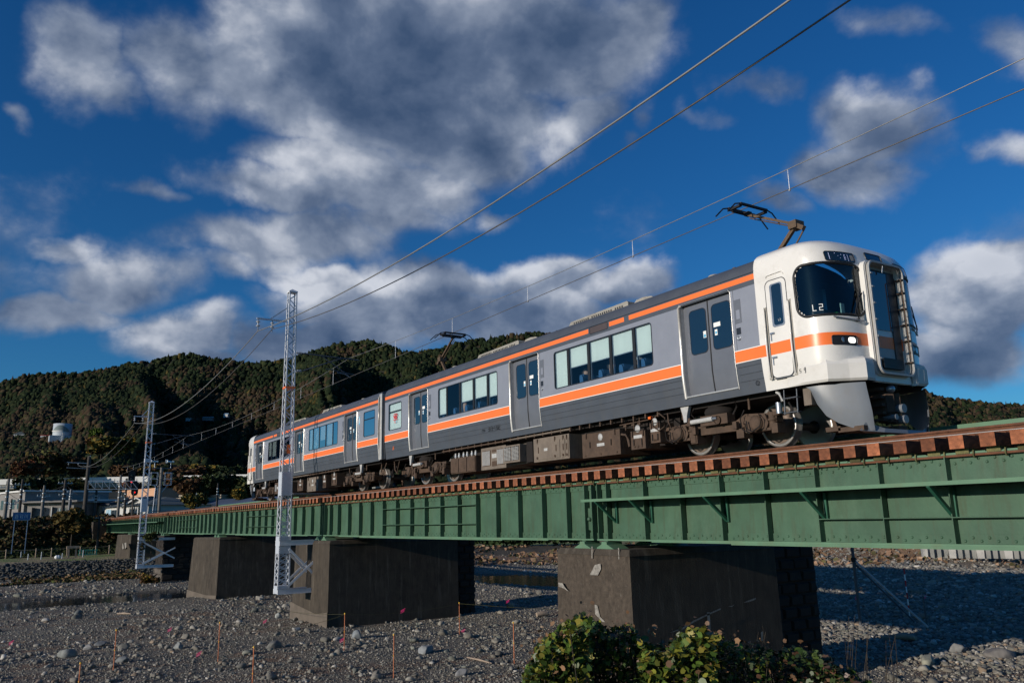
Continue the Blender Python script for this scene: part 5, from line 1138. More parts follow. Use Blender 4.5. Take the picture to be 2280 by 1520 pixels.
    for x,z1_ in ((17.915,2.52),(18.47,2.55)):
        h.tube([(x,-1.478,z1_),(x,-1.53,z1_-.05),(x,-1.53,1.8),(x,-1.52,1.5),(x+.0,-1.50,1.2),(x,-1.45,1.16)],.014,'white',8);h.box(x-.035,x+.035,-1.479,-1.472,1.15,z1_,'acgrey')
    B(h,'handrail',Dd)
    h=MB();text(h,'S',lambda x,z:(18.545+x,-1.474-.004,1.18+z),.06,'frame',.3);text(h,'P',lambda x,z:(18.62+x,-1.474-.002,1.18+z),.06,'frame',.3)
    for a,b in (((18.535,1.165),(18.665,1.165)),((18.535,1.255),(18.665,1.255)),((18.535,1.165),(18.535,1.255)),((18.665,1.165),(18.665,1.255)),((18.6,1.165),(18.6,1.255))): h.bar((a[0],-1.47,a[1]),(b[0],-1.47,b[1]),.014,.005,'frame',(0,1,0))
    B(h,'stencil_mark')
    h=MB()
    for x in (18.05,18.33): h.tube([(x,-1.33,.97),(x,-1.36,.5)],.014,'dsteel',6)
    for z in (.78,.52): h.box(18.03,18.35,-1.38,-1.26,z,z+.015,'dsteel')
    h.tube([(17.86,-1.3,.94),(17.95,-1.33,.90),(17.99,-1.33,.75)],.03,'damper',8);h.tube([(17.86,-1.28,.55),(17.86,-1.28,.75)],.055,'alu',12);h.tube([(18.12,-1.3,.72),(18.18,-1.32,.6),(18.12,-1.3,.45)],.03,'under',8)
    h.box(18.42,18.58,-1.28,-1.05,.62,.94,'grime');h.bar((18.62,-.95,.75),(18.75,-.9,.22),.12,.06,'brown');h.box(18.6,18.9,-1.0,-.6,.14,.22,'brown');h.box(18.85,19.35,-1.0,-.3,.11,.19,'brown')
    B(h,'cab_steps')
    return e
b1=dict(blind=[[2.0],[2.08,None,2.30,2.30,2.24],[2.0,2.42,2.42,2.42,2.28]],poster=1)
b2=dict(blind=[[None],[None,2.02,2.30,2.02,2.02],[None,None,None,2.15,2.2]],poster=0)
car(1,'lead train car nearest the viewer, grey with orange stripes and an ivory front end','') if False else car(1,'front train car, grey with orange stripes, ivory nose with lit head lamp',b1)
car(-1,'rear train car behind the tall mast, ivory cab at its far end',b2)
# ------------------------------------------------------------------ passengers
def person(x,y,z,lab,face=0,coat='cloth',mask=False,stand=False):
    m=MB();c=math.cos;s=math.sin
    def P(prof,ax=1.0,cx=0,cy=0):
        n=14;vs=[];fs=[]
        for h,rx,ry,ox in prof:
            for k in range(n): a=2*PI*k/n;vs.append((cx+ox+rx*c(a),cy+ry*s(a),h))
        for i in range(len(prof)-1):
            for k in range(n): fs.append((i*n+k,i*n+(k+1)%n,(i+1)*n+(k+1)%n,(i+1)*n+k))
        return vs,fs
    b=0 if not stand else 0
    low=-.85 if stand else -.25
    prof=[(low,.12,.17,0),(0,.13,.18,0),(.25,.12,.19,0),(.42,.11,.21,.01),(.50,.08,.17,.01),(.54,.055,.06,.015)]
    vs,fs=P(prof);m.add(vs,fs,coat,True)
    head=[(.54,.05,.055,.02),(.60,.052,.058,.02),(.63,.075,.07,.035),(.69,.092,.076,.04),(.75,.098,.08,.035),(.80,.092,.078,.03),(.84,.065,.06,.025),(.86,.02,.02,.02)]
    vs,fs=P(head);m.add(vs,fs,'skin',True)
    m.add([(.12,-.012,.70),(.12,.012,.70),(.155,0,.70),(.125,0,.745)],[(0,1,2),(0,2,3),(1,3,2)],'skin')
    for q in (-1,1): m.add([(.115,q*.03-.012,.755),(.128,q*.03,.752),(.115,q*.03+.012,.755),(.122,q*.03,.762)],[(0,1,3),(1,2,3)],'hair')
    for q in (-1,1): m.tube([(0,q*.19,.42),(.04,q*.22,.20),(.22,q*.15,.08),(.32,q*.08,.10)],.05,coat,8,rs=[.055,.05,.042,.03])
    if not stand:
        for q in (-1,1): m.tube([(0,q*.09,-.18),(.40,q*.10,-.16),(.42,q*.10,-.50)],.08,coat,8,rs=[.09,.07,.05])
    o=m.build('person')
    h=MB();vs,fs=P([(.66,.085,.083,-.02),(.74,.095,.09,-.015),(.80,.103,.088,.0),(.85,.085,.075,.015),(.885,.04,.04,.015)]);h.add(vs,fs,'hair',True);hh=h.build('hair',o,local=True)
    if mask: h=MB();h.prism([(.075,.635),(.135,.64),(.15,.69),(.138,.72),(.09,.715)],'y',-.06,.06,'mask');h.build('face_mask',o,local=True)
    o.location=(x,y,z);o.rotation_euler=(0,0,face);tag(o,lab,'person')
for a in [(11.85,-1.06,1.60,'passenger leaning back, seen through the second pane of the front window group',0,'cloth'),(12.85,-1.06,1.58,'passenger in dark clothes, seen through the third pane of the front window group',.1,'cloth'),(13.80,-1.06,1.63,'passenger wearing a white face mask in the fourth pane of the front window group',-.2,'cloth',True),(14.55,-1.06,1.5,'passenger low in the last pane of the front window group',0,'cloth2'),
  (4.85,-1.05,1.5,'passenger low in the first pane of the front car\'s rear window group',-.3,'cloth2',True),(5.62,-1.06,1.52,'passenger looking out of the unshaded pane of the front car',-.3,'cloth'),(6.65,-1.06,1.60,'passenger with raised arm in the third pane of the front car\'s rear window group',.2,'cloth2'),(7.45,-1.06,1.5,'passenger in the fourth pane of the front car\'s rear window group',0,'cloth'),(-13.0,-1.1,1.6,'passenger in the window of the rear car left of the tall mast',.1,'cloth')]:
    person(*a)
# ------------------------------------------------------------------ vegetation helpers
def rotshapes(base,n,tilt=1.2):
    o=[]
    for i in range(n):
        a,b=RNG.uniform(0,2*PI),RNG.normal()*tilt;R=np.array(Matrix.Rotation(a,3,'Z')@Matrix.Rotation(b,3,'X')@Matrix.Rotation(RNG.uniform(0,6.28),3,'Z'));o.append(base@R.T)
    return o
LEAF=np.array([(0,-1,0),(.45,-.85,.05),(.95,-.25,.12),(.55,.25,.03),(.35,1.0,-.12),(-.05,.55,.02),(-.55,.75,.06),(-.9,-.05,.12),(-.6,-.7,.06)])*.55;LEAFF=np.array([(0,1,2,3,4,5,6,7,8)])
LQ=np.array([(-.5,-.5,0),(.5,-.4,.1),(.4,.5,0),(-.5,.5,-.1)]);LQF=np.array([(0,1,2,3)])
leafm=mat('leaf surface',(1,1,1),.45,var=.18,scale=9,vcol='col',spec=.35)
_n=leafm.node_tree;_b=_n.nodes['Principled BSDF'];_b.inputs['Roughness'].default_value=.5
leafd=mat('distant leaf surface',(1,1,1),.8,var=.25,scale=3,vcol='col',spec=.2)
LSH=rotshapes(LEAF,30,.9);QSH=rotshapes(LQ,24,1.3)
def leaves(name,P,size,pal,shapes=QSH,F=LQF,m=None,parent=None,cj=.2):
    n=len(P);pal=np.array(pal);c=pal[RNG.integers(0,len(pal),n)]*(.6+.8*RNG.random((n,1)));s=size*(.6+.8*RNG.random(n))
    o=scatter(name,P,np.stack([s,s,s],-1),RNG.uniform(0,6.28,n),shapes,F,c,m or leafd,cj)
    if parent is not None:
        o.parent=parent;o.location=(-parent.location[0],-parent.location[1],-parent.location[2])
    return o
def tree(u,v0,v1,D,w,pal,lab,group='trees in front of the viaduct',n=2600,cone=False,cat='tree',bare=0):
    b=at(u,v0,D);t=at(u,v1,D);H=t[2]-b[2];e=empty('broadleaf_tree' if not cone else 'conifer_tree',tuple(b),label=lab,cat=cat,group=group)
    m=MB();pts=[(b[0],b[1],b[2]-1.5),(b[0]+.1,b[1],b[2]+H*.35),(b[0],b[1]+.1,b[2]+H*.8)];m.tube(pts,.2,'bark',7,rs=[.28*H/8,.2*H/8,.07])
    for k in range(7):
        a=k*2.4;z=b[2]+H*(.3+.08*k);r_=w*.42*(1-.08*k);m.tube([(b[0],b[1],z),(b[0]+r_*.6*math.cos(a),b[1]+r_*.6*math.sin(a),z+H*.1),(b[0]+r_*math.cos(a),b[1]+r_*math.sin(a),z+H*.17)],.05,'bark',5,rs=[.10,.06,.02])
    m.build('trunk',e)
    nc=14 if not cone else 10;P=[]
    for k in range(nc):
        a=RNG.uniform(0,6.28)
        if cone: f=k/nc;c=np.array([0,0,H*(.2+.75*f)]);r=w*.5*(1-f)*1.0+.3
        else:
            q=RNG.random()**.5;zf=RNG.uniform(.25,.88);c=np.array([math.cos(a)*w*.34*q,math.sin(a)*w*.34*q,H*zf]);r=w*RNG.uniform(.15,.26)
        d=RNG.normal(size=(n//nc,3));d/=np.linalg.norm(d,axis=1)[:,None];P.append(b+c+d*(r*RNG.random((n//nc,1))**.35)*np.array([1,1,.75]))
    leaves('crown',np.concatenate(P),w*.07,pal,parent=e);return e
G1=[(.022,.038,.014),(.03,.05,.016),(.018,.028,.012)];G2=[(.05,.06,.018),(.07,.07,.02),(.035,.045,.015)];BR=[(.10,.055,.028),(.085,.045,.025),(.12,.07,.03)];YL=[(.22,.14,.02),(.16,.11,.02),(.10,.09,.02)];RD=[(.15,.045,.02),(.11,.04,.02)]
for a in [(88,1100,1068,170,9,G2+G1,'olive green tree in front of the white viaduct, far left'),(150,1100,1075,175,8,G2,'low green tree under the viaduct between the utility poles'),(305,1105,1078,175,6,RD+BR,'reddish tree just left of the farther mast'),
 (345,1120,1072,170,6,G1,'dark tree directly right of the farther mast'),(395,1125,1052,170,10,BR+G1,'brownish bare looking tree left of the big evergreen clump'),(425,1110,1068,150,6,BR,'russet tree between wind gauge post and evergreen clump'),
 (460,1105,1063,150,7,G1,'dark evergreen of the clump before the viaduct, leftmost'),(488,1105,1058,155,7,G1+G2,'tall dark evergreen in the middle of the clump before the viaduct'),(512,1108,1068,150,5,BR+G1,'brown topped tree right of the tall evergreen'),
 (535,1110,1062,155,8,G1,'dark evergreen beside the far end of the train'),(528,1112,1092,140,3.2,YL,'small golden yellow tree in front of the evergreens'),(560,1112,1070,150,8,G1+G2,'green tree behind the rear cab of the train'),
 (600,1110,1065,160,9,G1,'dark tree half hidden behind the rear train car'),(250,1010,978,255,11,YL+G2,'yellowish round tree on the lower slope right of the big pole'),(225,1015,975,260,8,BR+YL,'orange brown tree on the lower slope above the big pole'),(215,985,955,285,6,[(.10,.15,.02),(.07,.11,.02)],'bright green tree on the slope below the white tank'),
 (95,1060,1015,255,10,BR+G2,'russet and green tree above the viaduct, left'),(120,1055,1005,265,10,G2,'yellow green tree above the viaduct between two poles'),(60,1062,1030,245,8,RD+BR,'dark red tree just above the viaduct'),(175,1062,1025,255,9,BR,'brownish tree above the viaduct near the big pole'),
 (455,1075,1040,285,12,YL+G2,'yellow tree on the slope above the viaduct, right'),(420,1072,1045,285,14,BR,'russet tree on the slope above the viaduct'),(330,1070,1040,275,10,BR+YL,'orange tree behind the farther mast'),(510,1075,1045,280,12,G1,'dark green tree above the viaduct near the train'),(280,1070,1040,275,10,BR,'rust coloured tree behind the signals')]:
    tree(*a)
# ------------------------------------------------------------------ town
def face_house(name,u0,u1,vt,vb,D0,D1,depth,wall,roof,lab,kind='flat',rh=1.2,wins=(),cat='house',over=.3,base=3.5,extra=None):
    p0=at(u0,vt,D0);p1=at(u1,vt,D1);zt=p0[2];zb=at(u0,vb,D0)[2]-base;d=p1-p0;d[2]=0;L=np.linalg.norm(d);d/=L;nrm=np.array([d[1],-d[0],0])
    if nrm@(CPOS-p0)<0:nrm=-nrm
    def P(s,q,z): v=p0+d*s-nrm*q;return (v[0],v[1],z)
    e=empty(name,P(L/2,depth/2,zb),label=lab,cat=cat,group='buildings of the town behind the bridge')
    m=MB();vs=[P(0,0,zb),P(L,0,zb),P(L,depth,zb),P(0,depth,zb),P(0,0,zt),P(L,0,zt),P(L,depth,zt),P(0,depth,zt)];m.add(vs,[(0,1,5,4),(1,2,6,5),(2,3,7,6),(3,0,4,7),(4,5,6,7)],wall)
    if kind=='gablefront': m.add([P(0,0,zt),P(L,0,zt),P(L/2,0,zt+rh)],[(0,1,2)],wall)
    m.build('wall',e);m=MB();o=over
    if kind=='flat':
        for a,b,c,f,h0,h1 in ((-o,L+o,-o,depth+o,0.01,.25),): 
            vs=[P(a,c,zt+h0),P(b,c,zt+h0),P(b,f,zt+h0),P(a,f,zt+h0),P(a,c,zt+h1),P(b,c,zt+h1),P(b,f,zt+h1),P(a,f,zt+h1)];m.add(vs,[(0,1,5,4),(1,2,6,5),(2,3,7,6),(3,0,4,7),(4,5,6,7),(3,2,1,0)],roof)
    elif kind=='gable':   # ridge parallel to the face
        vs=[P(-o,-o,zt-.05),P(L+o,-o,zt-.05),P(L+o,depth/2,zt+rh),P(-o,depth/2,zt+rh),P(L+o,depth+o,zt-.05),P(-o,depth+o,zt-.05)];m.add(vs,[(0,1,2,3),(3,2,4,5),(0,3,5),(1,4,2)],roof)
    elif kind=='hip':
        vs=[P(-o,-o,zt),P(L+o,-o,zt),P(L+o,depth+o,zt),P(-o,depth+o,zt),P(min(depth/2,L*.4),depth/2,zt+rh),P(L-min(depth/2,L*.4),depth/2,zt+rh)];m.add(vs,[(0,1,5,4),(1,2,5),(2,3,4,5),(3,0,4)],roof)
    elif kind=='gablefront':
        vs=[P(-o,-o,zt-.1),P(L/2,-o,zt+rh+.05),P(L/2,depth,zt+rh+.05),P(-o,depth,zt-.1),P(L+o,-o,zt-.1),P(L+o,depth,zt-.1)];m.add(vs,[(0,1,2,3),(1,4,5,2)],roof)
        m.bar(P(-o,-o-.02,zt-.12),P(L/2,-o-.02,zt+rh),.1,.18,'wallw');m.bar(P(L+o,-o-.02,zt-.12),P(L/2,-o-.02,zt+rh),.1,.18,'wallw')
    m.build('roof',e)
    for (s0,s1,z0,z1,mm) in wins:
        f=MB();a,b=s0*L,s1*L;c,g=zt-z0,zt-z1
        f.bar(P((a+b)/2,-.03,c),P((a+b)/2,-.03,g),b-a+.12,.06,'wallw' if mm=='winb' else mm,tuple(nrm));w=f.build('window',e);f=MB();f.add([P(a,-.07,g),P(b,-.07,g),P(b,-.07,c),P(a,-.07,c)],[(0,1,2,3)],mm);f.add([P((a+b)/2-.03,-.075,g),P((a+b)/2+.03,-.075,g),P((a+b)/2+.03,-.075,c),P((a+b)/2-.03,-.075,c)],[(0,1,2,3)],'alu');f.build('pane',w)
    if extra: extra(e,P,L,zt)
    return e
def rails_extra(e,P,L,zt):
    m=MB()
    for z in (zt-4.0,zt-3.4): m.bar(P(-.2,-1.6,z),P(L*.9,-1.6,z),.06,.06,'alu')
    for k in range(14): m.bar(P(L*.9*k/13,-1.6,zt-4.4),P(L*.9*k/13,-1.6,zt-3.4),.05,.05,'alu')
    m.bar(P(L*.36,-.2,zt-4.2),P(L*.36,-.2,zt-.6),.9,.05,'signw');m.bar(P(L*.55,-.2,zt-4.2),P(L*.55,-.2,zt-.6),.7,.05,'letter');m.bar(P(L*.12,-.2,zt-4.2),P(L*.12,-.2,zt-.6),1.8,.05,'winb');m.build('balcony_rail',e)
face_house('apartment_house',62,165,1120,1150,140,136,9,'wallg','wallg','low grey concrete building with a deep flat roof, behind the blue sign','flat',wins=((.68,.74,.8,3,'winb'),(.78,.84,.8,3,'winb')),over=1.2,extra=rails_extra,cat='building')
face_house('apartment_house',0,56,1100,1150,150,140,12,'wallg','viad','dark building with a long white parapet at the left edge','flat',wins=((.1,.2,1,2.4,'winb'),(.3,.4,1,2.4,'winb'),(.55,.65,1,2.4,'winb'),(.75,.85,1,2.4,'winb'),(.1,.2,3.4,4.8,'winb'),(.3,.4,3.4,4.8,'winb'),(.55,.65,3.4,4.8,'winb')),cat='building')
face_house('apartment_house',160,190,1118,1150,148,141,8,'wallw','viad','small white flat roofed building right of the grey one','flat',cat='building')
def peach_x(e,P,L,zt):
    m=MB();m.bar(P(0,-.05,zt-1.9),P(L,-.05,zt-1.9),.12,.12,'wallc');m.build('ledge',e);m=MB();m.bar(P(L*.56,-.1,zt-1.1),P(L*.56,-.1,zt-1.9),.8,.06,'winb');m.build('vent_window',e)
face_house('apartment_house',217,345,1099,1140,180,160,14,'wallo','wallo','long peach coloured building behind the houses, left of the farther mast','flat',extra=peach_x,cat='building',over=.05)
face_house('town_house',190,222,1126,1150,145,139,8,'wallc','roofd','cream house with a dark roof right of the big dark pole','gable',.9,((.15,.35,.6,1.6,'winb'),(.6,.8,.6,1.6,'winb')))
face_house('town_house',218,246,1126,1150,141,136,6,'wallw','roofd','small white house with a flat eave below the peach building','flat',wins=((.3,.6,.8,1.8,'winb'),))
face_house('town_house',240,275,1120,1150,146,139,8,'wallw','roofd','house with black tiled roof under the peach building','gable',.9,((.15,.35,.6,1.6,'winb'),))
face_house('town_house',234,330,1130,1160,136,122,9,'wallw','roofg','white house with green grey hip roof at the left end of the bridge','hip',1.25,((.05,.16,.3,1.7,'signw'),(.17,.34,.4,1.7,'winb'),(.60,.74,.4,1.8,'winb'),(.80,.90,.4,1.2,'winb')),over=.6)
face_house('town_house',280,338,1128,1160,130,126,6,'wallw','roofg','pale gabled annex beside the farther mast','gablefront',1.2,((.2,.35,.5,1.6,'winb'),),over=.5)
face_house('town_house',340,395,1122,1150,150,142,10,'wallc','roofg','dark roofed house just right of the farther mast','hip',1.0,((.2,.3,.5,1.5,'winb'),(.6,.7,.5,1.5,'winb')))
face_house('warehouse',362,424,1113,1145,146,142,12,'wallc','wallc','cream block with three small windows beside the blue roofed shed','flat',wins=((.2,.25,.6,1.4,'winb'),(.42,.47,.6,1.4,'winb'),(.62,.67,.6,1.4,'winb')),over=.05,cat='building')
face_house('warehouse',415,575,1127,1150,145,129,10,'wallg','roofb','long shed with a slate blue metal roof behind the bridge deck','gable',1.1,cat='shed',over=.6)
face_house('town_house',400,428,1105,1130,150,148,6,'wallc','wallc','small cream rooftop block, left of two above the blue roofed shed','flat',cat='building',over=.1)
face_house('town_house',463,492,1105,1130,150,148,6,'wallc','wallc','small cream rooftop block, right of two above the blue roofed shed','flat',cat='building',over=.1,wins=((.65,.9,.5,1.2,'winb'),))
# viaduct
e=empty('road_viaduct',tuple(at(200,1110,235)),label='white walled motorway viaduct running across the foot of the hills',cat='viaduct')
pa=at(-260,1078,290);pb=at(640,1060,222);dd=(pb-pa)/np.linalg.norm(pb-pa);nn=np.array([-dd[1],dd[0],0]);
if nn@(CPOS-pa)<0:nn=-nn
m=MB();q=Vector(pa);r_=Vector(pb);m.bar(pa+nn*.2,pb+nn*.2,.25,1.5,'viad');L=np.linalg.norm(pb-pa)
for k in range(int(L/3.2)): c=pa+dd*(k*3.2);m.bar(c+nn*.36+np.array([0,0,-.75]),c+nn*.36+np.array([0,0,.25]),.12,.06,'viadg')
m.build('sound_wall',e);m=MB();m.bar(pa-nn*5+np.array([0,0,-1.4]),pb-nn*5+np.array([0,0,-1.4]),10,1.1,'viadg');m.build('deck',e)
for k in range(9):
    c=pa+dd*(12+k*26)-nn*5;m=MB();m.bar(c+np.array([0,0,-14]),c+np.array([0,0,-1.9]),2.2,2.2,'viadg');m.build('column',e)
# tank building on the slope
HD=hill_hit(138,990)-14;FQ=HD/300;tc=at(138,985,HD);gz=tc[2];e=empty('round_tank_building',tuple(tc),label='white cylindrical tank building on a white plinth halfway up the hill',cat='water tank',group=None)
R_=HD*16.5/1792*1.0;hh=at(138,943,HD)[2]-at(138,970,HD)[2]
m=MB();m.lathe([(R_,0),(R_,hh*1.0),(R_*.97,hh*1.0+.1),(0,hh+.25)],tuple(at(138,971,HD)),'z','tankm',36);m.build('cylinder',e)
m=MB();m.lathe([(R_*1.01,0),(R_*1.01,.9)],tuple(at(138,962,HD)),'z','viad',36);m.build('white_ring',e)
m=MB();c=at(138,980,HD);z0=at(138,987,HD)[2];z1=at(138,972,HD)[2];m.box(c[0]-4*FQ,c[0]+4*FQ,c[1]-3.8*FQ,c[1]+3.8*FQ,z0-4,z1,'tankm');m.box(c[0]+3.9*FQ,c[0]+4.4*FQ,c[1]-.6,c[1]+.6,z0-3,z1+2.2,'viad');m.build('plinth',e)
vs=[];c=np.array(at(138,971,HD));fsz=18
for k in range(fsz+1):
    a=math.radians(-5-PI*0+(-75+125*k/fsz));hq=hh*(.30+.55*math.sin(PI*k/fsz)**.8) if 0<k<fsz else hh*.30;vs+=[(c[0]+R_*1.004*math.cos(a),c[1]+R_*1.004*math.sin(a),c[2]+hh*.32),(c[0]+R_*1.004*math.cos(a),c[1]+R_*1.004*math.sin(a),c[2]+max(hq,hh*.32))]
m=MB();m.add(vs,[(2*k,2*k+2,2*k+3,2*k+1) for k in range(fsz)],mat('grey green dome emblem',(.16,.21,.21),.7));m.build('dome_emblem',e)
HD=hill_hit(90,979);face_house('hill_house',90,113,969,975,HD-16,HD-18,6,'wallw','red','low white hillside building with a reddish roof left of the round tank','flat',base=2)
HD=hill_hit(30,977);face_house('hill_house',30,55,966,973,HD-16,HD-18,8,'wallw','roofg','hillside house with a pale green gable roof, far left','hip',2.5,((.3,.5,.3,1.2,'winb'),),base=2)
HD=hill_hit(163,981);face_house('hill_house',163,182,972,977,HD-16,HD-18,4,'viad','blue','small white and blue building right of the round tank','flat',base=1.5)
HD=hill_hit(414,939);face_house('hill_house',414,424,931,935,HD-16,HD-18,4,'wallw','wallw','tiny white house on the terraced slope, left of the pale one','flat',base=1)
HD=hill_hit(450,938);face_house('hill_house',450,474,930,934,HD-16,HD-18,6,'wallg','viadg','low pale roofed house on the terraced slope right of the tiny white house','gable',1.6,base=1)
HD=hill_hit(498,931);face_house('hill_house',498,507,922,927,HD-16,HD-18,4,'wallw','signw','small white and blue roofed house above the rear train car','gable',1.2,base=1)
# ------------------------------------------------------------------ poles, signals
def upole(u,vb,vt,D,mm,lab,lean=0,arms=(),r=.17):
    b=at(u,vb,D);t=np.array([b[0],b[1],at(u,vt,D)[2]]);e=empty('utility_pole',tuple(b),label=lab,cat='utility pole',group='poles along the railway in the town')
    m=MB();m.tube([b-np.array([0,0,1.5]),b+(t-b)*.5,t],r,mm,10,rs=[r*1.25,r*1.1,r*.8]);m.build('shaft',e)
    for f,w,mm2 in arms:
        m=MB();z=b[2]+(t[2]-b[2])*f;m.bar((b[0],b[1]-w,z),(b[0],b[1]+w,z),.09,.09,mm2)
        for q in (-.85,-.4,.4,.85): m.tube([(b[0],b[1]+w*q,z),(b[0],b[1]+w*q,z+.25)],.05,'insul',6)
        m.build('crossarm',e)
    for k in range(3):
        m=MB();z=b[2]+(t[2]-b[2])*(.45+.13*k);m.lathe([(r*1.25,0),(r*1.25,.12)],(b[0],b[1],z),'z','alu',10);m.build('pole_band',e)
    return b,t
poles=[]
for a in [(9,1165,1065,122,'pole','pale grey leaning utility pole near the left edge',0,((.8,.9,'alu'),),.2),(22,1150,1110,126,'poled','thin dark pole left of the blue sign',0,((.7,.6,'alu'),),.12),(42,1150,1066,126,'poled','tall dark pole behind the blue sign',0,((.85,.9,'alu'),(.4,.7,'alu')),.16),
  (93,1145,1080,124,'pole','grey pole in front of the flat roofed concrete building',0,((.62,.8,'alu'),(.8,.5,'alu')),.18),(139,1145,1068,125,'poled','tall dark pole right of the grey concrete building',0,((.9,.9,'alu'),(.55,.7,'alu')),.2),
  (155,1130,1088,128,'dsteel','blue grey steel pole behind the brush',0,((.8,.5,'alu'),),.18),(211,1140,1090,124,'poled','dark pole left of the hip roofed white house',0,((.6,.5,'alu'),),.16),
  (262,1150,1057,122,'pole','dark leaning pole with a yellow band beside the white house',0,((.35,.4,'yellow'),),.17),(276,1150,1064,124,'poled','pole with a yellow box between the two signals',0,((.5,.6,'alu'),),.14),(483,1122,1075,120,'poled','lone dark pole behind the blue roofed shed',0,(),.12),(437,1110,1095,140,'poled','thin short post above the blue roofed shed',0,(),.08),
  (127,1200,1150,88,'pole','short pole at the foot of the brushy bank',0,(),.14)][:11]:
    poles.append(upole(*a))
bp=np.array([-95.6,-3.0,-2.0]);e=empty('utility_pole',tuple(bp),label='thick dark stained pole with the bracket carrying the feeder wires',cat='utility pole',group='poles along the railway in the town')
m=MB();m.tube([bp,bp+np.array([0,0,5]),bp+np.array([0,0,10.3])],.25,'poled',12,rs=[.32,.27,.2]);m.build('shaft',e)
for y in (0,): m=MB();m.bar((-95.6,-3,7.3),(-95.6,-5.6,7.4),.07,.07,'galv');m.bar((-95.6,-3,6.6),(-95.6,-5.6,6.7),.05,.05,'galv');insulator(m,(-95.6,-4.24,7.4),(-95.6,-4.24,6.95));insulator(m,(-95.6,-5.4,7.4),(-95.6,-5.4,6.95));m.build('feeder_bracket',e)
m=MB();m.tube([(-95.6,-3,7.9),(-95.4,-2.9,8.3)],.06,'insul',8);m.build('insulator',e)
pt=at(222,1150,112);m=MB();m.tube([(pt[0],pt[1],-4.4),(pt[0],pt[1],at(222,1148,112)[2])],.13,'poled',8);m.bar((pt[0],pt[1]-.5,at(222,1152,112)[2]),(pt[0],pt[1]+.5,at(222,1152,112)[2]),.06,.06,'alu');tag(m.build('utility_pole'),'short pole standing in the brush left of the bridge end','utility pole','poles along the railway in the town')
# portal truss between poles
e=empty('catenary_portal',tuple(at(260,1085,110)),label='thin lattice portal beam spanning the tracks between two poles',cat='catenary portal')
a=at(197,1070,112);b=at(308,1070,112);m=MB()
for dz in (0,-1.0): m.bar(a+np.array([0,0,dz]),b+np.array([0,0,dz]),.06,.06,'galv')
L=np.linalg.norm(b-a);k=0
while k<7: p=a+(b-a)*k/7;q=a+(b-a)*(k+1)/7;m.bar(p,q+np.array([0,0,-1.0]),.04,.04,'galv');m.bar(p,p+np.array([0,0,-1.0]),.04,.04,'galv');k+=1
m.build('beam',e)
for i,(i0,i1,f0,f1,s) in enumerate([(0,3,.9,.8,.8),(0,3,.7,.65,.9),(3,4,.8,.9,.7),(3,4,.6,.7,.9),(4,6,.9,.9,1.0),(4,6,.6,.8,1.0),(2,4,.85,.85,.8),(6,8,.9,.6,.6)]):
    p=poles[i0][0]+(poles[i0][1]-poles[i0][0])*f0;q=poles[i1][0]+(poles[i1][1]-poles[i1][0])*f1
    m=MB();m.tube([tuple(p+(q-p)*t-np.array([0,0,4*s*t*(1-t)])) for t in np.linspace(0,1,12)],.022,'wire',5);tag(m.build('service_wire'),['upper wire sagging from the grey leaning pole to the grey pole','lower wire sagging from the grey leaning pole to the grey pole','upper wire from the grey pole to the tall dark pole beside the concrete building','lower wire from the grey pole to the tall dark pole beside the concrete building','upper wire from the tall dark pole towards the hip roofed house','lower wire from the tall dark pole towards the hip roofed house','wire running behind the blue sign to the tall dark pole','wire from the hip roofed house pole to the pole between the signals'][i],'overhead wire','service wires in the town')
def signal(u,vl,D,lab,pu,vb):
    c=at(u,vl,D);b=at(pu,vb,D);e=empty('railway_signal',(b[0],b[1],b[2]),label=lab,cat='railway signal',group='railway signals showing red')
    m=MB();m.tube([b-np.array([0,0,1]),(b[0],b[1],c[2]-.2)],.07,'poled',8);m.bar((b[0],b[1],c[2]-.2),(c[0],c[1],c[2]-.1),.06,.06,'poled');m.build('post',e)
    m=MB();pr=[(.42*math.cos(t),.75+.42*math.sin(t)) for t in np.linspace(0,PI,9)]+[(-.42*math.cos(t),-.35-.42*math.sin(t)) for t in np.linspace(0,PI,9)];m.prism([(c[1]+y,c[2]+z) for y,z in pr],'x',c[0]-.04,c[0],'black');m.build('backplate',e)
    for k,mm in enumerate(('redl','dglass','dglass')):
        m=MB();m.lathe([(.13,0),(.13,.2),(.12,.2),(.12,.02)],(c[0],c[1],c[2]-.32+.42*k),'x','black',12);h=m.build('lamp_hood',e);m=MB();m.lathe([(.11,.03),(0,.035)],(c[0],c[1],c[2]-.32+.42*k),'x',mm,12);m.build('lens',h)
    m=MB()
    for dz in (-1.6,-2.3): m.bar((b[0],b[1]-.5,c[2]+dz),(b[0],b[1]+.5,c[2]+dz),.03,.03,'dsteel')
    m.bar((b[0],b[1]-.5,c[2]-1.6),(b[0],b[1]-.5,c[2]-2.3),.03,.03,'dsteel');m.bar((b[0],b[1]+.5,c[2]-1.6),(b[0],b[1]+.5,c[2]-2.3),.03,.03,'dsteel');m.build('ladder_cage',e)
signal(293,1067,119,'upper of the two dark railway signals showing a red light, left of the mast',292.5,1148)
signal(300,1090,117,'lower of the two dark railway signals showing a red light, close to the mast',294,1150)
b=at(348,1140,118);e=empty('wind_gauge_tower',tuple(b),label='grey steel post with two caged platforms and white wind gauges on top',cat='weather post')
zt=at(355,1035,118)[2];c=np.array([b[0],b[1]+.3,0]);m=MB();m.tube([(c[0],c[1],b[2]-2),(c[0],c[1],zt-.3)],.20,'pole',12);m.build('post',e)
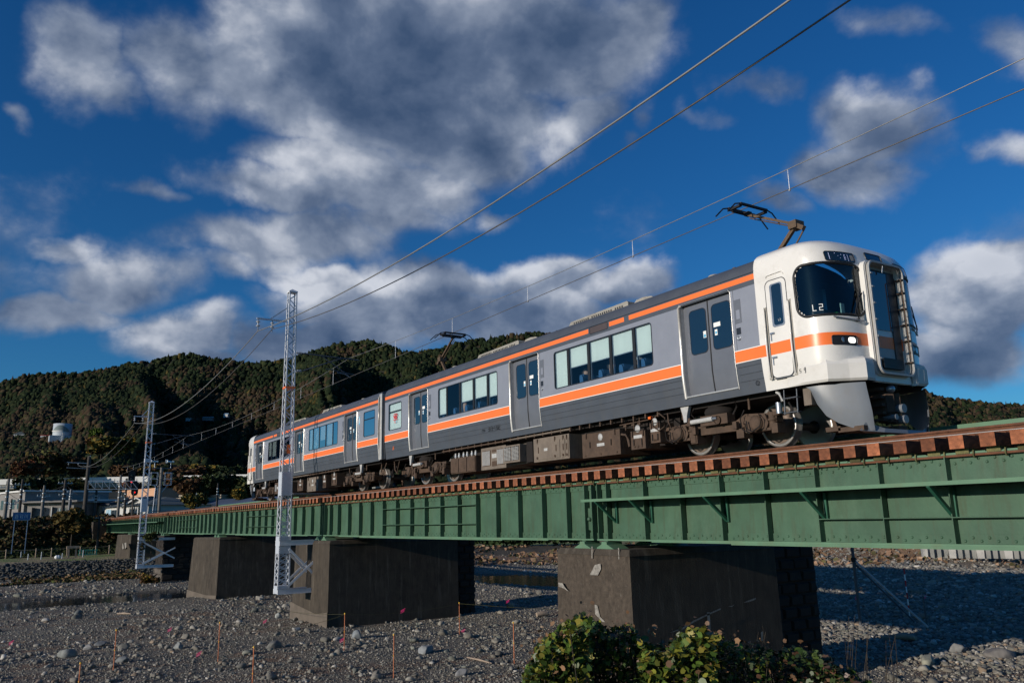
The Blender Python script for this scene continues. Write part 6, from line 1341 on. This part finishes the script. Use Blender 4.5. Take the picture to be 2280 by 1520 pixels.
for s in (-1,1):
    y=c[1]+s*.85;m=MB();z0=zt-2.6;z1=zt-1.0
    for yy in (y-.4,y+.4):
        for x in (c[0]-.4,c[0]+.4): m.bar((x,yy,z0),(x,yy,z1),.05,.05,'galv')
    for z in (z0,(z0+z1)/2,z1):
        m.bar((c[0]+.4,y-.4,z),(c[0]+.4,y+.4,z),.05,.05,'galv');m.bar((c[0]-.4,y-.4,z),(c[0]-.4,y+.4,z),.05,.05,'galv');m.bar((c[0]-.4,y-.4,z),(c[0]+.4,y-.4,z),.05,.05,'galv');m.bar((c[0]-.4,y+.4,z),(c[0]+.4,y+.4,z),.05,.05,'galv')
    m.bar((c[0],c[1],z0-1.2),(c[0],y,z0),.08,.08,'galv');m.build('platform_cage',e)
    m=MB();y=c[1]+s*1.0+.1;m.tube([(c[0],y,zt-.4),(c[0],y,zt+.35)],.05,'galv',6);m.tube([(c[0],y-.45,zt+.5),(c[0],y-.1,zt+.45),(c[0],y+.3,zt+.45)],.1,'letter',8,rs=[.16,.10,.08]);m.bar((c[0],y-.55,zt+.28),(c[0],y-.55,zt+.75),.05,.25,'letter',(0,1,0));m.bar((c[0],y+.3,zt+.35),(c[0],y+.3,zt+.6),.04,.2,'letter',(0,1,0));m.build('wind_gauge',e)
m=MB();m.bar((c[0],c[1]-1.1,zt-.4),(c[0],c[1]+1.2,zt-.4),.14,.14,'dsteel');m.tube([(c[0],c[1]-.75,b[2]),(c[0],c[1]-.6,zt-2.7)],.05,'galv',6);m.tube([(c[0],c[1]-.45,b[2]),(c[0],c[1]-.3,zt-2.7)],.05,'galv',6);m.build('crossbeam',e)
# blue river name board
p0=at(30,1141,111);p1=at(68,1141,111);zt=p0[2];zb=at(30,1157,111)[2];e=empty('river_name_sign',(p0[0],p0[1],zb-2),label='blue board with pale characters naming the river, standing on the brushy bank',cat='sign')
m=MB();m.box(p0[0]-.06,p0[0],p0[1],p1[1],zb,zt,'blue');m.box(p0[0]-.07,p0[0]+.01,p0[1]-.05,p0[1],zb-.05,zt+.05,'alu');m.box(p0[0]-.07,p0[0]+.01,p1[1],p1[1]+.05,zb-.05,zt+.05,'alu');m.box(p0[0]-.07,p0[0]+.01,p0[1]-.05,p1[1]+.05,zt,zt+.05,'alu');m.box(p0[0]-.07,p0[0]+.01,p0[1]-.05,p1[1]+.05,zb-.05,zb,'alu');m.build('board',e)
m=MB()
for y in (p0[1]+.2,p1[1]-.2): m.box(p0[0]-.14,p0[0]-.07,y-.04,y+.04,zb-4.5,zb+.4,'galv')
m.build('posts',e)
KJ={'酒':[(0,.9,.15,.8),(0,.62,.13,.52),(0,.05,.18,.35),(.25,.92,1,.92),(.3,.7,.95,.7),(.3,.7,.3,0),(.95,.7,.95,0),(.3,0,.95,0),(.5,.92,.5,.45),(.75,.92,.75,.45),(.3,.25,.95,.25)],'匂':[(.3,1,.05,.6),(.22,.85,.95,.85),(.95,.85,.9,.05),(.9,.05,.7,.1),(.25,.6,.25,.15),(.25,.15,.65,.15),(.28,.42,.62,.5)],'川':[(.12,.95,.02,.05),(.5,.85,.5,.15),(.9,.95,.9,0)]}
m=MB();W_=p1[1]-p0[1];H_=zt-zb
for i,ch in enumerate('酒匂川'):
    y0=p0[1]+W_*(.10+.29*i)
    for (a,b_,c_,d) in KJ[ch]: m.bar((p0[0]+.012,y0+W_*.19*a,zb+H_*(.2+.6*b_)),(p0[0]+.012,y0+W_*.19*c_,zb+H_*(.2+.6*d)),.045,.01,'signw',(1,0,0))
m.build('lettering',e)
# ------------------------------------------------------------------ brushy bank, park, far side planting
def inbank(n,x0,x1,y0,y1,thr=0,sc=.2):
    x=RNG.uniform(x0,x1,n);y=RNG.uniform(y0,y1,n);k=fbm(x*sc,y*sc,4)>thr;return x[k],y[k]
BRUSHP=[(.055,.045,.018),(.085,.05,.025),(.04,.045,.015),(.10,.06,.03),(.03,.035,.012),(.12,.09,.03)]
P=[]
for k in range(130):
    x=RNG.uniform(-97,-85.5);y=RNG.uniform(-22,4.5) ;h=RNG.uniform(.35,.85);gz=float(ground(x,y,False));base=gz+(.4 if x<-88 else 0)+max(0,(-86-x))*.06
    d=RNG.normal(size=(190,3));d/=np.linalg.norm(d,axis=1)[:,None];P.append(np.array([x,y,base])+d*np.array([1.5,1.5,h])*RNG.random((190,1))**.4)
tag(leaves('bank_brush',np.concatenate(P),.30,BRUSHP),'tangle of olive and rust brown brush covering the river bank by the bridge end','brush',kind='stuff')
tree(160,1190,1134,112,4.2,[(.14,.09,.025),(.10,.07,.02),(.07,.06,.02)],'mound of golden brown climbing vine in front of the dark pole','plants on the river bank',3000,cat='bush')
for u,v0,v1,D,w,pal,lab in [(430,1130,1103,78,2.6,G2+YL,'small leafy bush poking above the bridge deck right of the farther mast'),(316,1232,1200,72.5,.8,YL+G2,'yellow green vine climbing the foot of the farther mast'),(338,1203,1186,72.5,1.5,G2,'green vine tuft hanging at the bridge edge beside the farther mast'),(335,1325,1275,72,2.0,BR+YL,'brown and yellow shrub at the foot of the stone block pier')]:
    tree(u,v0,v1,D,w,pal,lab,'plants on the river bank',1300,cat='bush')
x,y=inbank(9000,-58,-50,-25,3,.45,.3);x=np.concatenate([x,RNG.uniform(-56,-50,600)]);y=np.concatenate([y,RNG.uniform(-9,-1,600)])
tag(leaves('bar_grass',np.stack([x,y,ground(x,y)+.12*RNG.random(len(x))],-1),.22,[(.06,.07,.02),(.14,.08,.04),(.16,.10,.05),(.05,.05,.02)]),'patches of green and russet weeds on the far gravel bar','grass',kind='stuff')
x,y=inbank(26000,-98,-79,-40,16);k=x<-80.5
tag(leaves('slope_grass',np.stack([x[k],y[k],ground(x[k],y[k],False)+.08*RNG.random(k.sum())],-1),.24,[(.035,.05,.014),(.05,.06,.02),(.03,.04,.012)]),'dark green grass on the park slope behind the rope fence','grass',kind='stuff')
n=30000;x=RNG.uniform(-75,20,n);y=RNG.uniform(20,75,n);sd,_,_=pdist(x,y,BANK);k=(sd>-12)&(sd<5)&(fbm(x*.3,y*.3,4)>.40);x,y=x[k],y[k]
tag(leaves('dry_reeds',np.stack([x,y,ground(x,y)+.15*RNG.random(len(x))],-1),.30,[(.26,.16,.10),(.20,.12,.07),(.30,.20,.13),(.10,.09,.04)]),'heaps of dry reddish brown reeds on the earth mounds beyond the river','reeds',kind='stuff')
# rope fence posts, park things
for i,(u,v) in enumerate([(16,1207),(82,1210),(116,1215),(150,1218),(179,1222),(213,1223),(243,1225)]):
    p=onX(u,v,-80.2);g=float(ground(p[0],p[1],False));m=MB();m.tube([(p[0],p[1],g-.2),(p[0],p[1],g+.95)],.06,'wood',8);m.lathe([(.075,0),(.075,.06),(0,.08)],(p[0],p[1],g+.93),'z','wood',8);tag(m.build('fence_post'),['leftmost','second','third','fourth','fifth','sixth','last'][i]+' wooden rope fence post from the left, at the foot of the grass slope','fence post','rope fence posts of the park')
m=MB();q=[onX(u,v,-80.2) for u,v in [(-40,1200),(16,1201),(82,1205),(150,1211),(213,1217),(243,1219)]]
m.tube([(p[0],p[1],float(ground(p[0],p[1],False))+.85) for p in q],.018,'wood',5);tag(m.build('fence_rope'),'rope strung along the wooden fence posts of the park','rope')
for i,(u,v,s,mm,lab) in enumerate([(49,1214,.9,'letter','white stubby marker post on the grass slope, left'),(62,1246,.8,'letter','thin white marker post on the park ground, leftmost of the low four'),(91,1248,1.0,'letter','white marker post on the park ground, second of the low four'),(138,1244,.7,'letter','faint white marker post beside the wooden bench, third of the low four'),(184,1243,1.0,'letter','white marker post left of the first pier, last of the low four')]):
    p=onX(u,v,-74.5 if i else -81);g=float(ground(p[0],p[1],False));m=MB();m.tube([(p[0],p[1],g-.1),(p[0],p[1],g+s*.75)],.05,'tankm',8,rs=[.055,.045]);m.lathe([(.045,0),(.03,.04),(0,.05)],(p[0],p[1],g+s*.75),'z','tankm',8);tag(m.build('marker_post'),lab,'marker post','white marker posts of the park')
p=onX(160,1242,-75);g=float(ground(p[0],p[1],False));e=empty('wooden_stand',(p[0],p[1],g),label='small brown wooden stand on the park ground',cat='stand');m=MB()
for s in (-.35,.35): m.box(p[0]-.08,p[0]+.08,p[1]+s-.08,p[1]+s+.08,g-.1,g+1.0,'wood')
m.build('leg',e);m=MB();m.box(p[0]-.25,p[0]+.25,p[1]-.6,p[1]+.6,g+1.001,g+1.25,'wood');m.build('top',e)
p=onX(195,1236,-78);g=float(ground(p[0],p[1],False));e=empty('green_barrier',(p[0],p[1],g),label='low green slatted barrier near the first pier',cat='barrier');m=MB()
for k in range(9): m.box(p[0]-.02,p[0]+.02,p[1]-.9+.22*k,p[1]-.84+.22*k,g,g+.75,'ltgrn')
m.box(p[0]-.05,p[0]-.021,p[1]-.95,p[1]+1.0,g+.55,g+.65,'ltgrn');m.box(p[0]-.05,p[0]-.021,p[1]-.95,p[1]+1.0,g+.12,g+.2,'ltgrn');m.build('slats',e)
for u,lab in ((126,'white ball shaped stone on the park ground, left of a pair'),(130,'white ball shaped stone on the park ground, right of a pair')):
    p=onX(u,1243.5,-74);g=float(ground(p[0],p[1],False));o=npmesh('white_stone',IV2*.22,IF2,[MT['letter']],smooth=True);o.location=(p[0],p[1],g+.15);tag(o,lab,'stone','white stones of the park')
m=MB();pp=at(331,1237,98);m.box(pp[0]-.4,pp[0]+.4,pp[1]-.5,pp[1]+.6,pp[2]-.4,pp[2],'blue');m.add([(pp[0]-.45,pp[1]-.55,pp[2]+.001),(pp[0]+.45,pp[1]-.55,pp[2]+.001),(pp[0]+.3,pp[1]+.2,pp[2]+.3),(pp[0]-.3,pp[1]+.2,pp[2]+.3)],[(0,1,2,3)],'blue');tag(m.build('tarpaulin_heap'),'blue tarpaulin covered heap behind the foot of the farther mast','tarpaulin')
# hedges beyond the river
def hedge(u0,u1,vt,vb,D,pal,lab,dp=1.6):
    a=at(u0,vt,D);b=at(u1,vt,D);zt=a[2];zb=at(u0,vb,D)[2];n=int(900*np.linalg.norm(b-a)/12);t=RNG.random(n);P=a+(b-a)*t[:,None];nn_=np.array([b[1]-a[1],a[0]-b[0],0]);nn_/=np.linalg.norm(nn_)
    P=P+nn_*RNG.uniform(-dp/2,dp/2,n)[:,None];P[:,2]=zb+(zt-zb)*RNG.random(n)**.6
    e=empty('clipped_hedge',tuple((a+b)/2-np.array([0,0,zt-zb])),label=lab,cat='hedge',group='hedges beyond the river');leaves('foliage',P,.38,pal,parent=e)
    m=MB();
    for k in range(8): q=a+(b-a)*(k+.5)/8;m.tube([(q[0],q[1],zb-.5),(q[0],q[1],zt-.2)],.05,'bark',5)
    m.build('stems',e)
hedge(1040,1300,1203,1211,95,[(.028,.05,.014),(.02,.035,.01)],'long low dark clipped hedge seen under the bridge between two piers')
hedge(1060,1125,1196,1203,112,[(.08,.10,.02),(.05,.06,.02)],'olive clipped hedge block behind the long hedge, left')
hedge(1165,1232,1195,1202,112,[(.13,.17,.03),(.09,.12,.02)],'bright green clipped hedge block behind the long hedge, right')
# concrete blocks on the far shore
k=0
ORD='first second third fourth fifth sixth seventh eighth ninth tenth eleventh twelfth thirteenth fourteenth fifteenth sixteenth seventeenth eighteenth'.split()
for u in np.arange(2062,2290,15.6):
    p=at(u,1226,70+((u-2062)/260)*-6);w=k%4==0;g=p[2];m=MB();s=.5 if w else .3;mm='conblk' if w else 'viadg';c=Vector((p[0],p[1],g))
    m.prism([(p[0]-s*.5,g-.5),(p[0]+s*.5,g-.5),(p[0]+s*.55,g+.05),(p[0]+s*.42,g+.42),(p[0]-s*.42,g+.42),(p[0]-s*.55,g+.05)],'y',p[1]-s*.5,p[1]+s*.5,mm)
    tag(m.build('concrete_block'),('broad white' if w else 'narrow grey')+' concrete block, '+ORD[k]+' from the left in the far shore row','concrete block',('white' if w else 'grey')+' concrete blocks on the far shore');k+=1
# ------------------------------------------------------------------ survey stakes, ribbons, props
ST=[]
def stake(u,vt,vb,lab,D=None):
    zg=-5.36;p=onZ(u,vb,zg)
    for _ in range(4): p=onZ(u,vb,float(ground(p[0],p[1])))
    D=math.hypot(p[0]-CPOS[0],p[1]-CPOS[1]);zt=at(u,vt,D)[2];m=MB();m.tube([(p[0],p[1],p[2]-.3),(p[0]+RNG.normal()*.01,p[1],zt)],.013,'stake',8);m.lathe([(.024,0),(.024,.03),(0,.05)],(p[0],p[1],zt-.02),'z','yellow',8);m.lathe([(.02,0),(.02,.025)],(p[0],p[1],(p[2]+zt)/2),'z','yellow',8)
    tag(m.build('survey_stake'),lab,'survey stake','orange survey stakes on the riverbed');ST.append((p,zt));return p,zt
s1=stake(252,1402,1494,'orange stake with its knob just left of the rounded pale rock, second from the left');s2=stake(172,1476,1560,'orange stake cut by the bottom edge, leftmost of all');s3=stake(485,1385,1473,'orange stake standing between rocks, third from the left');s4=stake(560,1440,1560,'orange stake at the bottom edge under the middle mast');s5=stake(766,1365,1448,'orange stake before the dark side of the middle pier, pink ribbon low');s6=stake(876,1412,1508,'orange stake on fine gravel right of the middle pier corner');s7=stake(1023,1341,1412,'orange stake at the far corner of the middle pier');s8=stake(1145,1385,1478,'orange stake closest to the foreground bushes')
def string(a,b,sag,lab):
    pa_=np.array([a[0][0],a[0][1],a[1]-.03]);pb_=np.array([b[0][0],b[0][1],b[1]-.03]);m=MB();m.tube([tuple(pa_+(pb_-pa_)*t-np.array([0,0,4*sag*t*(1-t)])) for t in np.linspace(0,1,14)],.005,'moss',4);tag(m.build('survey_string'),lab,'string','strings tied between survey stakes')
string(s5,s7,.12,'thin string from the middle pier stake to the stake at the pier far corner')
far=(np.array([-14,-3.4,-5.3]),-4.6);string(far,s5,.2,'thin string running left from the middle pier stake past the pale pier foot')
string(s3,s5,.3,'slack string lying low between the third stake and the pier stake');farr=(np.array([6.0,12.0,-5.3]),-4.7);string(s7,farr,.2,'thin string running right from the pier corner stake under the bridge')
def ribbon(u,v,D,lab,L=.45):
    p=at(u,v,D) if D else onZ(u,v,-5.3);
    if not D: p[2]=float(ground(p[0],p[1]))+.08
    m=MB();dr=CR/np.linalg.norm(CR)
    for k in range(3):
        a=p+dr*(-L/2)+np.array([0,0,-.02+.04*k]);b=p+dr*(L*(.3+.12*k))+np.array([0,0,.05+.05*k]);m.bar(a,b,.028,.01,'pink')
    m.build_=0;tag(m.build('pink_ribbon'),lab,'ribbon','pink marker ribbons on the riverbed')
for u,v,D,lab in [(443,1459,0,'bright pink ribbon pair on the ground at the bottom left of the riverbed'),(378,1403,0,'pink ribbon on a dark rock in the middle of the left riverbed'),(590,1388,0,'pink ribbon near the white rock left of the middle pier'),(25,1433,0,'pink ribbon at the far left edge'),(897,1363,31,'pink ribbon hanging on the string before the middle pier'),(762,1428,30,'faint pink ribbon on the pier stake'),(1031,1408,32,'pink ribbon at the foot of the pier corner stake'),(1131,1341,38,'pink ribbon on the string over the shadowed gravel between the piers'),(1908,1333,34,'long pink ribbon tied on the steel prop post'),(2060,1332,36,'pink ribbon on the short post under the slanting prop')]:
    ribbon(u,v,D,lab,.16 if 'prop' not in lab else .12)
gp=onZ(1916,1388,-5.3);D=math.hypot(gp[0]-CPOS[0],gp[1]-CPOS[1]);e=empty('steel_prop_post',tuple(gp),label='grey steel post with two slanting tubes propping it, right of the nearest pier',cat='steel post')
tp=at(1903,1195,D);m=MB();m.tube([tuple(gp-np.array([0,0,.3])),(gp[0],gp[1],tp[2]+.5)],.055,'dsteel',10);m.build('post',e)
b2_=onZ(2067,1396,-5.3);j=at(1905,1245,D);j=np.array([gp[0],gp[1],j[2]])
m=MB();m.tube([j,b2_],.04,'damper',8);m.build('slanting_tube',e);b3=onZ(2036,1383,-5.3);m=MB();m.tube([j-np.array([0,0,.12]),b3],.035,'dsteel',8);m.build('slanting_tube',e);m=MB();m.lathe([(.09,-.08),(.09,.08)],tuple(j),'z','black',10);m.build('clamp',e)
gp2=onZ(2026,1374,-5.3);D2=math.hypot(gp2[0]-CPOS[0],gp2[1]-CPOS[1]);z1_=at(2014,1264,D2)[2];m=MB()
for k in range(8): za=gp2[2]+(z1_-gp2[2])*k/8;zb_=gp2[2]+(z1_-gp2[2])*(k+1)/8;m.tube([(gp2[0],gp2[1],za),(gp2[0],gp2[1],zb_)],.025,'red' if k%2 else 'letter',8)
tag(m.build('range_pole'),'red and white banded ranging pole in the bridge shadow','ranging pole')
gp3=onZ(2064,1392,-5.3);D3=math.hypot(gp3[0]-CPOS[0],gp3[1]-CPOS[1]);m=MB();zz_=at(2061,1325,D3)[2];m.tube([tuple(gp3),(gp3[0],gp3[1],zz_)],.03,'dsteel',8);m.box(gp3[0]-.15,gp3[0]+.15,gp3[1]-.02,gp3[1]+.02,zz_-.03,zz_,'damper');tag(m.build('short_post'),'short thin post with a small crossbar under the slanting prop','post')
for u0,v0,u1,v1,r,lab in [(262,1357,292,1358,.05,'bleached straight driftwood stick on the left gravel'),(1195,1371,1222,1369,.12,'brown driftwood log at the left foot of the nearest pier'),(1995,1418,2040,1423,.12,'dark driftwood log at the shadow edge, right'),(1040,1455,1095,1468,.03,'thin pale branch on the gravel'),(1130,1352,1143,1351,.16,'short pale sawn log between the piers')]:
    a=onZ(u0,v0,-5.3);b=onZ(u1,v1,-5.3);a[2]=float(ground(a[0],a[1]))+r;b[2]=float(ground(b[0],b[1]))+r;m=MB();c=(a+b)/2+np.array([0,0,r*.4]);m.tube([a,c,b],r,'wood',9,rs=[r*.8,r,r*.6]);tag(m.build('driftwood'),lab,'driftwood','driftwood on the riverbed')
# twigs and litter in drift lines
n=2600;D=16*(70/16)**RNG.random(n);a0,_=azel(-30,1200);a1,_=azel(2300,1200);a=np.radians(RNG.uniform(min(a0,a1),max(a0,a1),n));x=CPOS[0]+D*np.cos(a);y=CPOS[1]+D*np.sin(a);k=(fbm(x*.25+5,y*.9,4)>.53);x,y=x[k],y[k];sd,_,_=pdist(x,y,BANK);x,y=x[sd<-2],y[sd<-2]
TW=np.array([(-.5,-.03,0),(.5,-.02,.05),(.5,.02,.05),(-.5,.03,0)]);tag(scatter('dry_twigs',np.stack([x,y,ground(x,y)+.04],-1),np.stack([RNG.uniform(.12,.5,len(x))]*3,-1),RNG.normal(0,.7,len(x))+.4,rotshapes(TW,12,.1),LQF,np.tile([(.22,.12,.07)],(len(x),1))*(.5+RNG.random((len(x),1))),leafd,.1),'dry twigs and reddish litter lying in drift lines on the gravel','twigs',kind='stuff')
# ------------------------------------------------------------------ foreground bushes (kudzu)
PROF=[(1150,1530),(1180,1470),(1215,1415),(1250,1385),(1300,1362),(1330,1372),(1360,1392),(1405,1380),(1430,1420),(1480,1445),(1520,1405),(1540,1392),(1590,1400),(1640,1425),(1690,1435),(1740,1440),(1780,1440),(1840,1455),(1900,1490),(1960,1530)]
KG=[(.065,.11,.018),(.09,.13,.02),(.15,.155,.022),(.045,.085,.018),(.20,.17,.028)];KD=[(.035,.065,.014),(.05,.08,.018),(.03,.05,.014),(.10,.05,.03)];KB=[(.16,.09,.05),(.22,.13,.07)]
def bush(u0,u1,n,pal,lab,D0,D1,size=.075):
    c=at((u0+u1)/2,1560,(D0+D1)/2);e=empty('kudzu_bush',tuple(c),label=lab,cat='bush',group='leafy bushes in the foreground');P=[];S_t=MB()
    m_=0
    while m_<n:
        k=400;u=RNG.uniform(u0-18,u1+18,k);D=RNG.uniform(D0,D1,k);vt=np.interp(u,[a for a,b in PROF],[b for a,b in PROF])
        # tops vary from shoot to shoot and lower with distance from the crest line
        vt=vt+22*(vn(u*.06,D*3)-.35)*1.6;vt=vt+np.abs(D-(D0+D1)/2)*10+5
        f=RNG.random(k)**1.5;v=vt+f*(1600-vt)
        for uu,vv,dd_ in zip(u,v,D): P.append(at(uu,vv,dd_))
        m_+=k
    P=np.array(P);leaves('foliage',P,size,pal,LSH,LEAFF,leafm,e,.12)
    q=P[RNG.integers(0,len(P),260)];P2=q+RNG.normal(size=q.shape)*.1;leaves('withered_leaves',P2,size*.8,KB,LSH,LEAFF,leafm,e,.12)
    for k in range(46):
        a=P[RNG.integers(0,len(P))];b=a+np.array([RNG.normal()*.12,RNG.normal()*.12,-1.3]);S_t.tube([tuple(a+np.array([0,0,.05])),tuple((a+b)/2+RNG.normal(size=3)*.07),tuple(b)],.006,'bark',5,rs=[.003,.006,.009])
    S_t.build('stems',e)
bush(1185,1300,4200,KG,'yellow green large leaved bush leftmost in the foreground, at the foot of the nearest pier',8.0,9.8,.062)
bush(1300,1440,4400,KG+KD,'mixed green leafy bush with dark top against the pier corner',8.4,10.0,.05)
bush(1440,1580,3600,KG,'bright leaved creeper bush in the middle of the foreground',8.2,9.8,.062)
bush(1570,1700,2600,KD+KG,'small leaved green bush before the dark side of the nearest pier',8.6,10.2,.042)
bush(1700,1940,3400,KD,'dark shaded bush at the right end of the foreground growth',8.8,10.6,.06)  # dark leaf palette alone: this bush's shade is put into the leaf colour
for k,(u,v,h) in enumerate([(1895,1440,75),(1925,1430,60),(1985,1455,60),(1690,1440,90),(1480,1430,40)]):
    a=at(u,v+140,9.2);m=MB()
    for j in range(4):
        t=at(u+RNG.uniform(-18,18),v-h*RNG.uniform(.3,1),9.2+RNG.uniform(-.3,.3));m.tube([tuple(a),tuple((a+t)/2+RNG.normal(size=3)*.04),tuple(t)],.004,'bark',4,rs=[.006,.004,.002])
    tag(m.build('bare_twig'),['bare twigs sticking up right of the nearest pier base','second tuft of bare twigs right of the pier base','low twig tuft at the right end of the bushes','thin grass stalks before the dark pier side','short stalks between two bushes'][k],'twig','bare twigs in the foreground')
n=2200;u=RNG.uniform(1120,1990,n);D=RNG.uniform(8,11.5,n)
